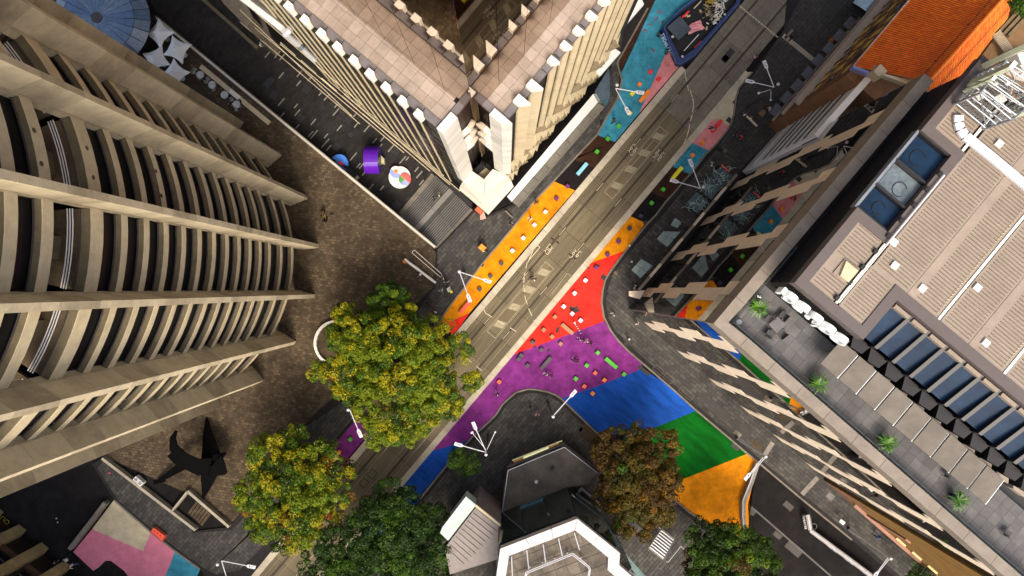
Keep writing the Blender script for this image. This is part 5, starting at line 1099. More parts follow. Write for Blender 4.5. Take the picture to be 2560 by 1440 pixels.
# ------------------------------------------------------------------ people
SK = [mat('skin_light', (.55, .33, .22), .6), mat('skin_tan', (.36, .20, .12), .6), mat('skin_dark', (.14, .07, .04), .6)]
hairs = [mat('hair_black', (.012, .010, .010), .6), mat('hair_brown', (.07, .035, .015), .6), mat('hair_fair', (.35, .22, .08), .6)]
cl = {n: mat('cloth_' + n, c, .85, var=.12) for n, c in dict(black=(.012, .012, .014), white=(.72, .70, .68), navy=(.02, .03, .08), pink=(.65, .30, .38), grey=(.20, .20, .21), hivis=(.90, .22, .01), red=(.55, .03, .03), olive=(.10, .10, .05), cream=(.62, .52, .36), blue=(.06, .16, .42), lilac=(.42, .36, .55), brown=(.20, .10, .05)).items()}
def body_mesh(pose, bulk=1.0):
    """one continuous skinned figure; slots: 0 skin 1 top 2 trousers 3 shoes"""
    s = {'walk': (.30, -.32, .35, -.3), 'walk2': (-.28, .30, -.3, .32), 'stand': (.06, -.03, .05, .02), 'sit': (0, 0, .25, .25)}[pose]
    v = {}; e = []
    if pose == 'sit':
        hz = .55; v['pel'] = (0, 0, hz); 
        for sd, n in ((1, 'l'), (-1, 'r')):
            v[n + 'hip'] = (.02, .1 * sd, hz); v[n + 'kn'] = (.46, .13 * sd, hz - .02); v[n + 'an'] = (.50, .13 * sd, .12); v[n + 'to'] = (.66, .14 * sd, .05)
    else:
        hz = .93; v['pel'] = (0, 0, hz)
        for sd, n, a in ((1, 'l', s[0]), (-1, 'r', s[1])):
            v[n + 'hip'] = (0, .1 * sd, hz - .05); v[n + 'kn'] = (.44 * math.sin(a) + .03, .11 * sd, hz - .05 - .42 * math.cos(a)); k = v[n + 'kn']; v[n + 'an'] = (k[0] + .42 * math.sin(a * 1.0 - (.35 if a < 0 else 0)), .11 * sd, max(.09, k[2] - .42 * math.cos(a))); q = v[n + 'an']; v[n + 'to'] = (q[0] + .19, q[1] + .02 * sd, max(.04, q[2] - .05))
    v['wai'] = (.0, 0, hz + .18); v['che'] = (.02, 0, hz + .38); v['nec'] = (.03, 0, hz + .56); v['hed'] = (.05, 0, hz + .66); v['top'] = (.05, 0, hz + .78); v['nos'] = (.15, 0, hz + .69)
    for sd, n, a in ((1, 'l', s[3]), (-1, 'r', s[2])):
        v[n + 'sh'] = (.02, .19 * sd, hz + .47); v[n + 'el'] = (.02 + .28 * math.sin(a), .25 * sd, hz + .47 - .28 * math.cos(a)); w_ = v[n + 'el']; v[n + 'wr'] = (w_[0] + .25 * math.sin(a + .5), w_[1] - .02 * sd, w_[2] - .25 * math.cos(a + .5)); q = v[n + 'wr']; v[n + 'ha'] = (q[0] + .07, q[1], q[2] - .05); v[n + 'th'] = (q[0] + .07, q[1] - .05 * sd, q[2] + .0)
    ed = [('pel', 'wai'), ('wai', 'che'), ('che', 'nec'), ('nec', 'hed'), ('hed', 'top'), ('hed', 'nos')]
    for n in 'lr': ed += [('pel', n + 'hip'), (n + 'hip', n + 'kn'), (n + 'kn', n + 'an'), (n + 'an', n + 'to'), ('che', n + 'sh'), (n + 'sh', n + 'el'), (n + 'el', n + 'wr'), (n + 'wr', n + 'ha'), (n + 'wr', n + 'th')]
    rad = dict(pel=.14, wai=.125, che=.15, nec=.055, hed=.085, top=.07, nos=.028, hip=.095, kn=.065, an=.045, to=.04, sh=.075, el=.045, wr=.034, ha=.028, th=.014)
    keys = list(v); me = bpy.data.meshes.new('person'); me.from_pydata([v[k] for k in keys], [(keys.index(a), keys.index(b)) for a, b in ed], [])
    o = bpy.data.objects.new('tmp', me); COL.objects.link(o); m = o.modifiers.new('s', 'SKIN')
    for k, sv in zip(keys, me.skin_vertices[0].data): r_ = rad.get(k, rad.get(k[1:], .05)) * bulk; sv.radius = (r_, r_ * (1.25 if k in ('che', 'wai', 'pel') and False else 1)); sv.use_root = k == 'pel'
    m2 = o.modifiers.new('d', 'SUBSURF'); m2.levels = 1; m2.render_levels = 1
    dg = bpy.context.evaluated_depsgraph_get(); dg.update(); r = bpy.data.meshes.new_from_object(o.evaluated_get(dg)); bpy.data.objects.remove(o)
    mi = []
    for p in r.polygons:
        c = p.center
        if c.z > hz + .55: k = 0
        elif c.z > hz - .02 and not (pose == 'sit' and c.x > .16): k = 0 if abs(c.y) > .17 and c.z < hz + .12 and abs(c.y) > .2 else 1
        elif c.z < .09: k = 3
        elif abs(c.y) > .2 and c.z > hz - .3: k = 0
        else: k = 2
        mi.append(k)
    while len(r.materials) < 4: r.materials.append(None)
    r.polygons.foreach_set('material_index', mi); r.polygons.foreach_set('use_smooth', [True] * len(mi)); r.name = 'person'; return r, hz
BM = {p: body_mesh(p, 1.12) for p in ('walk', 'walk2', 'stand', 'sit')}
HM = {}
def hair_me(h):
    if h not in HM:
        b = MB(); b.sph((-.015, 0, 0), .115, 10, 1.1); b.sph((-.06, 0, -.06), .085, 8, 1.2); HM[h] = b.mesh('hair', hairs[h], smooth=True)
    return HM[h]
def person(x, y, top, bot, label, pose='walk', rot=0, skin=0, hair=0, z=.12, bag=None, hat=None, loc=None):
    me, hz = BM[pose]; o = bpy.data.objects.new('person', me); COL.objects.link(o); o.location = loc or P(x, y, z); o.location.z = z; o.rotation_euler = (0, 0, math.radians(rot)); ORG[o.name] = o.location.copy()
    for i_, m in enumerate((SK[skin], cl[top], cl[bot], cl['black'] if top != 'hivis' else cl['brown'])): o.material_slots[i_].link = 'OBJECT'; o.material_slots[i_].material = m
    tag(o, label, 'person', 'pedestrians')
    h = bpy.data.objects.new('hair' if not hat else 'hat', hair_me(hair)); COL.objects.link(h); h.parent = o; h.location = (.035, 0, hz + .765)
    if hat:
        h.material_slots[0].link = 'OBJECT'; h.material_slots[0].material = hat
    if bag:
        b = MB(); b.box((-.2, 0), .16, .3, hz + .1, hz + .5); g = bpy.data.objects.new('backpack', b.mesh('backpack', cl[bag])); COL.objects.link(g); g.parent = o
ppl = [
 (1327, 695, 'black', 'olive', 'person in black crossing the tram tracks, front one of a close pair', 'walk', 20, 1, 0, None), (1334, 698, 'white', 'black', 'person with a white top crossing the tram tracks behind a companion', 'walk2', 25, 0, 1, None),
 (1325.5, 547, 'white', 'cream', 'person in white walking on the orange lane', 'walk', 230, 0, 0, None), (1341, 508, 'black', 'navy', 'person in black at the kerb near the upper end of the orange lane', 'walk2', 60, 0, 1, None), (1278, 563, 'black', 'black', 'person in dark clothes at the kerb beside the pale blue cube', 'stand', 240, 1, 0, 'grey'),
 (1533, 305, 'black', 'black', 'person in black standing on turquoise paint near a green cube', 'walk', 200, 0, 0, None),
 (1781, 325, 'lilac', 'black', 'person in a lilac top sitting on the red bench', 'sit', 150, 0, 1, None), (1881, 149, 'pink', 'black', 'person in a pink top at the top of the pale strip', 'walk', 70, 0, 0, None),
 (1853, 289, 'navy', 'black', 'person in navy with a white bag left of another walker near the lamp post', 'walk', 110, 0, 0, 'white'), (1871, 299, 'black', 'black', 'person in black with a white backpack below the lamp post', 'walk2', 50, 0, 1, 'white'), (1905, 273, 'black', 'brown', 'person in black beside a box in the dark square', 'stand', 10, 0, 0, None), (1918, 277, 'white', 'black', 'person in white standing beside the box in the dark square', 'stand', 190, 0, 1, None),
 (1950, 263, 'black', 'black', 'person in black walking close to the slate awnings', 'walk', 200, 1, 0, None), (1835, 342, 'black', 'navy', 'person in black with companion above the looping tube shelter', 'walk', 215, 0, 0, None), (1847, 345, 'red', 'black', 'person in dark red with companion above the looping tube shelter', 'walk2', 225, 0, 1, None),
 (1775, 415, 'white', 'grey', 'person in a white top with dark hair next to the tube shelter', 'walk', 150, 0, 0, None), (1788, 423, 'black', 'black', 'person in black close to the edge of the tube shelter', 'stand', 40, 0, 0, None),
 (1972, 98, 'black', 'black', 'person in black walking on the tactile strip at the top', 'walk', 60, 1, 0, None), (2071, 108, 'hivis', 'black', 'worker in an orange vest on the dark square at the top', 'walk', 200, 1, 0, None),
 (1448, 846, 'lilac', 'black', 'person in lilac, leftmost of the group on purple paint', 'walk', 190, 0, 0, None), (1456, 848, 'black', 'black', 'person in black in the middle of the group on purple paint', 'walk2', 200, 0, 0, None), (1465, 851, 'pink', 'white', 'person in pale pink in the group on purple paint', 'walk', 20, 0, 2, None), (1474, 857, 'black', 'black', 'person in black, rightmost of the group on purple paint', 'walk2', 210, 1, 0, None),
 (1434, 898, 'black', 'black', 'person in black, left one of a pair beside the green cube', 'walk', 160, 0, 0, None), (1443, 901, 'black', 'black', 'person in black, right one of a pair beside the green cube', 'walk', 190, 0, 0, None),
 (1364, 932, 'white', 'black', 'person in white with a companion in the middle of the purple paint', 'walk', 220, 0, 0, None), (1377, 937, 'black', 'brown', 'person in black with a companion in the middle of the purple paint', 'walk2', 220, 0, 1, None),
 (1242, 983, 'black', 'white', 'person in black in the narrow purple lane beside the big tree', 'walk', 90, 0, 0, None), (1325, 1015, 'black', 'grey', 'person in black on the curved grey footpath island', 'stand', 300, 0, 0, None), (1343, 1032, 'pink', 'pink', 'person in pink on the curved grey footpath island', 'walk', 250, 0, 0, None),
 (1531, 785, 'white', 'black', 'person in white on the curved footpath beside red paint', 'walk', 200, 0, 0, None), (1585, 718, 'white', 'black', 'person in white at the corner door of the mirror building', 'stand', 150, 0, 0, None), (1589, 808, 'white', 'white', 'person in white at the foot of the mirror building', 'stand', 120, 0, 2, None),
 (1012, 655, 'hivis', 'black', 'worker in an orange vest at the head of the white ramp wall', 'walk', 20, 0, 0, None), (1050, 688, 'navy', 'white', 'person in navy with a white bag below the white ramp wall', 'walk', 200, 0, 1, 'white'),
 (1109, 695, 'cream', 'black', 'person in beige, upper one of the pair at the end of the ramp', 'walk', 200, 1, 0, None), (1117, 704, 'black', 'white', 'person in black, lower one of the pair at the end of the ramp', 'walk2', 210, 0, 0, None), (1104, 726, 'white', 'grey', 'person in white beside the folding sign on the footpath', 'walk', 100, 0, 0, None),
 (1071, 752, 'black', 'black', 'person in black, upper one of the walkers above the big tree', 'walk', 210, 0, 0, None), (1081, 763, 'black', 'red', 'person in black and red above the big tree', 'walk2', 100, 0, 0, None), (1089, 783, 'black', 'black', 'person in black nearest the big tree', 'walk', 240, 0, 0, 'white'),
 (1217, 631, 'black', 'navy', 'person in black behind the orange market cart', 'stand', 160, 0, 0, None), (1087, 497, 'black', 'black', 'person in black on the stair, lower one of the pair', 'walk', 40, 0, 0, None), (1098, 490, 'cream', 'black', 'person in beige on the stair, upper one of the pair', 'walk2', 40, 0, 1, None),
 (657, 117, 'white', 'grey', 'person in white in the alley near the top edge', 'walk', 350, 0, 0, None), (177, 1392, 'white', 'black', 'person in white at the lower left, beside the pink paint', 'walk', 240, 0, 0, None), (152, 1399, 'black', 'black', 'person in black at the lower left between two pilasters', 'stand', 100, 0, 0, None), (189, 1408, 'cream', 'blue', 'person in beige at the lower left edge of the pink paint', 'walk', 330, 0, 0, None),
 (2188, 1337, 'blue', 'black', 'person in blue alone on the lower right footpath', 'walk', 150, 0, 0, None), (1262, 568, 'black', 'black', 'person in dark clothes left of the kerb near the awning end', 'walk', 90, 0, 0, None)][:-1]
for x, y, t_, b_, l, ps, rt, sk_, hr, bg__ in ppl:
    z = .12
    if x in (1087, 1098): z = -1.4
    if x == 657: z = ZA
    if ps == 'sit': z = .0
    k = (H - z) / F; person(x, y, t_, b_, l, ps, rt, sk_, hr, z=z, bag=bg__, hat=cl['hivis'] if t_ == 'hivis' else None)
# seated diners
for x, y, t_, l, rt in ((606, 256, 'black', 'person in black seated on the white planter edge by the cafe table', 200), (577, 264, 'black', 'person in black seated left of the last cafe table', 30)): person(x, y, t_, 'black', l, 'sit', rt, 0, 0, z=.0)
# ------------------------------------------------------------------ street lamps
HL = 11.4
lwm = mat('lamp_white', (.60, .60, .62), .4, var=.04); lens = mat('lamp_lens', (.40, .41, .42), .2)
def lamp(knob, heads, label, z=HL, extra=(), org=None, double=False):
    k = (H - z) / H; bx, by = NX + (knob[0] - NX) * k, NY + (knob[1] - NY) * k
    r = thing('street_lamp', label, 'lamp', P(bx, by, 0), group='white street lamps with arms'); base = Vector(P(bx, by, .1))
    MB().tube(base, base + V(0, 0, 3.5), .16, .13, n=10).tube(base + V(0, 0, 3.5), base + V(0, 0, z - .1), .12, .07, n=10).build('pole', [darkm if not double else lwm], r)
    MB().tube(base, base + V(0, 0, .5), .24, .2, n=10).build('base', [darkm], r)
    MB().sph(tuple(base + V(0, 0, z - .1)), .2, 10).build('finial', [lwm], r)
    top = Vector(P(*(org or knob), z - .6)) if False else base + V(0, 0, z - .5)
    o0 = Vector(P(*(org), z - .4)) if org else top
    if org: MB().tube(top, o0, .05).build('bracket', [darkm], r)
    for hx, hy in heads:
        e = Vector(P(hx, hy, z - .3)); d = (e - o0); d.z = 0; L = d.length; d.normalize()
        b = MB(); b.tube(o0, e - d * .35, .055, n=8)
        if double: b.tube(o0 + Vector((-d.y, d.x, 0)) * .22, e - d * .3 + Vector((-d.y, d.x, 0)) * .12, .045, n=6)
        arm = b.build('arm', [lwm], r); n_ = Vector((-d.y, d.x, 0))
        hb = MB(); pts = [e - d * .5 - n_ * .07, e - d * .25 - n_ * .2, e + d * .55 - n_ * .2, e + d * .6 + n_ * .2, e - d * .25 + n_ * .2, e - d * .5 + n_ * .07]
        hb.prism([xy(p) for p in pts], e.z - .08, e.z + .1); hd = hb.build('lamp_head', [lwm], r)
        MB().prism([xy(e + d * .05 - n_ * .12), xy(e + d * .4 - n_ * .12), xy(e + d * .4 + n_ * .12), xy(e + d * .05 + n_ * .12)], e.z + .1, e.z + .13).build('head_cover', [lens], hd)
        MB().box(xy(e - d * .1), .12, .12, e.z + .1, e.z + .2).build('sensor', [blackm], hd)
    for nm, hx, hy in extra:
        e = Vector(P(hx, hy, z * .8)); s0 = base + V(0, 0, z * .78); b = MB().tube(s0, e, .04)
        if nm == 'camera': b.sph(tuple(e), .17, 8).box(xy(e), .35, .16, e.z, e.z + .14, .6)
        else: b.sph(tuple(e), .13, 8)
        b.build(nm, [lwm], r)
    return r
lamp((1543, 212), [(1598, 231), (1568, 276)], 'two armed white street lamp over the turquoise paint', org=(1539, 221))
lamp((1946, 210), [(1914, 163), (1876, 204)], 'two armed white street lamp with cameras in the dark square', org=(1935, 218), extra=(('camera', 1897, 233), ('sensor', 1927, 250)))
lamp((1759, 467), [(1728, 409), (1687, 453)], 'two armed white street lamp over the looping tube shelter', org=(1751, 471))
lamp((1148, 679), [(1217, 702), (1172, 744)], 'two armed white street lamp on the footpath above the orange lane')
lamp((1383, 1042), [(1432, 985)], 'single armed white street lamp reaching over the purple and blue border')
lamp((1215, 1137), [(1148, 1112), (1187, 1066)], 'white street lamp with several arms above the small round tree', org=(1216, 1131), extra=(('camera', 1180, 1081), ('sensor', 1238, 1080)))
lamp((1915, 1142), [(1869, 1190)], 'double tube lamp over the barrier at the end of the orange paint', double=True, org=(1908, 1143))
lamp((543, 1412), [(627, 1416), (569, 1452)], 'two armed white street lamp at the bottom edge by the turquoise patch', org=(554, 1402))
lamp((2228, 1397), [(2188, 1437)], 'double tube lamp on the lower right footpath', double=True, org=(2220, 1394))
lamp((870, 1025), [(899, 1082)], 'white street lamp half hidden between the large tree and the orange autumn tree', org=(874, 1024))
# bollards, small posts and sculptural chain
for x, y, l in ((1435, 806, 'white topped bollard beside the brown bench'), (1576, 655, 'white topped bollard on the curved footpath opposite violet cubes'), (1570, 847, 'white topped post casting a dark bar on the curved footpath'), (1571, 615, 'white topped post at the kerb beside the right hand orange paint')):
    r = thing('bollard', l, 'bollard', P(x, y, .1), group='white topped bollards'); b = P(x, y, .1); MB().tube(b, (b[0], b[1], 1.1), .09, n=8).build('post', [darkm], r); MB().sph((b[0], b[1], 1.15), .15, 8).build('top', [white], r)
r = thing('toy_chain', 'trail of small black and white pieces leading from a bollard across the red paint', 'ornament', P(1440, 815))
for k in range(10): p = P(1437 + k * 1.6, 809 + k * 2.2 + .05 * k * k, .02); MB().box(p, .16, .12, .01, .14, k).build('piece', [white if k % 2 else blackm], r)
# ------------------------------------------------------------------ cafe umbrellas, tables, planter
um = mat('umbrella_cloth', (.82, .83, .82), .7, var=.03)
flag = [False]
pu = thing('umbrella', 'x', 'umbrella', (0, 0, 0), group='white star shaped umbrellas')
b = MB(); n = 16; top = (0, 0, 3.3)
ring = []
for k in range(32):
    t = 2 * math.pi * k / 32; c = abs(math.cos(2 * t)); r_ = 2.05 * (.55 + .45 * max(0, (1 / (abs(math.cos(t)) + abs(math.sin(t))) - .707) / .293) ** 1.25); ring.append((r_ * math.cos(t), r_ * math.sin(t), 2.45 - .1 * c))
mid = [(x * .45, y * .45, 2.85) for x, y, z in ring]
b.v = [top] + mid + ring; b.f = [(0, 1 + k, 1 + (k + 1) % 32) for k in range(32)] + [(1 + k, 33 + k, 33 + (k + 1) % 32, 1 + (k + 1) % 32) for k in range(32)]; b.m = [0] * len(b.f)
def lbuild(b, name, m, par, smooth=False): 
    o = bpy.data.objects.new(name, b.mesh(name, m, (0, 0, 0), smooth)); COL.objects.link(o); o.parent = par; return o
lbuild(b, 'canopy', um, pu, True); lbuild(MB().tube((0, 0, 0), (0, 0, 3.3), .04), 'pole', silver, pu); lbuild(MB().sph((0, 0, 3.33), .09), 'finial', white, pu); lbuild(MB().tube((0, 0, 0), (0, 0, .08), .35, n=12), 'base', silver, pu)
for x, y, a, l in ((394, 80, 3, 'white star shaped umbrella nearest the glass dome, uppermost'), (439, 121, 20, 'white star shaped umbrella touching the parapet wall'), (386, 145, -22, 'white star shaped umbrella beside the dome, lower left of the group'), (433, 181, 5, 'white star shaped umbrella closest to the round tower, lowest')):
    place(pu, flag, P(x, y, 2.9)[:2] + (0,), math.radians(a), l)
chm = mat('chair_metal', (.30, .29, .28), .4, .4)
tm_ = mat('table_mesh', (.42, .42, .42), .4, .3)
def chair(x, y, z, rz, label, m=chm, m2=None, s=1.0, group='cafe chairs'):
    r = thing('chair', label, 'chair', P(x, y, z), group=group, rotz=rz)
    lbuild(MB().box((0, 0), .42 * s, .42 * s, .43, .47), 'seat', m, r); lbuild(MB().box((-.2 * s, 0), .04, .42 * s, .5, .85), 'backrest', m2 or m, r)
    for sx in (-.18, .18):
        for sy in (-.18, .18): lbuild(MB().tube((sx * s, sy * s, 0), (sx * s, sy * s, .43), .018, n=5), 'leg', m, r)
nm = ('first', 'second', 'third', 'fourth')
for k, (x, y) in enumerate(((500, 187), (530, 212), (561, 237), (591, 261))):
    r = thing('cafe_table', ['round cafe table with two chairs, nearest the umbrellas', 'round cafe table with three chairs, second from the umbrellas', 'round cafe table standing without any chairs', 'round cafe table with diners and plates at the far end'][k], 'table', P(x, y, 0), group='round cafe tables by the white planter'); p = P(x, y, .75)
    MB().tube((p[0], p[1], .72), (p[0], p[1], .75), .52, n=20).build('tabletop', [tm_], r); MB().tube((p[0], p[1], .76), (p[0], p[1], .765), .40, n=20).build('tabletop_inset', [mat('table_pale', (.5, .5, .5), .5)], r); MB().tube((p[0], p[1], 0), (p[0], p[1], .72), .04).build('pedestal', [chm], r); MB().tube((p[0], p[1], 0), (p[0], p[1], .03), .25, n=12).build('foot', [chm], r)
for x, y, a, l in ((488, 184, 0, 'cafe chair left of the first table'), (505, 199, 100, 'cafe chair below the first table'), (491, 177, -40, 'cafe chair above left of the first table'), (519, 207, 0, 'cafe chair left of the second table'), (541, 215, 180, 'cafe chair right of the second table'), (538, 227, 110, 'cafe chair below the second table'), (583, 251, -60, 'cafe chair above the last table'), (603, 269, 140, 'cafe chair lower right of the last table'), (594, 277, 100, 'cafe chair below the last table'), (524, 200, -50, 'cafe chair above left of the second table')): chair(x, y, 0, math.radians(a), l)
for k, (dx, dy) in enumerate(((-4, 2), (3, -2), (1, 4))): 
    p = P(591 + dx, 261 + dy, 0); o = MB().tube((p[0], p[1], .765), (p[0], p[1], .78), .11, n=12).build('plate', [white], None, ['white plate on the left of the far cafe table', 'white plate on the right of the far cafe table', 'white plate at the front of the far cafe table'][k], 'plate', 'plates on the far cafe table')
r = thing('planter', 'long low white planter edge beside the cafe tables', 'planter', P(590, 240)); A, B = Vector(P(505, 168, .0)), Vector(P(675, 309, 0))
for k in range(7): p, q = A.lerp(B, k / 7), A.lerp(B, (k + .99) / 7); MB().bar(p, q, .62, .5).build('coping_stone', [cream if k != 3 else whitec], r)
# glass dome canopy
dmg = [mat('dome_glass_a', (.13, .20, .30), .18, .15, var=.25, scale=3, stain=.2), mat('dome_glass_b', (.17, .23, .31), .18, .15, var=.25, scale=3, stain=.2), mat('dome_glass_c', (.10, .16, .27), .18, .15, var=.25, scale=3, stain=.2)]
r = thing('glass_dome', 'round blue glass canopy with radial panes beside the round tower', 'canopy', P(248, 48)); c = Vector(P(248, 48, 4)); c.z = 0
for k in range(26):
    a0, a1 = 2 * math.pi * k / 26 + .008, 2 * math.pi * (k + 1) / 26 - .008
    for r0, r1, z0, z1 in ((.6, 4.6, 4.6, 4.2), (4.66, 6.35, 4.2, 3.5)):
        q = [(c.x + r_ * math.cos(a), c.y + r_ * math.sin(a)) for r_, a in ((r0, a0), (r1, a0), (r1, a1), (r0, a1))]
        MB().prism(q, [z0 - .05, z1 - .05, z1 - .05, z0 - .05], [z0, z1, z1, z0]).build('glass_pane', [dmg[random.randrange(3)]], r)
    a = 2 * math.pi * k / 26; MB().tube((c.x + .6 * math.cos(a), c.y + .6 * math.sin(a), 4.5), (c.x + 6.35 * math.cos(a), c.y + 6.35 * math.sin(a), 3.42), .05, n=5).build('frame_bar', [darkm], r)
MB().prism([(c.x + .7 * math.cos(t), c.y + .7 * math.sin(t)) for t in np.linspace(0, 6.28, 20, endpoint=False)], 0, 4.7).build('hub', [darkm], r)
MB().prism([(c.x + 6 * math.cos(t), c.y + 6 * math.sin(t)) for t in np.linspace(0, 6.28, 30, endpoint=False)], 0, 3.2).build('drum', [blackm], r)
# ------------------------------------------------------------------ playful alley sculptures
pu_ = mat('gloss_purple', (.10, .012, .36), .18, 0, var=.1); 
r = thing('drum_sculpture', 'large glossy purple wheel lying on its rim in the alley', 'sculpture', P(935, 400, ZA)); c = Vector(P(932, 400, ZA + 1.9)); 
b = MB(); n = 40; b.tube(c + V(-.95, 0, 0), c + V(.95, 0, 0), 1.85, n=n); b.build('drum', [pu_], r, smooth=False); MB().tube(c + V(.96, 0, 0), c + V(1.0, 0, 0), .75, n=24).build('green_disc', [mat('leaf_green_disc', (.04, .18, .01), .4)], r)
MB().prism(Q([(950, 386), (960, 396), (961, 408), (952, 408)], ZA + 1), ZA, ZA + 1).build('wedge', [cream], r); MB().box(P(932, 402, ZA)[:2], 1.6, .8, ZA, ZA + .2).build('plinth', [blackm], r)
r = thing('disc_sculpture', 'round white disc table with blue red and green discs on top in the alley', 'sculpture', P(1000, 442, ZA)); 
def disc(px, py, rad, z, m, a0=0, a1=360, name='disc', par=None, h=.12):
    c = P(px, py, z); pts = [(c[0] + rad * math.cos(math.radians(t)), c[1] + rad * math.sin(math.radians(t))) for t in np.linspace(a0, a1, 30 if a1 - a0 < 360 else 31)[: None if a1 - a0 < 360 else -1]]
    if a1 - a0 < 360 and a1 - a0 != 180: pts.append((c[0], c[1]))
    return MB().prism(pts, z - h, z).build(name, [m], par)
lb2 = mat('disc_lilac', (.30, .36, .72), .5); dg_ = mat('disc_green', (.09, .33, .06), .5); dr_ = mat('disc_red', (.82, .12, .10), .5)
disc(999, 443, 1.5, ZA + .5, white, par=r, name='base_disc', h=.5); disc(990, 430, .82, ZA + .62, white, par=r); disc(990, 430, .83, ZA + .66, lb2, 150, 330, par=r); disc(990, 428.5, .24, ZA + .75, pc['orange'], par=r, name='button')
disc(1012, 448, .82, ZA + .72, dr_, -40, 140, par=r, h=.3); disc(1012, 448, .82, ZA + .72, dg_, 140, 225, par=r, h=.3); disc(1012, 448, .82, ZA + .72, lb2, 225, 320, par=r, h=.3)
r = thing('arc_sculpture', 'blue half ring sculpture with a red block against the parapet wall in the alley', 'sculpture', P(848, 410, ZA)); bl_ = mat('arc_blue', (.06, .22, .72), .4, var=.15)
disc(848, 407, 1.15, ZA + 1.6, bl_, -20, 145, par=r, h=.8, name='arc'); MB().prism(Q([(836, 404), (842, 402), (865, 424), (861, 430)], ZA + 1.2), ZA, ZA + 1.2).build('arc_leg', [bl_], r); MB().prism(Q([(845, 406), (849, 402), (858, 409), (853, 414)], ZA + 1.8), ZA + 1, ZA + 1.8).build('red_block', [pc['red']], r); MB().prism(Q([(858, 412), (864, 411), (893, 440), (886, 448)], ZA + .2), ZA, ZA + .2).build('black_mat', [blackm], r); MB().prism(Q([(885, 448), (893, 438), (897, 442), (889, 452)], ZA + .6), ZA, ZA + .6).build('wedge', [cream], r)
# small kiosk and clutter near alley top
r = thing('black_marquee', 'black covered stall with scattered paint pots in the upper alley', 'stall', P(680, 205, ZA)); MB().prism(Q([(656, 212), (675, 192), (690, 198), (672, 220)], ZA + 2.2), ZA + 2.0, ZA + 2.2).build('roof', [blackm], r)
for p in ((657, 212), (689, 198)): MB().tube(P(*p, ZA), P(*p, ZA + 2), .04).build('post', [steel], r)
# market cart, signs, bins, boxes
def box_thing(name, pts, z0, z1, m, label, cat, extra=None):
    r = thing(name, label, cat, P(*pts[0])); MB().prism(Q(pts, z1), z0, z1).build('body', [m], r)
    if extra: extra(r)
    return r
def cart(r):
    for p in ((1200, 610), (1210, 628)): MB().tube(P(p[0], p[1], .3) , P(p[0] + 2, p[1] + 1, .3), .25, n=10).build('wheel', [blackm], r)
    MB().prism(Q([(1197, 622), (1201, 625), (1213, 629), (1208, 630)], 1), .8, 1).build('tray', [white], r)
box_thing('market_cart', [(1204, 609), (1216, 619), (1206, 629), (1195, 619)], .6, 2.0, mat('cart_orange', (.88, .28, .02), .7, var=.35, scale=5), 'small orange roofed cart on the footpath near the orange lane', 'cart', cart)
def brd(r): MB().prism(Q([(1200, 535), (1210, 530), (1215, 546), (1201, 550)], .16), .1, .16).build('mat', [mat('pink_mat', (.62, .40, .33), .8)], r)
box_thing('orange_kiosk', [(1187, 524), (1194, 516), (1208, 528), (1202, 537)], .1, 1.5, pc['coral'], 'orange box stand under the tip of the white pointed roof', 'stand', brd)
box_thing('footpath_bench', [(1262, 527), (1265, 526), (1283, 543), (1280, 546)], .1, .55, cop, 'grey stone bench on the footpath between awning and orange lane', 'bench')
box_thing('folding_sign', [(1116, 722), (1124, 716), (1128, 728), (1120, 731)], .1, 1.0, mat('pale_green_board', (.50, .52, .38), .6), 'pale folding sign on the footpath above the big tree', 'sign', lambda r: MB().prism(Q([(1125, 727), (1130, 726), (1131, 732), (1126, 733)], .8), .1, .8).build('yellow_board', [pc['yellow']], r))
box_thing('white_board', [(2098, 1305), (2103, 1298), (2114, 1306), (2108, 1313)], 1.4, 1.5, white, 'white rectangular board lying flat on the lower right footpath', 'board')
r = box_thing('traffic_barrier', [(378, 1327), (384, 1319), (412, 1340), (405, 1352)], .3, .95, pc['coral'], 'orange plastic traffic barrier on the kerb beside cream paint', 'barrier', lambda r: MB().prism(Q([(378, 1330), (386, 1318), (416, 1342), (406, 1354)], .3), .02, .3).build('foot', [pc['red']], r))
for k in range(3): t = (k + .5) / 3; p = P(383 + 22 * t, 1325 + 17 * t, .95); MB().box(p, .25, .3, .95, 1.0, .7).build('moulded_recess', [pc['red']], r)
r = thing('traffic_cone', 'red and white traffic cone beside the parapet wall by the dark road', 'cone', P(276, 1181)); p = Vector(P(276, 1181, 0)); MB().tube(p, p + V(0, 0, .7), .18, .04, n=10).build('cone', [pc['red']], r); MB().tube(p + V(0, 0, .3), p + V(0, 0, .45), .125, .09, n=10).build('band', [white], r); MB().box(p, .42, .42, 0, .05).build('base', [pc['red']], r)
r = thing('double_planter', 'pair of white framed boxes on the parapet beside the black sculpture', 'planter', P(345, 1203))
for k, (x, y) in enumerate(((340, 1199), (350, 1208))): MB().box(P(x, y, 1)[:2], .65, .62, .1, 1.0, -.7).build('frame', [whitec], r); MB().box(P(x, y, 1)[:2], .42, .4, 1.0, 1.03, -.7).build('inset', [steel], r)
r = thing('white_topped_posts', 'two small white topped posts standing in the dark road at left', 'post', P(142, 1300)); [MB().tube(P(x, y, 0), P(x, y, .9), .06).sph(P(x, y, .95), .09).build('post', [white], r) for x, y in ((141, 1296), (144, 1306))]
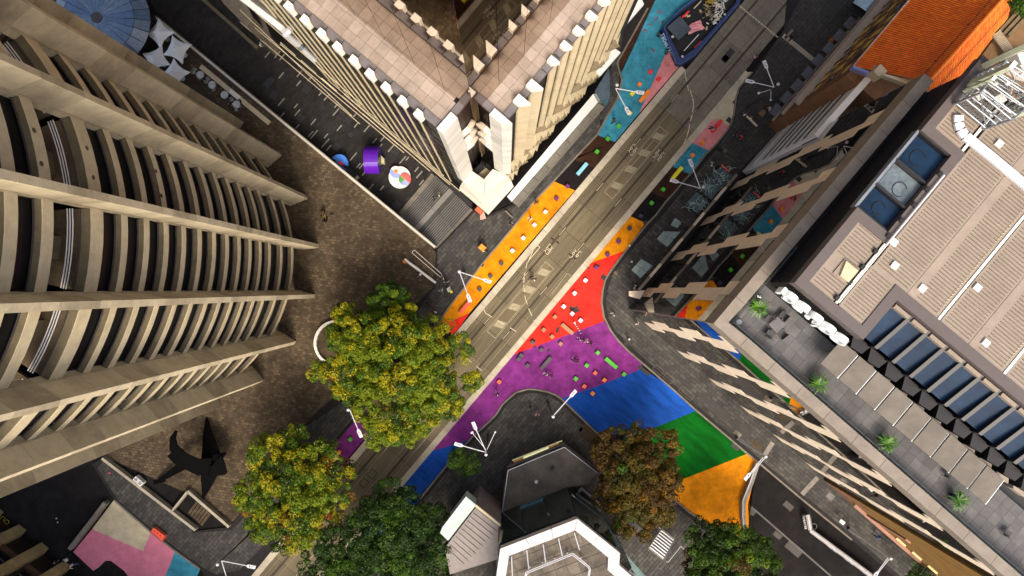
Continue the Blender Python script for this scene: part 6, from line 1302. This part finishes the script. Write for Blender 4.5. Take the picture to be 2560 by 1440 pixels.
# barriers with lettered banners
r = thing('banner_fence', 'white topped fence with black lettered banners along the dark lower right road', 'fence', P(2080, 1370)); lw = white
for (A, B, n) in (((2019, 1287), (2026, 1326), 1), ((2026, 1326), (2190, 1448), 6)):
    for k in range(n):
        a, b_ = lerp(A, B, k / n), lerp(A, B, (k + .98) / n); MB().bar(P(*a, 1.3), P(*b_, 1.3), .2, .12).build('top_rail', [mat('rail_grey', (.42, .41, .39), .6)], r); MB().bar(P(*a, 1.25), P(*b_, 1.25), .55, .04).build('ledge', [mat('fence_grey', (.28, .26, .25), .6)], r)
        MB().bar(P(*a, .1), P(*b_, .1), .08, 1.1).build('banner_panel', [blackm], r)
A = Vector(P(2012, 1307, .9)); ang_ = math.atan2(-(1326 - 1287), 7)
MB().prism(Q([(2006, 1287), (2016, 1285), (2022, 1320), (2014, 1322)], .8), .7, .8).build('banner_board', [blackm], r)
text('THEATRE', .42, white, 'banner_lettering', r, (A.x, A.y, .84), (0, 0, ang_))
for k in range(3):
    p = Vector(P(2075 + k * 42, 1368 + k * 31, .9)); text('THEATRE', .38, mat('letter_grey', (.5, .5, .52), .6), 'banner_lettering', r, (p.x, p.y, 1.36), (0, 0, math.atan2(-122, 164)))
r = thing('manhole_ring', 'pale ring on the dark road beside the banner fence', 'cover', P(2035, 1316)); c = P(2035, 1316, 0); b = MB()
for k in range(18): a0, a1 = k * .349, (k + 1) * .349; b.tube((c[0] + .37 * math.cos(a0), c[1] + .37 * math.sin(a0), .02), (c[0] + .37 * math.cos(a1), c[1] + .37 * math.sin(a1), .02), .025, n=4)
b.build('ring', [steel], r)
r = thing('concrete_barrier', 'bent grey concrete barrier along the right edge of the orange paint', 'barrier', P(1870, 1240))
bp = [(1889, 1157), (1873, 1205), (1855, 1250), (1854, 1290), (1859, 1330)]; 
for a, b_ in zip(bp, bp[1:]): MB().bar(P(*a, 0), P(*b_, 0), .55, .85).build('barrier_block', [mat('barrier_grey', (.27, .25, .22), .8, var=.2, stain=.3)], r); MB().bar(P(a[0] + 2, a[1], .85), P(b_[0] + 2, b_[1], .85), .12, .12).build('rail', [steel], r)
struct('orange_edge_line', [(1890, 1158), (1894, 1157), (1873, 1270), (1871, 1320), (1866, 1320)], -.1, .016, p_or)
# road details lower right
for pts in (([(1876, 1268), (1880, 1266), (2080, 1440), (2074, 1440)]),): struct('gutter_line', pts, -.11, -.09, mat('gutter_grey', (.10, .09, .08), .8))
for cx, cy, a, c in ((1880, 1279, 1.0, .8), (1971, 1265, 1.4, .8), (1944, 1338, 1.2, .7), (1985, 1372, 2.4, 1.2)): sq(cx, cy, a, c, -.1, m=mat('cover_grey', (.06, .052, .045), .8, var=.2), ang=ANG + 1.57)
# dark square pavers patch on right footpath, tactile strips and pit frames
rp = [(1700, 947), (1712, 960), (1742, 988), (1756, 994), (1790, 1040), (1812, 1056), (1835, 1070), (1850, 1080)]
dk_ = mat('new_dark_paver', (.03, .025, .023), .7, var=.2)
pat = thing('paver_patch', None, None, P(1780, 1010, .12), kind='structure'); rd = random.Random(5)
for k in range(52):
    t = rd.random(); x, y = 1748 + 118 * t + rd.gauss(0, 6), 990 + 94 * t - 0 + rd.gauss(0, 6)
    MB().box(P(x, y, .14), .9, .45, .128, .138 + k * .0001, ANG + math.pi / 2).build('paving_stone', [dk_], pat)
for (A, B) in (((1910, 1140), (1932, 1106)), ((2005, 1236), (2044, 1194))): MB().bar(P(*A, .135), P(*B, .135), .62, .012).build('tactile_strip', [mat('strip_pale', (.24, .21, .17), .8, stain=.2)], ftr)
for cx, cy, a, c, m in ((1646, 925, 1.4, .75, None), (1672, 946, 1.4, .75, None), (1716, 984, 2.1, .8, None)):
    p = P(cx, cy, .14); q = [(p[0] + x * math.cos(ANG + 1.57) - y * math.sin(ANG + 1.57), p[1] + x * math.sin(ANG + 1.57) + y * math.cos(ANG + 1.57), .14) for x, y in ((-a / 2, -c / 2), (a / 2, -c / 2), (a / 2, c / 2), (-a / 2, c / 2))]
    MB().path(q + q[:1], .025, n=4).build('pit_frame', [kerbm], ftr)
for cx, cy, a, c, m in ((1892, 1113, 1.3, .9, brk[2]), (1844, 1084, 1.1, .55, kerbm), (2076, 1241, 1.0, .8, mat('pale_hatch', (.14, .13, .12), .7)), (1813, 377, .5, .5, mat('gold_hatch', (.14, .10, .05), .6)), (1539, 683, .5, .4, mat('gold_hatch', (.14, .10, .05), .6)), (1566, 859, .55, .5, mh), (1205, 662, .5, .4, mh), (1249, 590, .6, 1.1, mh), (1470, 1085, 2.6, 1.7, brk[2]), (1450, 1072, .6, .6, mh), (1906, 282, .7, .9, mat('box_tan', (.20, .13, .07), .7))): sq(cx, cy, a, c, .135, m=m, ang=ANG + 1.57, t=.01)
# pergola-like slatted bench box near bottom
r = thing('slatted_pergola', 'white slatted stair cover between the autumn tree and the dark green tree', 'pergola', P(1650, 1360)); 
A, B, C, D = (1654, 1323), (1685, 1347), (1657, 1398), (1622, 1370)
for k in range(8):
    t = (k + .5) / 8; a, b_ = lerp(A, D, t), lerp(B, C, t); MB().bar(P(*a, 1.2), P(*b_, 1.2), .12, .12).build('slat', [silver], r)
for a, b_ in ((A, D), (A, B), (D, C)): MB().bar(P(*a, 1.1), P(*b_, 1.1), .16, .12).build('frame', [kerbm], r)
MB().prism(Q([(1650, 1322), (1690, 1347), (1662, 1405), (1618, 1372)], .15), .12, .15).build('pit', [blackm], r)
b = MB(); b.path([P(1632, 1306, 1), P(1654, 1324, 1)], .04); b.path([P(1666, 1404, 1), P(1670, 1406, 1), P(1702, 1366, 1), P(1722, 1384, 1)], .04); b.build('handrail', [silver], r)
# ------------------------------------------------------------------ black steel star sculpture on the plaza (plain generic form)
r = thing('steel_sculpture', 'large black steel plate sculpture with curved pointed legs on the brick plaza', 'sculpture', P(500, 1170))
bs = mat('sculpture_black', (.003, .003, .003), .9, var=.1, spec=.05)
def horn(pts, w0, w1, name='blade', h=.12):
    """tapered curved plate through px,py,z points"""
    n = len(pts); vs = []; P3 = [Vector(P(*p)) for p in pts]
    for k in range(n):
        d = (P3[min(k + 1, n - 1)] - P3[max(k - 1, 0)]).normalized(); s = Vector((-d.y, d.x, 0)).normalized(); w_ = w0 + (w1 - w0) * (k / (n - 1)); w_ = max(w_, .03)
        up = V(0, 0, h); vs += [P3[k] - s * w_ - up, P3[k] + s * w_ - up, P3[k] + s * w_ + up, P3[k] - s * w_ + up]
    fs = [(0, 1, 2, 3)] + [(4 * (n - 1) + 3, 4 * (n - 1) + 2, 4 * (n - 1) + 1, 4 * (n - 1))]
    for k in range(n - 1):
        a = 4 * k; fs += [(a + i_, a + 4 + i_, a + 4 + (i_ + 1) % 4, a + (i_ + 1) % 4) for i_ in range(4)]
    return MB().add(vs, [f[::-1] for f in fs]).build(name, [bs], r)
horn([(530, 1165, 4), (524, 1120, 3), (518, 1080, 1.5), (516, 1045, .1)], 1.5, .1); horn([(520, 1160, 4), (521, 1190, 3), (514, 1220, 1.5), (508, 1246, .05)], 1.5, .1)
horn([(525, 1168, 4.5), (490, 1165, 5.2), (455, 1145, 5.5), (434, 1118, 5.3), (432, 1095, 5), (441, 1077, 4.6)], 1.2, .15); horn([(500, 1170, 4), (460, 1160, 3), (425, 1185, 1.5), (384, 1210, .05)], 1.0, .12); horn([(430, 1130, 5.2), (445, 1150, 5.4), (470, 1165, 5)], .75, .5)
horn([(530, 1165, 4.3), (548, 1175, 3.8), (565, 1184, 3)], 1.9, .2); horn([(535, 1150, 4), (550, 1142, 3.9), (564, 1133, 3.6)], .7, .15); horn([(384, 1209, .1), (400, 1203, .1), (412, 1198, .1)], .1, .35)
# bronze group on the plaza
r = thing('bronze_bench_group', 'dark bronze figures round a small table on the brick plaza', 'sculpture', P(813, 541)); brz = mat('bronze', (.05, .035, .02), .4, .6, var=.3); gold = mat('gold_bronze', (.35, .22, .07), .35, .7)
def fig(px, py, rz, m):
    me, hz = BM['sit']; c = me.copy(); c.materials.clear(); c.materials.append(m); c.polygons.foreach_set('material_index', [0] * len(c.polygons)); o = bpy.data.objects.new('figure', c); COL.objects.link(o); o.parent = r; o.location = Vector(P(px, py, 0)) - ORG[r.name]; o.rotation_euler = (0, 0, math.radians(rz)); o.scale = (1.15,) * 3
fig(811, 529, 250, brz); fig(815, 556, 80, brz)
p = P(812, 541, 0); MB().box(p, 1.3, .45, .4, .5, 1.7).build('table', [gold], r); 
for k in range(5): q = P(810 + random.uniform(-3, 3), 533 + k * 4, .5); MB().sph(q, .12, 6).build('vessel', [gold], r)
MB().tube(P(829, 540, 0), P(829, 540, .45), .22, n=12).build('stool', [brz], r); MB().tube(P(804, 545, 0), P(804, 545, .4), .18, n=10).build('stool', [brz], r)
# ------------------------------------------------------------------ wheeled art boat at the top
r = thing('boat', 'dark blue open boat on wheels piled with scrap and a grey awning', 'boat', P(1735, 70)); navy = mat('boat_blue', (.012, .03, .13), .5, var=.3, scale=2, stain=.3); blk = mat('boat_inside', (.006, .006, .007), .7)
outl = [(1660, 67), (1700, 25), (1760, -20), (1830, -70), (1870, -60), (1846, 10), (1770, 98), (1737, 138), (1703, 160), (1690, 158)]; ZB = 1.6
inn = [(1664, 68), (1704, 29), (1760, -14), (1828, -62), (1862, -54), (1839, 8), (1765, 92), (1733, 124), (1704, 145), (1700, 144)]
oq, iq, lq = Q([(1652, 72), (1698, 25), (1760, -24), (1830, -75), (1874, -62), (1850, 14), (1772, 104), (1740, 142), (1702, 166), (1690, 162)], .9), Q(outl, ZB), Q(inn, ZB)
lowq = Q([(1664, 68), (1704, 29), (1760, -14), (1828, -62), (1862, -54), (1839, 8), (1765, 92), (1733, 126), (1702, 148), (1696, 146)], .7)
n = len(oq)
for k in range(n):
    k2 = (k + 1) % n; b = MB(); b.add([(*oq[k], .35), (*oq[k2], .35), (*iq[k2], ZB), (*iq[k], ZB), (*lq[k2], ZB), (*lq[k], ZB), (*lowq[k2], .4), (*lowq[k], .4)], [(0, 1, 2, 3), (3, 2, 4, 5), (5, 4, 6, 7), (7, 6, 1, 0)]); b.build('hull_side', [navy], r)
    MB().bar((*iq[k], ZB), (*iq[k2], ZB), .05, .05).build('gunwale', [mat('gunwale_blue', (.10, .16, .35), .4)], r)
MB().prism(lowq, .35, .5).build('deck', [blk], r)
MB().prism(Q([(1668, 68), (1700, 40), (1729, 73), (1696, 100)], 2.8), 2.7, 2.8).build('awning', [mat('awning_slate', (.045, .065, .085), .7, var=.2, stain=.2)], r)
for p in ((1669, 68), (1700, 42), (1727, 72), (1697, 97)): MB().tube(P(*p, .5), P(*p, 2.7), .04).build('awning_post', [steel], r)
for x, y in ((1649, 86), (1668, 130), (1693, 158)): MB().tube(P(x - 3, y - 2, .35), P(x + 3, y + 2, .35), .38, n=14).build('wheel', [blackm], r)
pkc = mat('pink_sheet', (.76, .34, .36), .8, var=.2, scale=5)
b = MB(); rd = random.Random(2); gx = 7
for j in range(gx):
    for i_ in range(gx):
        u, v = i_ / (gx - 1), j / (gx - 1); x, y = lerp(lerp((1722, 62), (1750, 49), u), lerp((1720, 86), (1762, 72), u), v); b.v.append(P(x + rd.uniform(-1, 1), y + rd.uniform(-1, 1), .9 + rd.uniform(0, .45)))
for j in range(gx - 1):
    for i_ in range(gx - 1): a = j * gx + i_; b.f.append((a, a + 1, a + gx + 1, a + gx)); b.m.append(0)
b.build('pink_sheet', [pkc], r)
cm = [mat('scrap_yellow', (.55, .38, .02), .6), mat('scrap_white', (.75, .74, .66), .6), mat('scrap_brown', (.20, .14, .07), .7), mat('scrap_cream', (.65, .56, .36), .7), darkm]
rd = random.Random(9)
for k in range(150):
    t = rd.random(); s = rd.random(); x, y = lerp((1770, 10), (1815, 15), s); x += rd.gauss(0, 6); y += rd.uniform(-25, 45) * (1 if s > .3 else .6)
    x -= (y - 10) * .45 if y > 10 else 0
    ci = 0 if s < .3 and y < 12 else (1 if s > .6 else rd.choice((2, 3, 4))); p = Vector(P(x, y, rd.uniform(.6, 1.3))); d = Vector((rd.gauss(0, 1), rd.gauss(0, 1), rd.gauss(0, .4))).normalized() * rd.uniform(.15, .5)
    b = MB(); b.tube(p - d, p + d, rd.uniform(.02, .05 if ci != 1 else .1), n=5); b.build('scrap_piece', [cm[ci]], r)
MB().tube(P(1710, 127, 1.2), P(1747, 86, 1.2), .06).build('mast', [white], r); MB().prism(Q([(1735, 118), (1752, 101), (1754, 103), (1737, 121)], 1.1), .9, 1.1).build('red_board', [pc['red']], r)
MB().prism(Q([(1704, 42), (1721, 26), (1724, 29), (1708, 45)], 1.3), 1.1, 1.3).build('red_board', [pc['red']], r); MB().prism(Q([(1672, 104), (1680, 102), (1679, 107), (1675, 109)], 1.0), .8, 1.0).build('red_block', [pc['red']], r)
MB().prism(Q([(1734, 20), (1753, 1), (1754, 3), (1736, 22)], 1.5), 1.4, 1.5).build('plank', [cream], r)
for x, y in ((1752, 28), (1716, 38), (1722, 40), (1793, 46), (1767, 70)): MB().box(P(x, y, .8)[:2], .45, .16, .6, .8, x).build('bottle', [cm[3]], r)
MB().sph(P(1706, 141, 1.75), .17, 8).build('mooring_ball', [white], r); MB().sph(P(1812, 36, 1.75), .15, 8).build('mooring_ball', [white], r); MB().box(P(1681, 92, 1)[:2], .3, .3, .9, 1.1, .6).build('small_box', [whitec], r)
tl = mat('boat_lettering', (.40, .55, .80), .6)
for s, cx, cy, a in (('T804', 1659, 98, -68), ('679', 1670, 120, -62), ('175', 1682, 137, -50)):
    p = P(cx, cy, .85); text(s, .75, tl, 'lettering', r, (p[0], p[1], .98), (math.radians(0), 0, math.radians(a)))
# ------------------------------------------------------------------ terrace furniture and palms
pot = mat('pot_black', (.015, .015, .015), .5); frm_ = [mat('frond_a', (.03, .10, .005), .5, var=.3), mat('frond_b', (.07, .17, .008), .5, var=.3)]
def palm(x, y, label, n=46, R=.85):
    r = thing('potted_palm', label, 'plant', P(x, y, ZF), group='potted palms along the roof terrace'); c = Vector(P(x, y, ZF + 1.2)); c = Vector((c.x, c.y, ZF))
    MB().tube(c, c + V(0, 0, .55), .28, .34, n=12).build('pot', [pot], r); MB().tube(c + V(0, 0, .5), c + V(0, 0, 1.0), .07).build('trunk', [brk[0]], r); rd = random.Random(int(x))
    for k in range(n):
        a = rd.uniform(0, 6.283); L = R * rd.uniform(.7, 1.15); d = Vector((math.cos(a), math.sin(a), 0)); s = Vector((-d.y, d.x, 0)); t0 = c + V(0, 0, 1.0); up = rd.uniform(.1, .7)
        p1 = t0 + d * L * .5 + V(0, 0, up * .55); p2 = t0 + d * L + V(0, 0, up * .3 - .15); w_ = .05
        b = MB(); b.add([t0 - s * .015, t0 + s * .015, p1 + s * w_, p1 - s * w_, p2], [(0, 1, 2, 3), (3, 2, 4)]); b.build('frond', [frm_[k % 2]], r)
for x, y, l in ((1897, 767, 'potted palm beside the terrace table at the building corner'), (2048, 962, 'potted palm on the terrace below the first awnings'), (2223, 1110, 'potted palm in the middle of the terrace below the awnings'), (2400, 1252, 'potted palm at the far end of the terrace')): palm(x, y, l, R=1.0)
tk = mat('slat_table', (.16, .15, .15), .6); ck = mat('sling_grey', (.05, .047, .047), .7)
r = thing('terrace_table', 'square slatted table on the roof terrace', 'table', P(1935, 811, ZF)); c = P(1935, 811, ZF)
for k in range(9):
    o_ = (k - 4) * .105; a = .72; MB().box((c[0] + o_ * math.cos(a), c[1] + o_ * math.sin(a)), .075, .95, ZF + .7, ZF + .74, a).build('slat', [tk], r)
for sx in (-.42, .42):
    for sy in (-.42, .42): MB().tube((c[0] + sx, c[1] + sy, ZF), (c[0] + sx, c[1] + sy, ZF + .7), .03).build('leg', [tk], r)
for x, y, a, l in ((1918, 799, -130, 'grey sling chair left of the terrace table by the palm'), (1953, 790, 50 + 180 - 90, 'grey sling chair above the terrace table'), (1950, 834, 130, 'grey sling chair right below the terrace table'), (1920, 836, 60, 'dark sling chair turned away below the terrace table')): chair(x, y, ZF, math.radians(a), l, ck, ck, 1.5, 'chairs round the terrace table')
for x, y, l in ((2363, 1184, 'black chair under the edge of the terrace awnings'), (2510, 1330, 'pale chair at the lower right end of the terrace')): chair(x, y, ZF, 1, l, ck, ck, 1.3, 'single chairs at the terrace edge')
r = thing('oval_bin', 'small oval grey bin in the terrace corner', 'bin', P(1848, 805, ZF)); MB().tube(P(1848, 805, ZF), P(1848, 805, ZF + .6), .22, n=14).build('body', [steel], r)
r = thing('white_flowers', 'white flowers beside the terrace palm', 'plant', P(1898, 742, ZF)); rd = random.Random(4)
for k in range(8): MB().sph(P(1896 + rd.uniform(-3, 6), 742 + rd.uniform(-3, 3), ZF + rd.uniform(.8, 1.2)), .07, 6).build('flower', [white], r)
MB().tube(P(1897, 743, ZF), P(1897, 743, ZF + .5), .2, n=10).build('pot', [pot], r)
# ------------------------------------------------------------------ trees
def leafmat(name):
    m = bpy.data.materials.new(name); m.use_nodes = True; n = m.node_tree.nodes; l = m.node_tree.links; b = n['Principled BSDF']
    at = n.new('ShaderNodeAttribute'); at.attribute_name = 'leafcol'; l.new(at.outputs['Color'], b.inputs['Base Color']); b.inputs['Roughness'].default_value = .55; b.inputs['Specular IOR Level'].default_value = .3
    tr = n.new('ShaderNodeBsdfTranslucent'); l.new(at.outputs['Color'], tr.inputs[0]); mx = n.new('ShaderNodeMixShader'); mx.inputs[0].default_value = .3; l.new(b.outputs[0], mx.inputs[1]); l.new(tr.outputs[0], mx.inputs[2]); l.new(mx.outputs[0], n['Material Output'].inputs[0]); return m
LM = leafmat('foliage'); bark = mat('bark', (.07, .05, .035), .9, var=.3, bump=.5)
def tree(trunk, lobes, nleaf, pal, label, size=.21, name='tree', blob_n=1.0, zb=3.0):
    """lobes: px,py,z,radius_m,height_m ; pal: list of (color, weight)"""
    r = thing(name, label, 'tree', P(*trunk, 0)); base = Vector(P(*trunk, 0)); g_ = np.random.default_rng(int(trunk[0]))
    b = MB(); fork = base + V(0, 0, zb); b.tube(base, fork, .38, .26, n=9)
    tot = sum(l[3] ** 2 for l in lobes); cs = []; C_ = []
    for px_, py_, z, R, Hh in lobes:
        c = Vector(P(px_, py_, z)); b.tube(fork, c - V(0, 0, Hh * .3), .16, .05, n=6)
        nb = max(10, int(R * R * 7.5 * blob_n))
        for k in range(nb):
            a = g_.uniform(0, 6.283); q = math.sqrt(g_.uniform(0, 1)); x, y = q * R * math.cos(a), q * R * math.sin(a); zt = c.z + Hh * .5 * (math.sqrt(max(0, 1 - q * q * .92))) * g_.uniform(.3, 1.0) - Hh * .12
            if g_.random() < .25: zt -= Hh * g_.uniform(.2, .5)
            cs.append((c.x + x, c.y + y, zt, g_.uniform(.38, .85) * (1.0 if R > 3 else .8)))
        for k in range(5): a = g_.uniform(0, 6.28); b.tube(c - V(0, 0, Hh * .3), c + V(R * .6 * math.cos(a), R * .6 * math.sin(a), 0), .05, .02, n=4)
    b.build('trunk', [bark], r)
    cs = np.array(cs); nb = len(cs); cols = np.array([p[0] for p in pal]); wts = np.array([p[1] for p in pal], float); wts /= wts.sum()
    lf = np.sin(cs[:, 0] * .9 + 1) + np.sin(cs[:, 1] * 1.1 + .5) + .6 * np.sin(cs[:, 0] * 2.3 + cs[:, 1] * 1.7) + g_.normal(scale=.8, size=nb); cw = np.cumsum(wts); q_ = (np.argsort(np.argsort(lf)) + .5) / nb; bc = np.minimum(np.searchsorted(cw, q_), len(pal) - 1); 
    idx = g_.integers(0, nb, nleaf); u = g_.normal(size=(nleaf, 3)); u[:, 2] = np.abs(u[:, 2]) * .9 - .25; u /= np.linalg.norm(u, axis=1)[:, None]
    pos = cs[idx, :3] + u * cs[idx, 3][:, None] * g_.uniform(.75, 1.08, nleaf)[:, None] * np.array([1, 1, .75])
    nrm = u + g_.normal(scale=.55, size=(nleaf, 3)); nrm[:, 2] += .3; nrm /= np.linalg.norm(nrm, axis=1)[:, None]
    t = np.cross(nrm, g_.normal(size=(nleaf, 3))); t /= np.linalg.norm(t, axis=1)[:, None]; s = np.cross(nrm, t); sz = size * g_.uniform(.6, 1.3, nleaf)[:, None]
    v = np.stack([pos - t * sz * .5, pos + s * sz * .34, pos + t * sz * .6, pos - s * sz * .34], 1).reshape(-1, 3) - np.array(base)
    me = bpy.data.meshes.new('crown'); me.vertices.add(len(v)); me.vertices.foreach_set('co', v.astype(np.float32).ravel()); me.loops.add(nleaf * 4); me.loops.foreach_set('vertex_index', np.arange(nleaf * 4, dtype=np.int32)); me.polygons.add(nleaf); me.polygons.foreach_set('loop_start', np.arange(0, nleaf * 4, 4, dtype=np.int32)); me.polygons.foreach_set('loop_total', np.full(nleaf, 4, np.int32))
    me.materials.append(LM); me.update(); me.validate()
    lc = np.where(g_.random(nleaf) < .22, g_.choice(len(pal), nleaf, p=wts), bc[idx]); c = cols[lc] * g_.uniform(.78, 1.22, nleaf)[:, None]
    ca = me.color_attributes.new('leafcol', 'FLOAT_COLOR', 'FACE' if False else 'CORNER'); cc_ = np.concatenate([np.repeat(c, 4, 0), np.ones((nleaf * 4, 1))], 1); ca.data.foreach_set('color', cc_.astype(np.float32).ravel())
    o = bpy.data.objects.new('crown', me); COL.objects.link(o); o.parent = r; return r
gr, yg, yl, dk, rd_, br, og = (.055, .12, .005), (.16, .215, .005), (.36, .32, .006), (.022, .055, .005), (.32, .05, .008), (.075, .040, .007), (.21, .10, .005)
tree((975, 905), [(1000, 900, 11, 5.2, 6), (1150, 870, 8.5, 1.7, 3), (860, 800, 8.5, 2.0, 3), (800, 930, 7.5, 1.4, 2.5), (1175, 950, 8, 1.3, 2.5), (1010, 1075, 8.5, 2.0, 3), (905, 860, 9.5, 4.0, 5), (1072, 862, 9.5, 3.4, 5), (1078, 955, 10, 3.5, 5), (970, 1010, 10, 4.3, 5), (880, 940, 8.5, 3.4, 4), (1040, 1035, 9, 3.0, 4), (945, 1085, 8, 1.9, 3), (1120, 1000, 8.5, 2.2, 3), (1000, 820, 9.5, 3.0, 4)], 190000, [(yg, 4), (gr, 3), (yl, 2.8), (rd_, .02), (og, .02), (dk, .8)], 'largest tree with a bright yellow green crown over the tram line')
tree((965, 775), [(968, 770, 8, 2.6, 4), (950, 815, 7, 2.0, 3), (985, 735, 7.5, 1.5, 2.6)], 32000, [(gr, 4), (yg, 2), (dk, 2)], 'green tree touching the upper side of the largest tree')
tree((740, 1225), [(740, 1225, 10, 4.6, 6), (690, 1150, 9, 3.3, 4), (790, 1165, 9, 3.2, 4), (650, 1240, 9, 3.0, 4), (820, 1240, 9, 2.9, 4), (720, 1315, 9, 3.3, 4), (790, 1305, 8.5, 2.6, 4), (660, 1310, 8, 2.2, 3), (730, 1110, 8, 2.2, 3), (850, 1180, 8, 1.7, 3)], 125000, [(yg, 3), (gr, 3), (yl, 2.4), (rd_, .08), (og, .3), (dk, 1.6), (br, .3)], 'green and yellow tree with red patches over the lower tram line')
tree((960, 1360), [(960, 1330, 10, 4.6, 6), (870, 1380, 9.5, 3.8, 5), (1050, 1360, 9.5, 3.8, 5), (980, 1260, 9, 2.8, 4), (900, 1450, 9, 4, 5), (1040, 1450, 9, 4, 5), (1090, 1310, 8.5, 2.2, 3), (800, 1420, 8, 2.6, 4), (1010, 1290, 9, 3, 4)], 125000, [(dk, 6), (gr, 2), (rd_, .02)], 'dark green tree at the bottom between tram line and pavilion')
tree((1168, 1158), [(1162, 1152, 6, 1.7, 3), (1180, 1158, 6, 1.4, 2.5), (1145, 1145, 5.6, 1.2, 2.2)], 9000, [(dk, 4), (gr, 3), (br, .4)], 'small round dark tree under the multi armed lamp', size=.17)
tree((1598, 1200), [(1600, 1215, 10, 4.4, 6), (1540, 1130, 8.5, 2.8, 4), (1640, 1120, 9, 2.9, 4), (1590, 1100, 8.5, 1.9, 3), (1540, 1230, 9, 2.8, 4), (1660, 1200, 9, 2.6, 4), (1590, 1290, 8.5, 3.0, 4), (1640, 1275, 8.5, 2.4, 4), (1515, 1120, 8, 1.8, 3)], 105000, [(br, 4), (og, 1.2), ((.115, .085, .007), 3.2), ((.06, .06, .008), 2), ((.05, .12, .006), .25)], 'brown and orange autumn tree beside the green paint')
tree((1820, 1390), [(1830, 1390, 9.5, 3.8, 5), (1770, 1360, 8.5, 2.8, 4), (1880, 1370, 8.5, 2.4, 4), (1800, 1450, 9, 3.6, 4), (1900, 1430, 8.5, 2.8, 4), (1740, 1420, 8, 2.0, 3)], 75000, [(dk, 5), (gr, 3), (yg, .7), (br, .8)], 'dark green tree below the large orange painted area')
tree((2300, 1445), [(2292, 1440, 5, 1.8, 3), (2310, 1460, 5, 1.6, 3)], 4000, [(dk, 4), (gr, 2)], 'small dark tree cut by the bottom edge on the right footpath', size=.17)
tree((2570, 0), [(2558, 2, 46, .6, .8), (2566, 18, 46, .5, .8)], 3000, [(dk, 4), (gr, 2)], 'dark shrub on the roof deck at the top right corner', size=.15, zb=44.6)
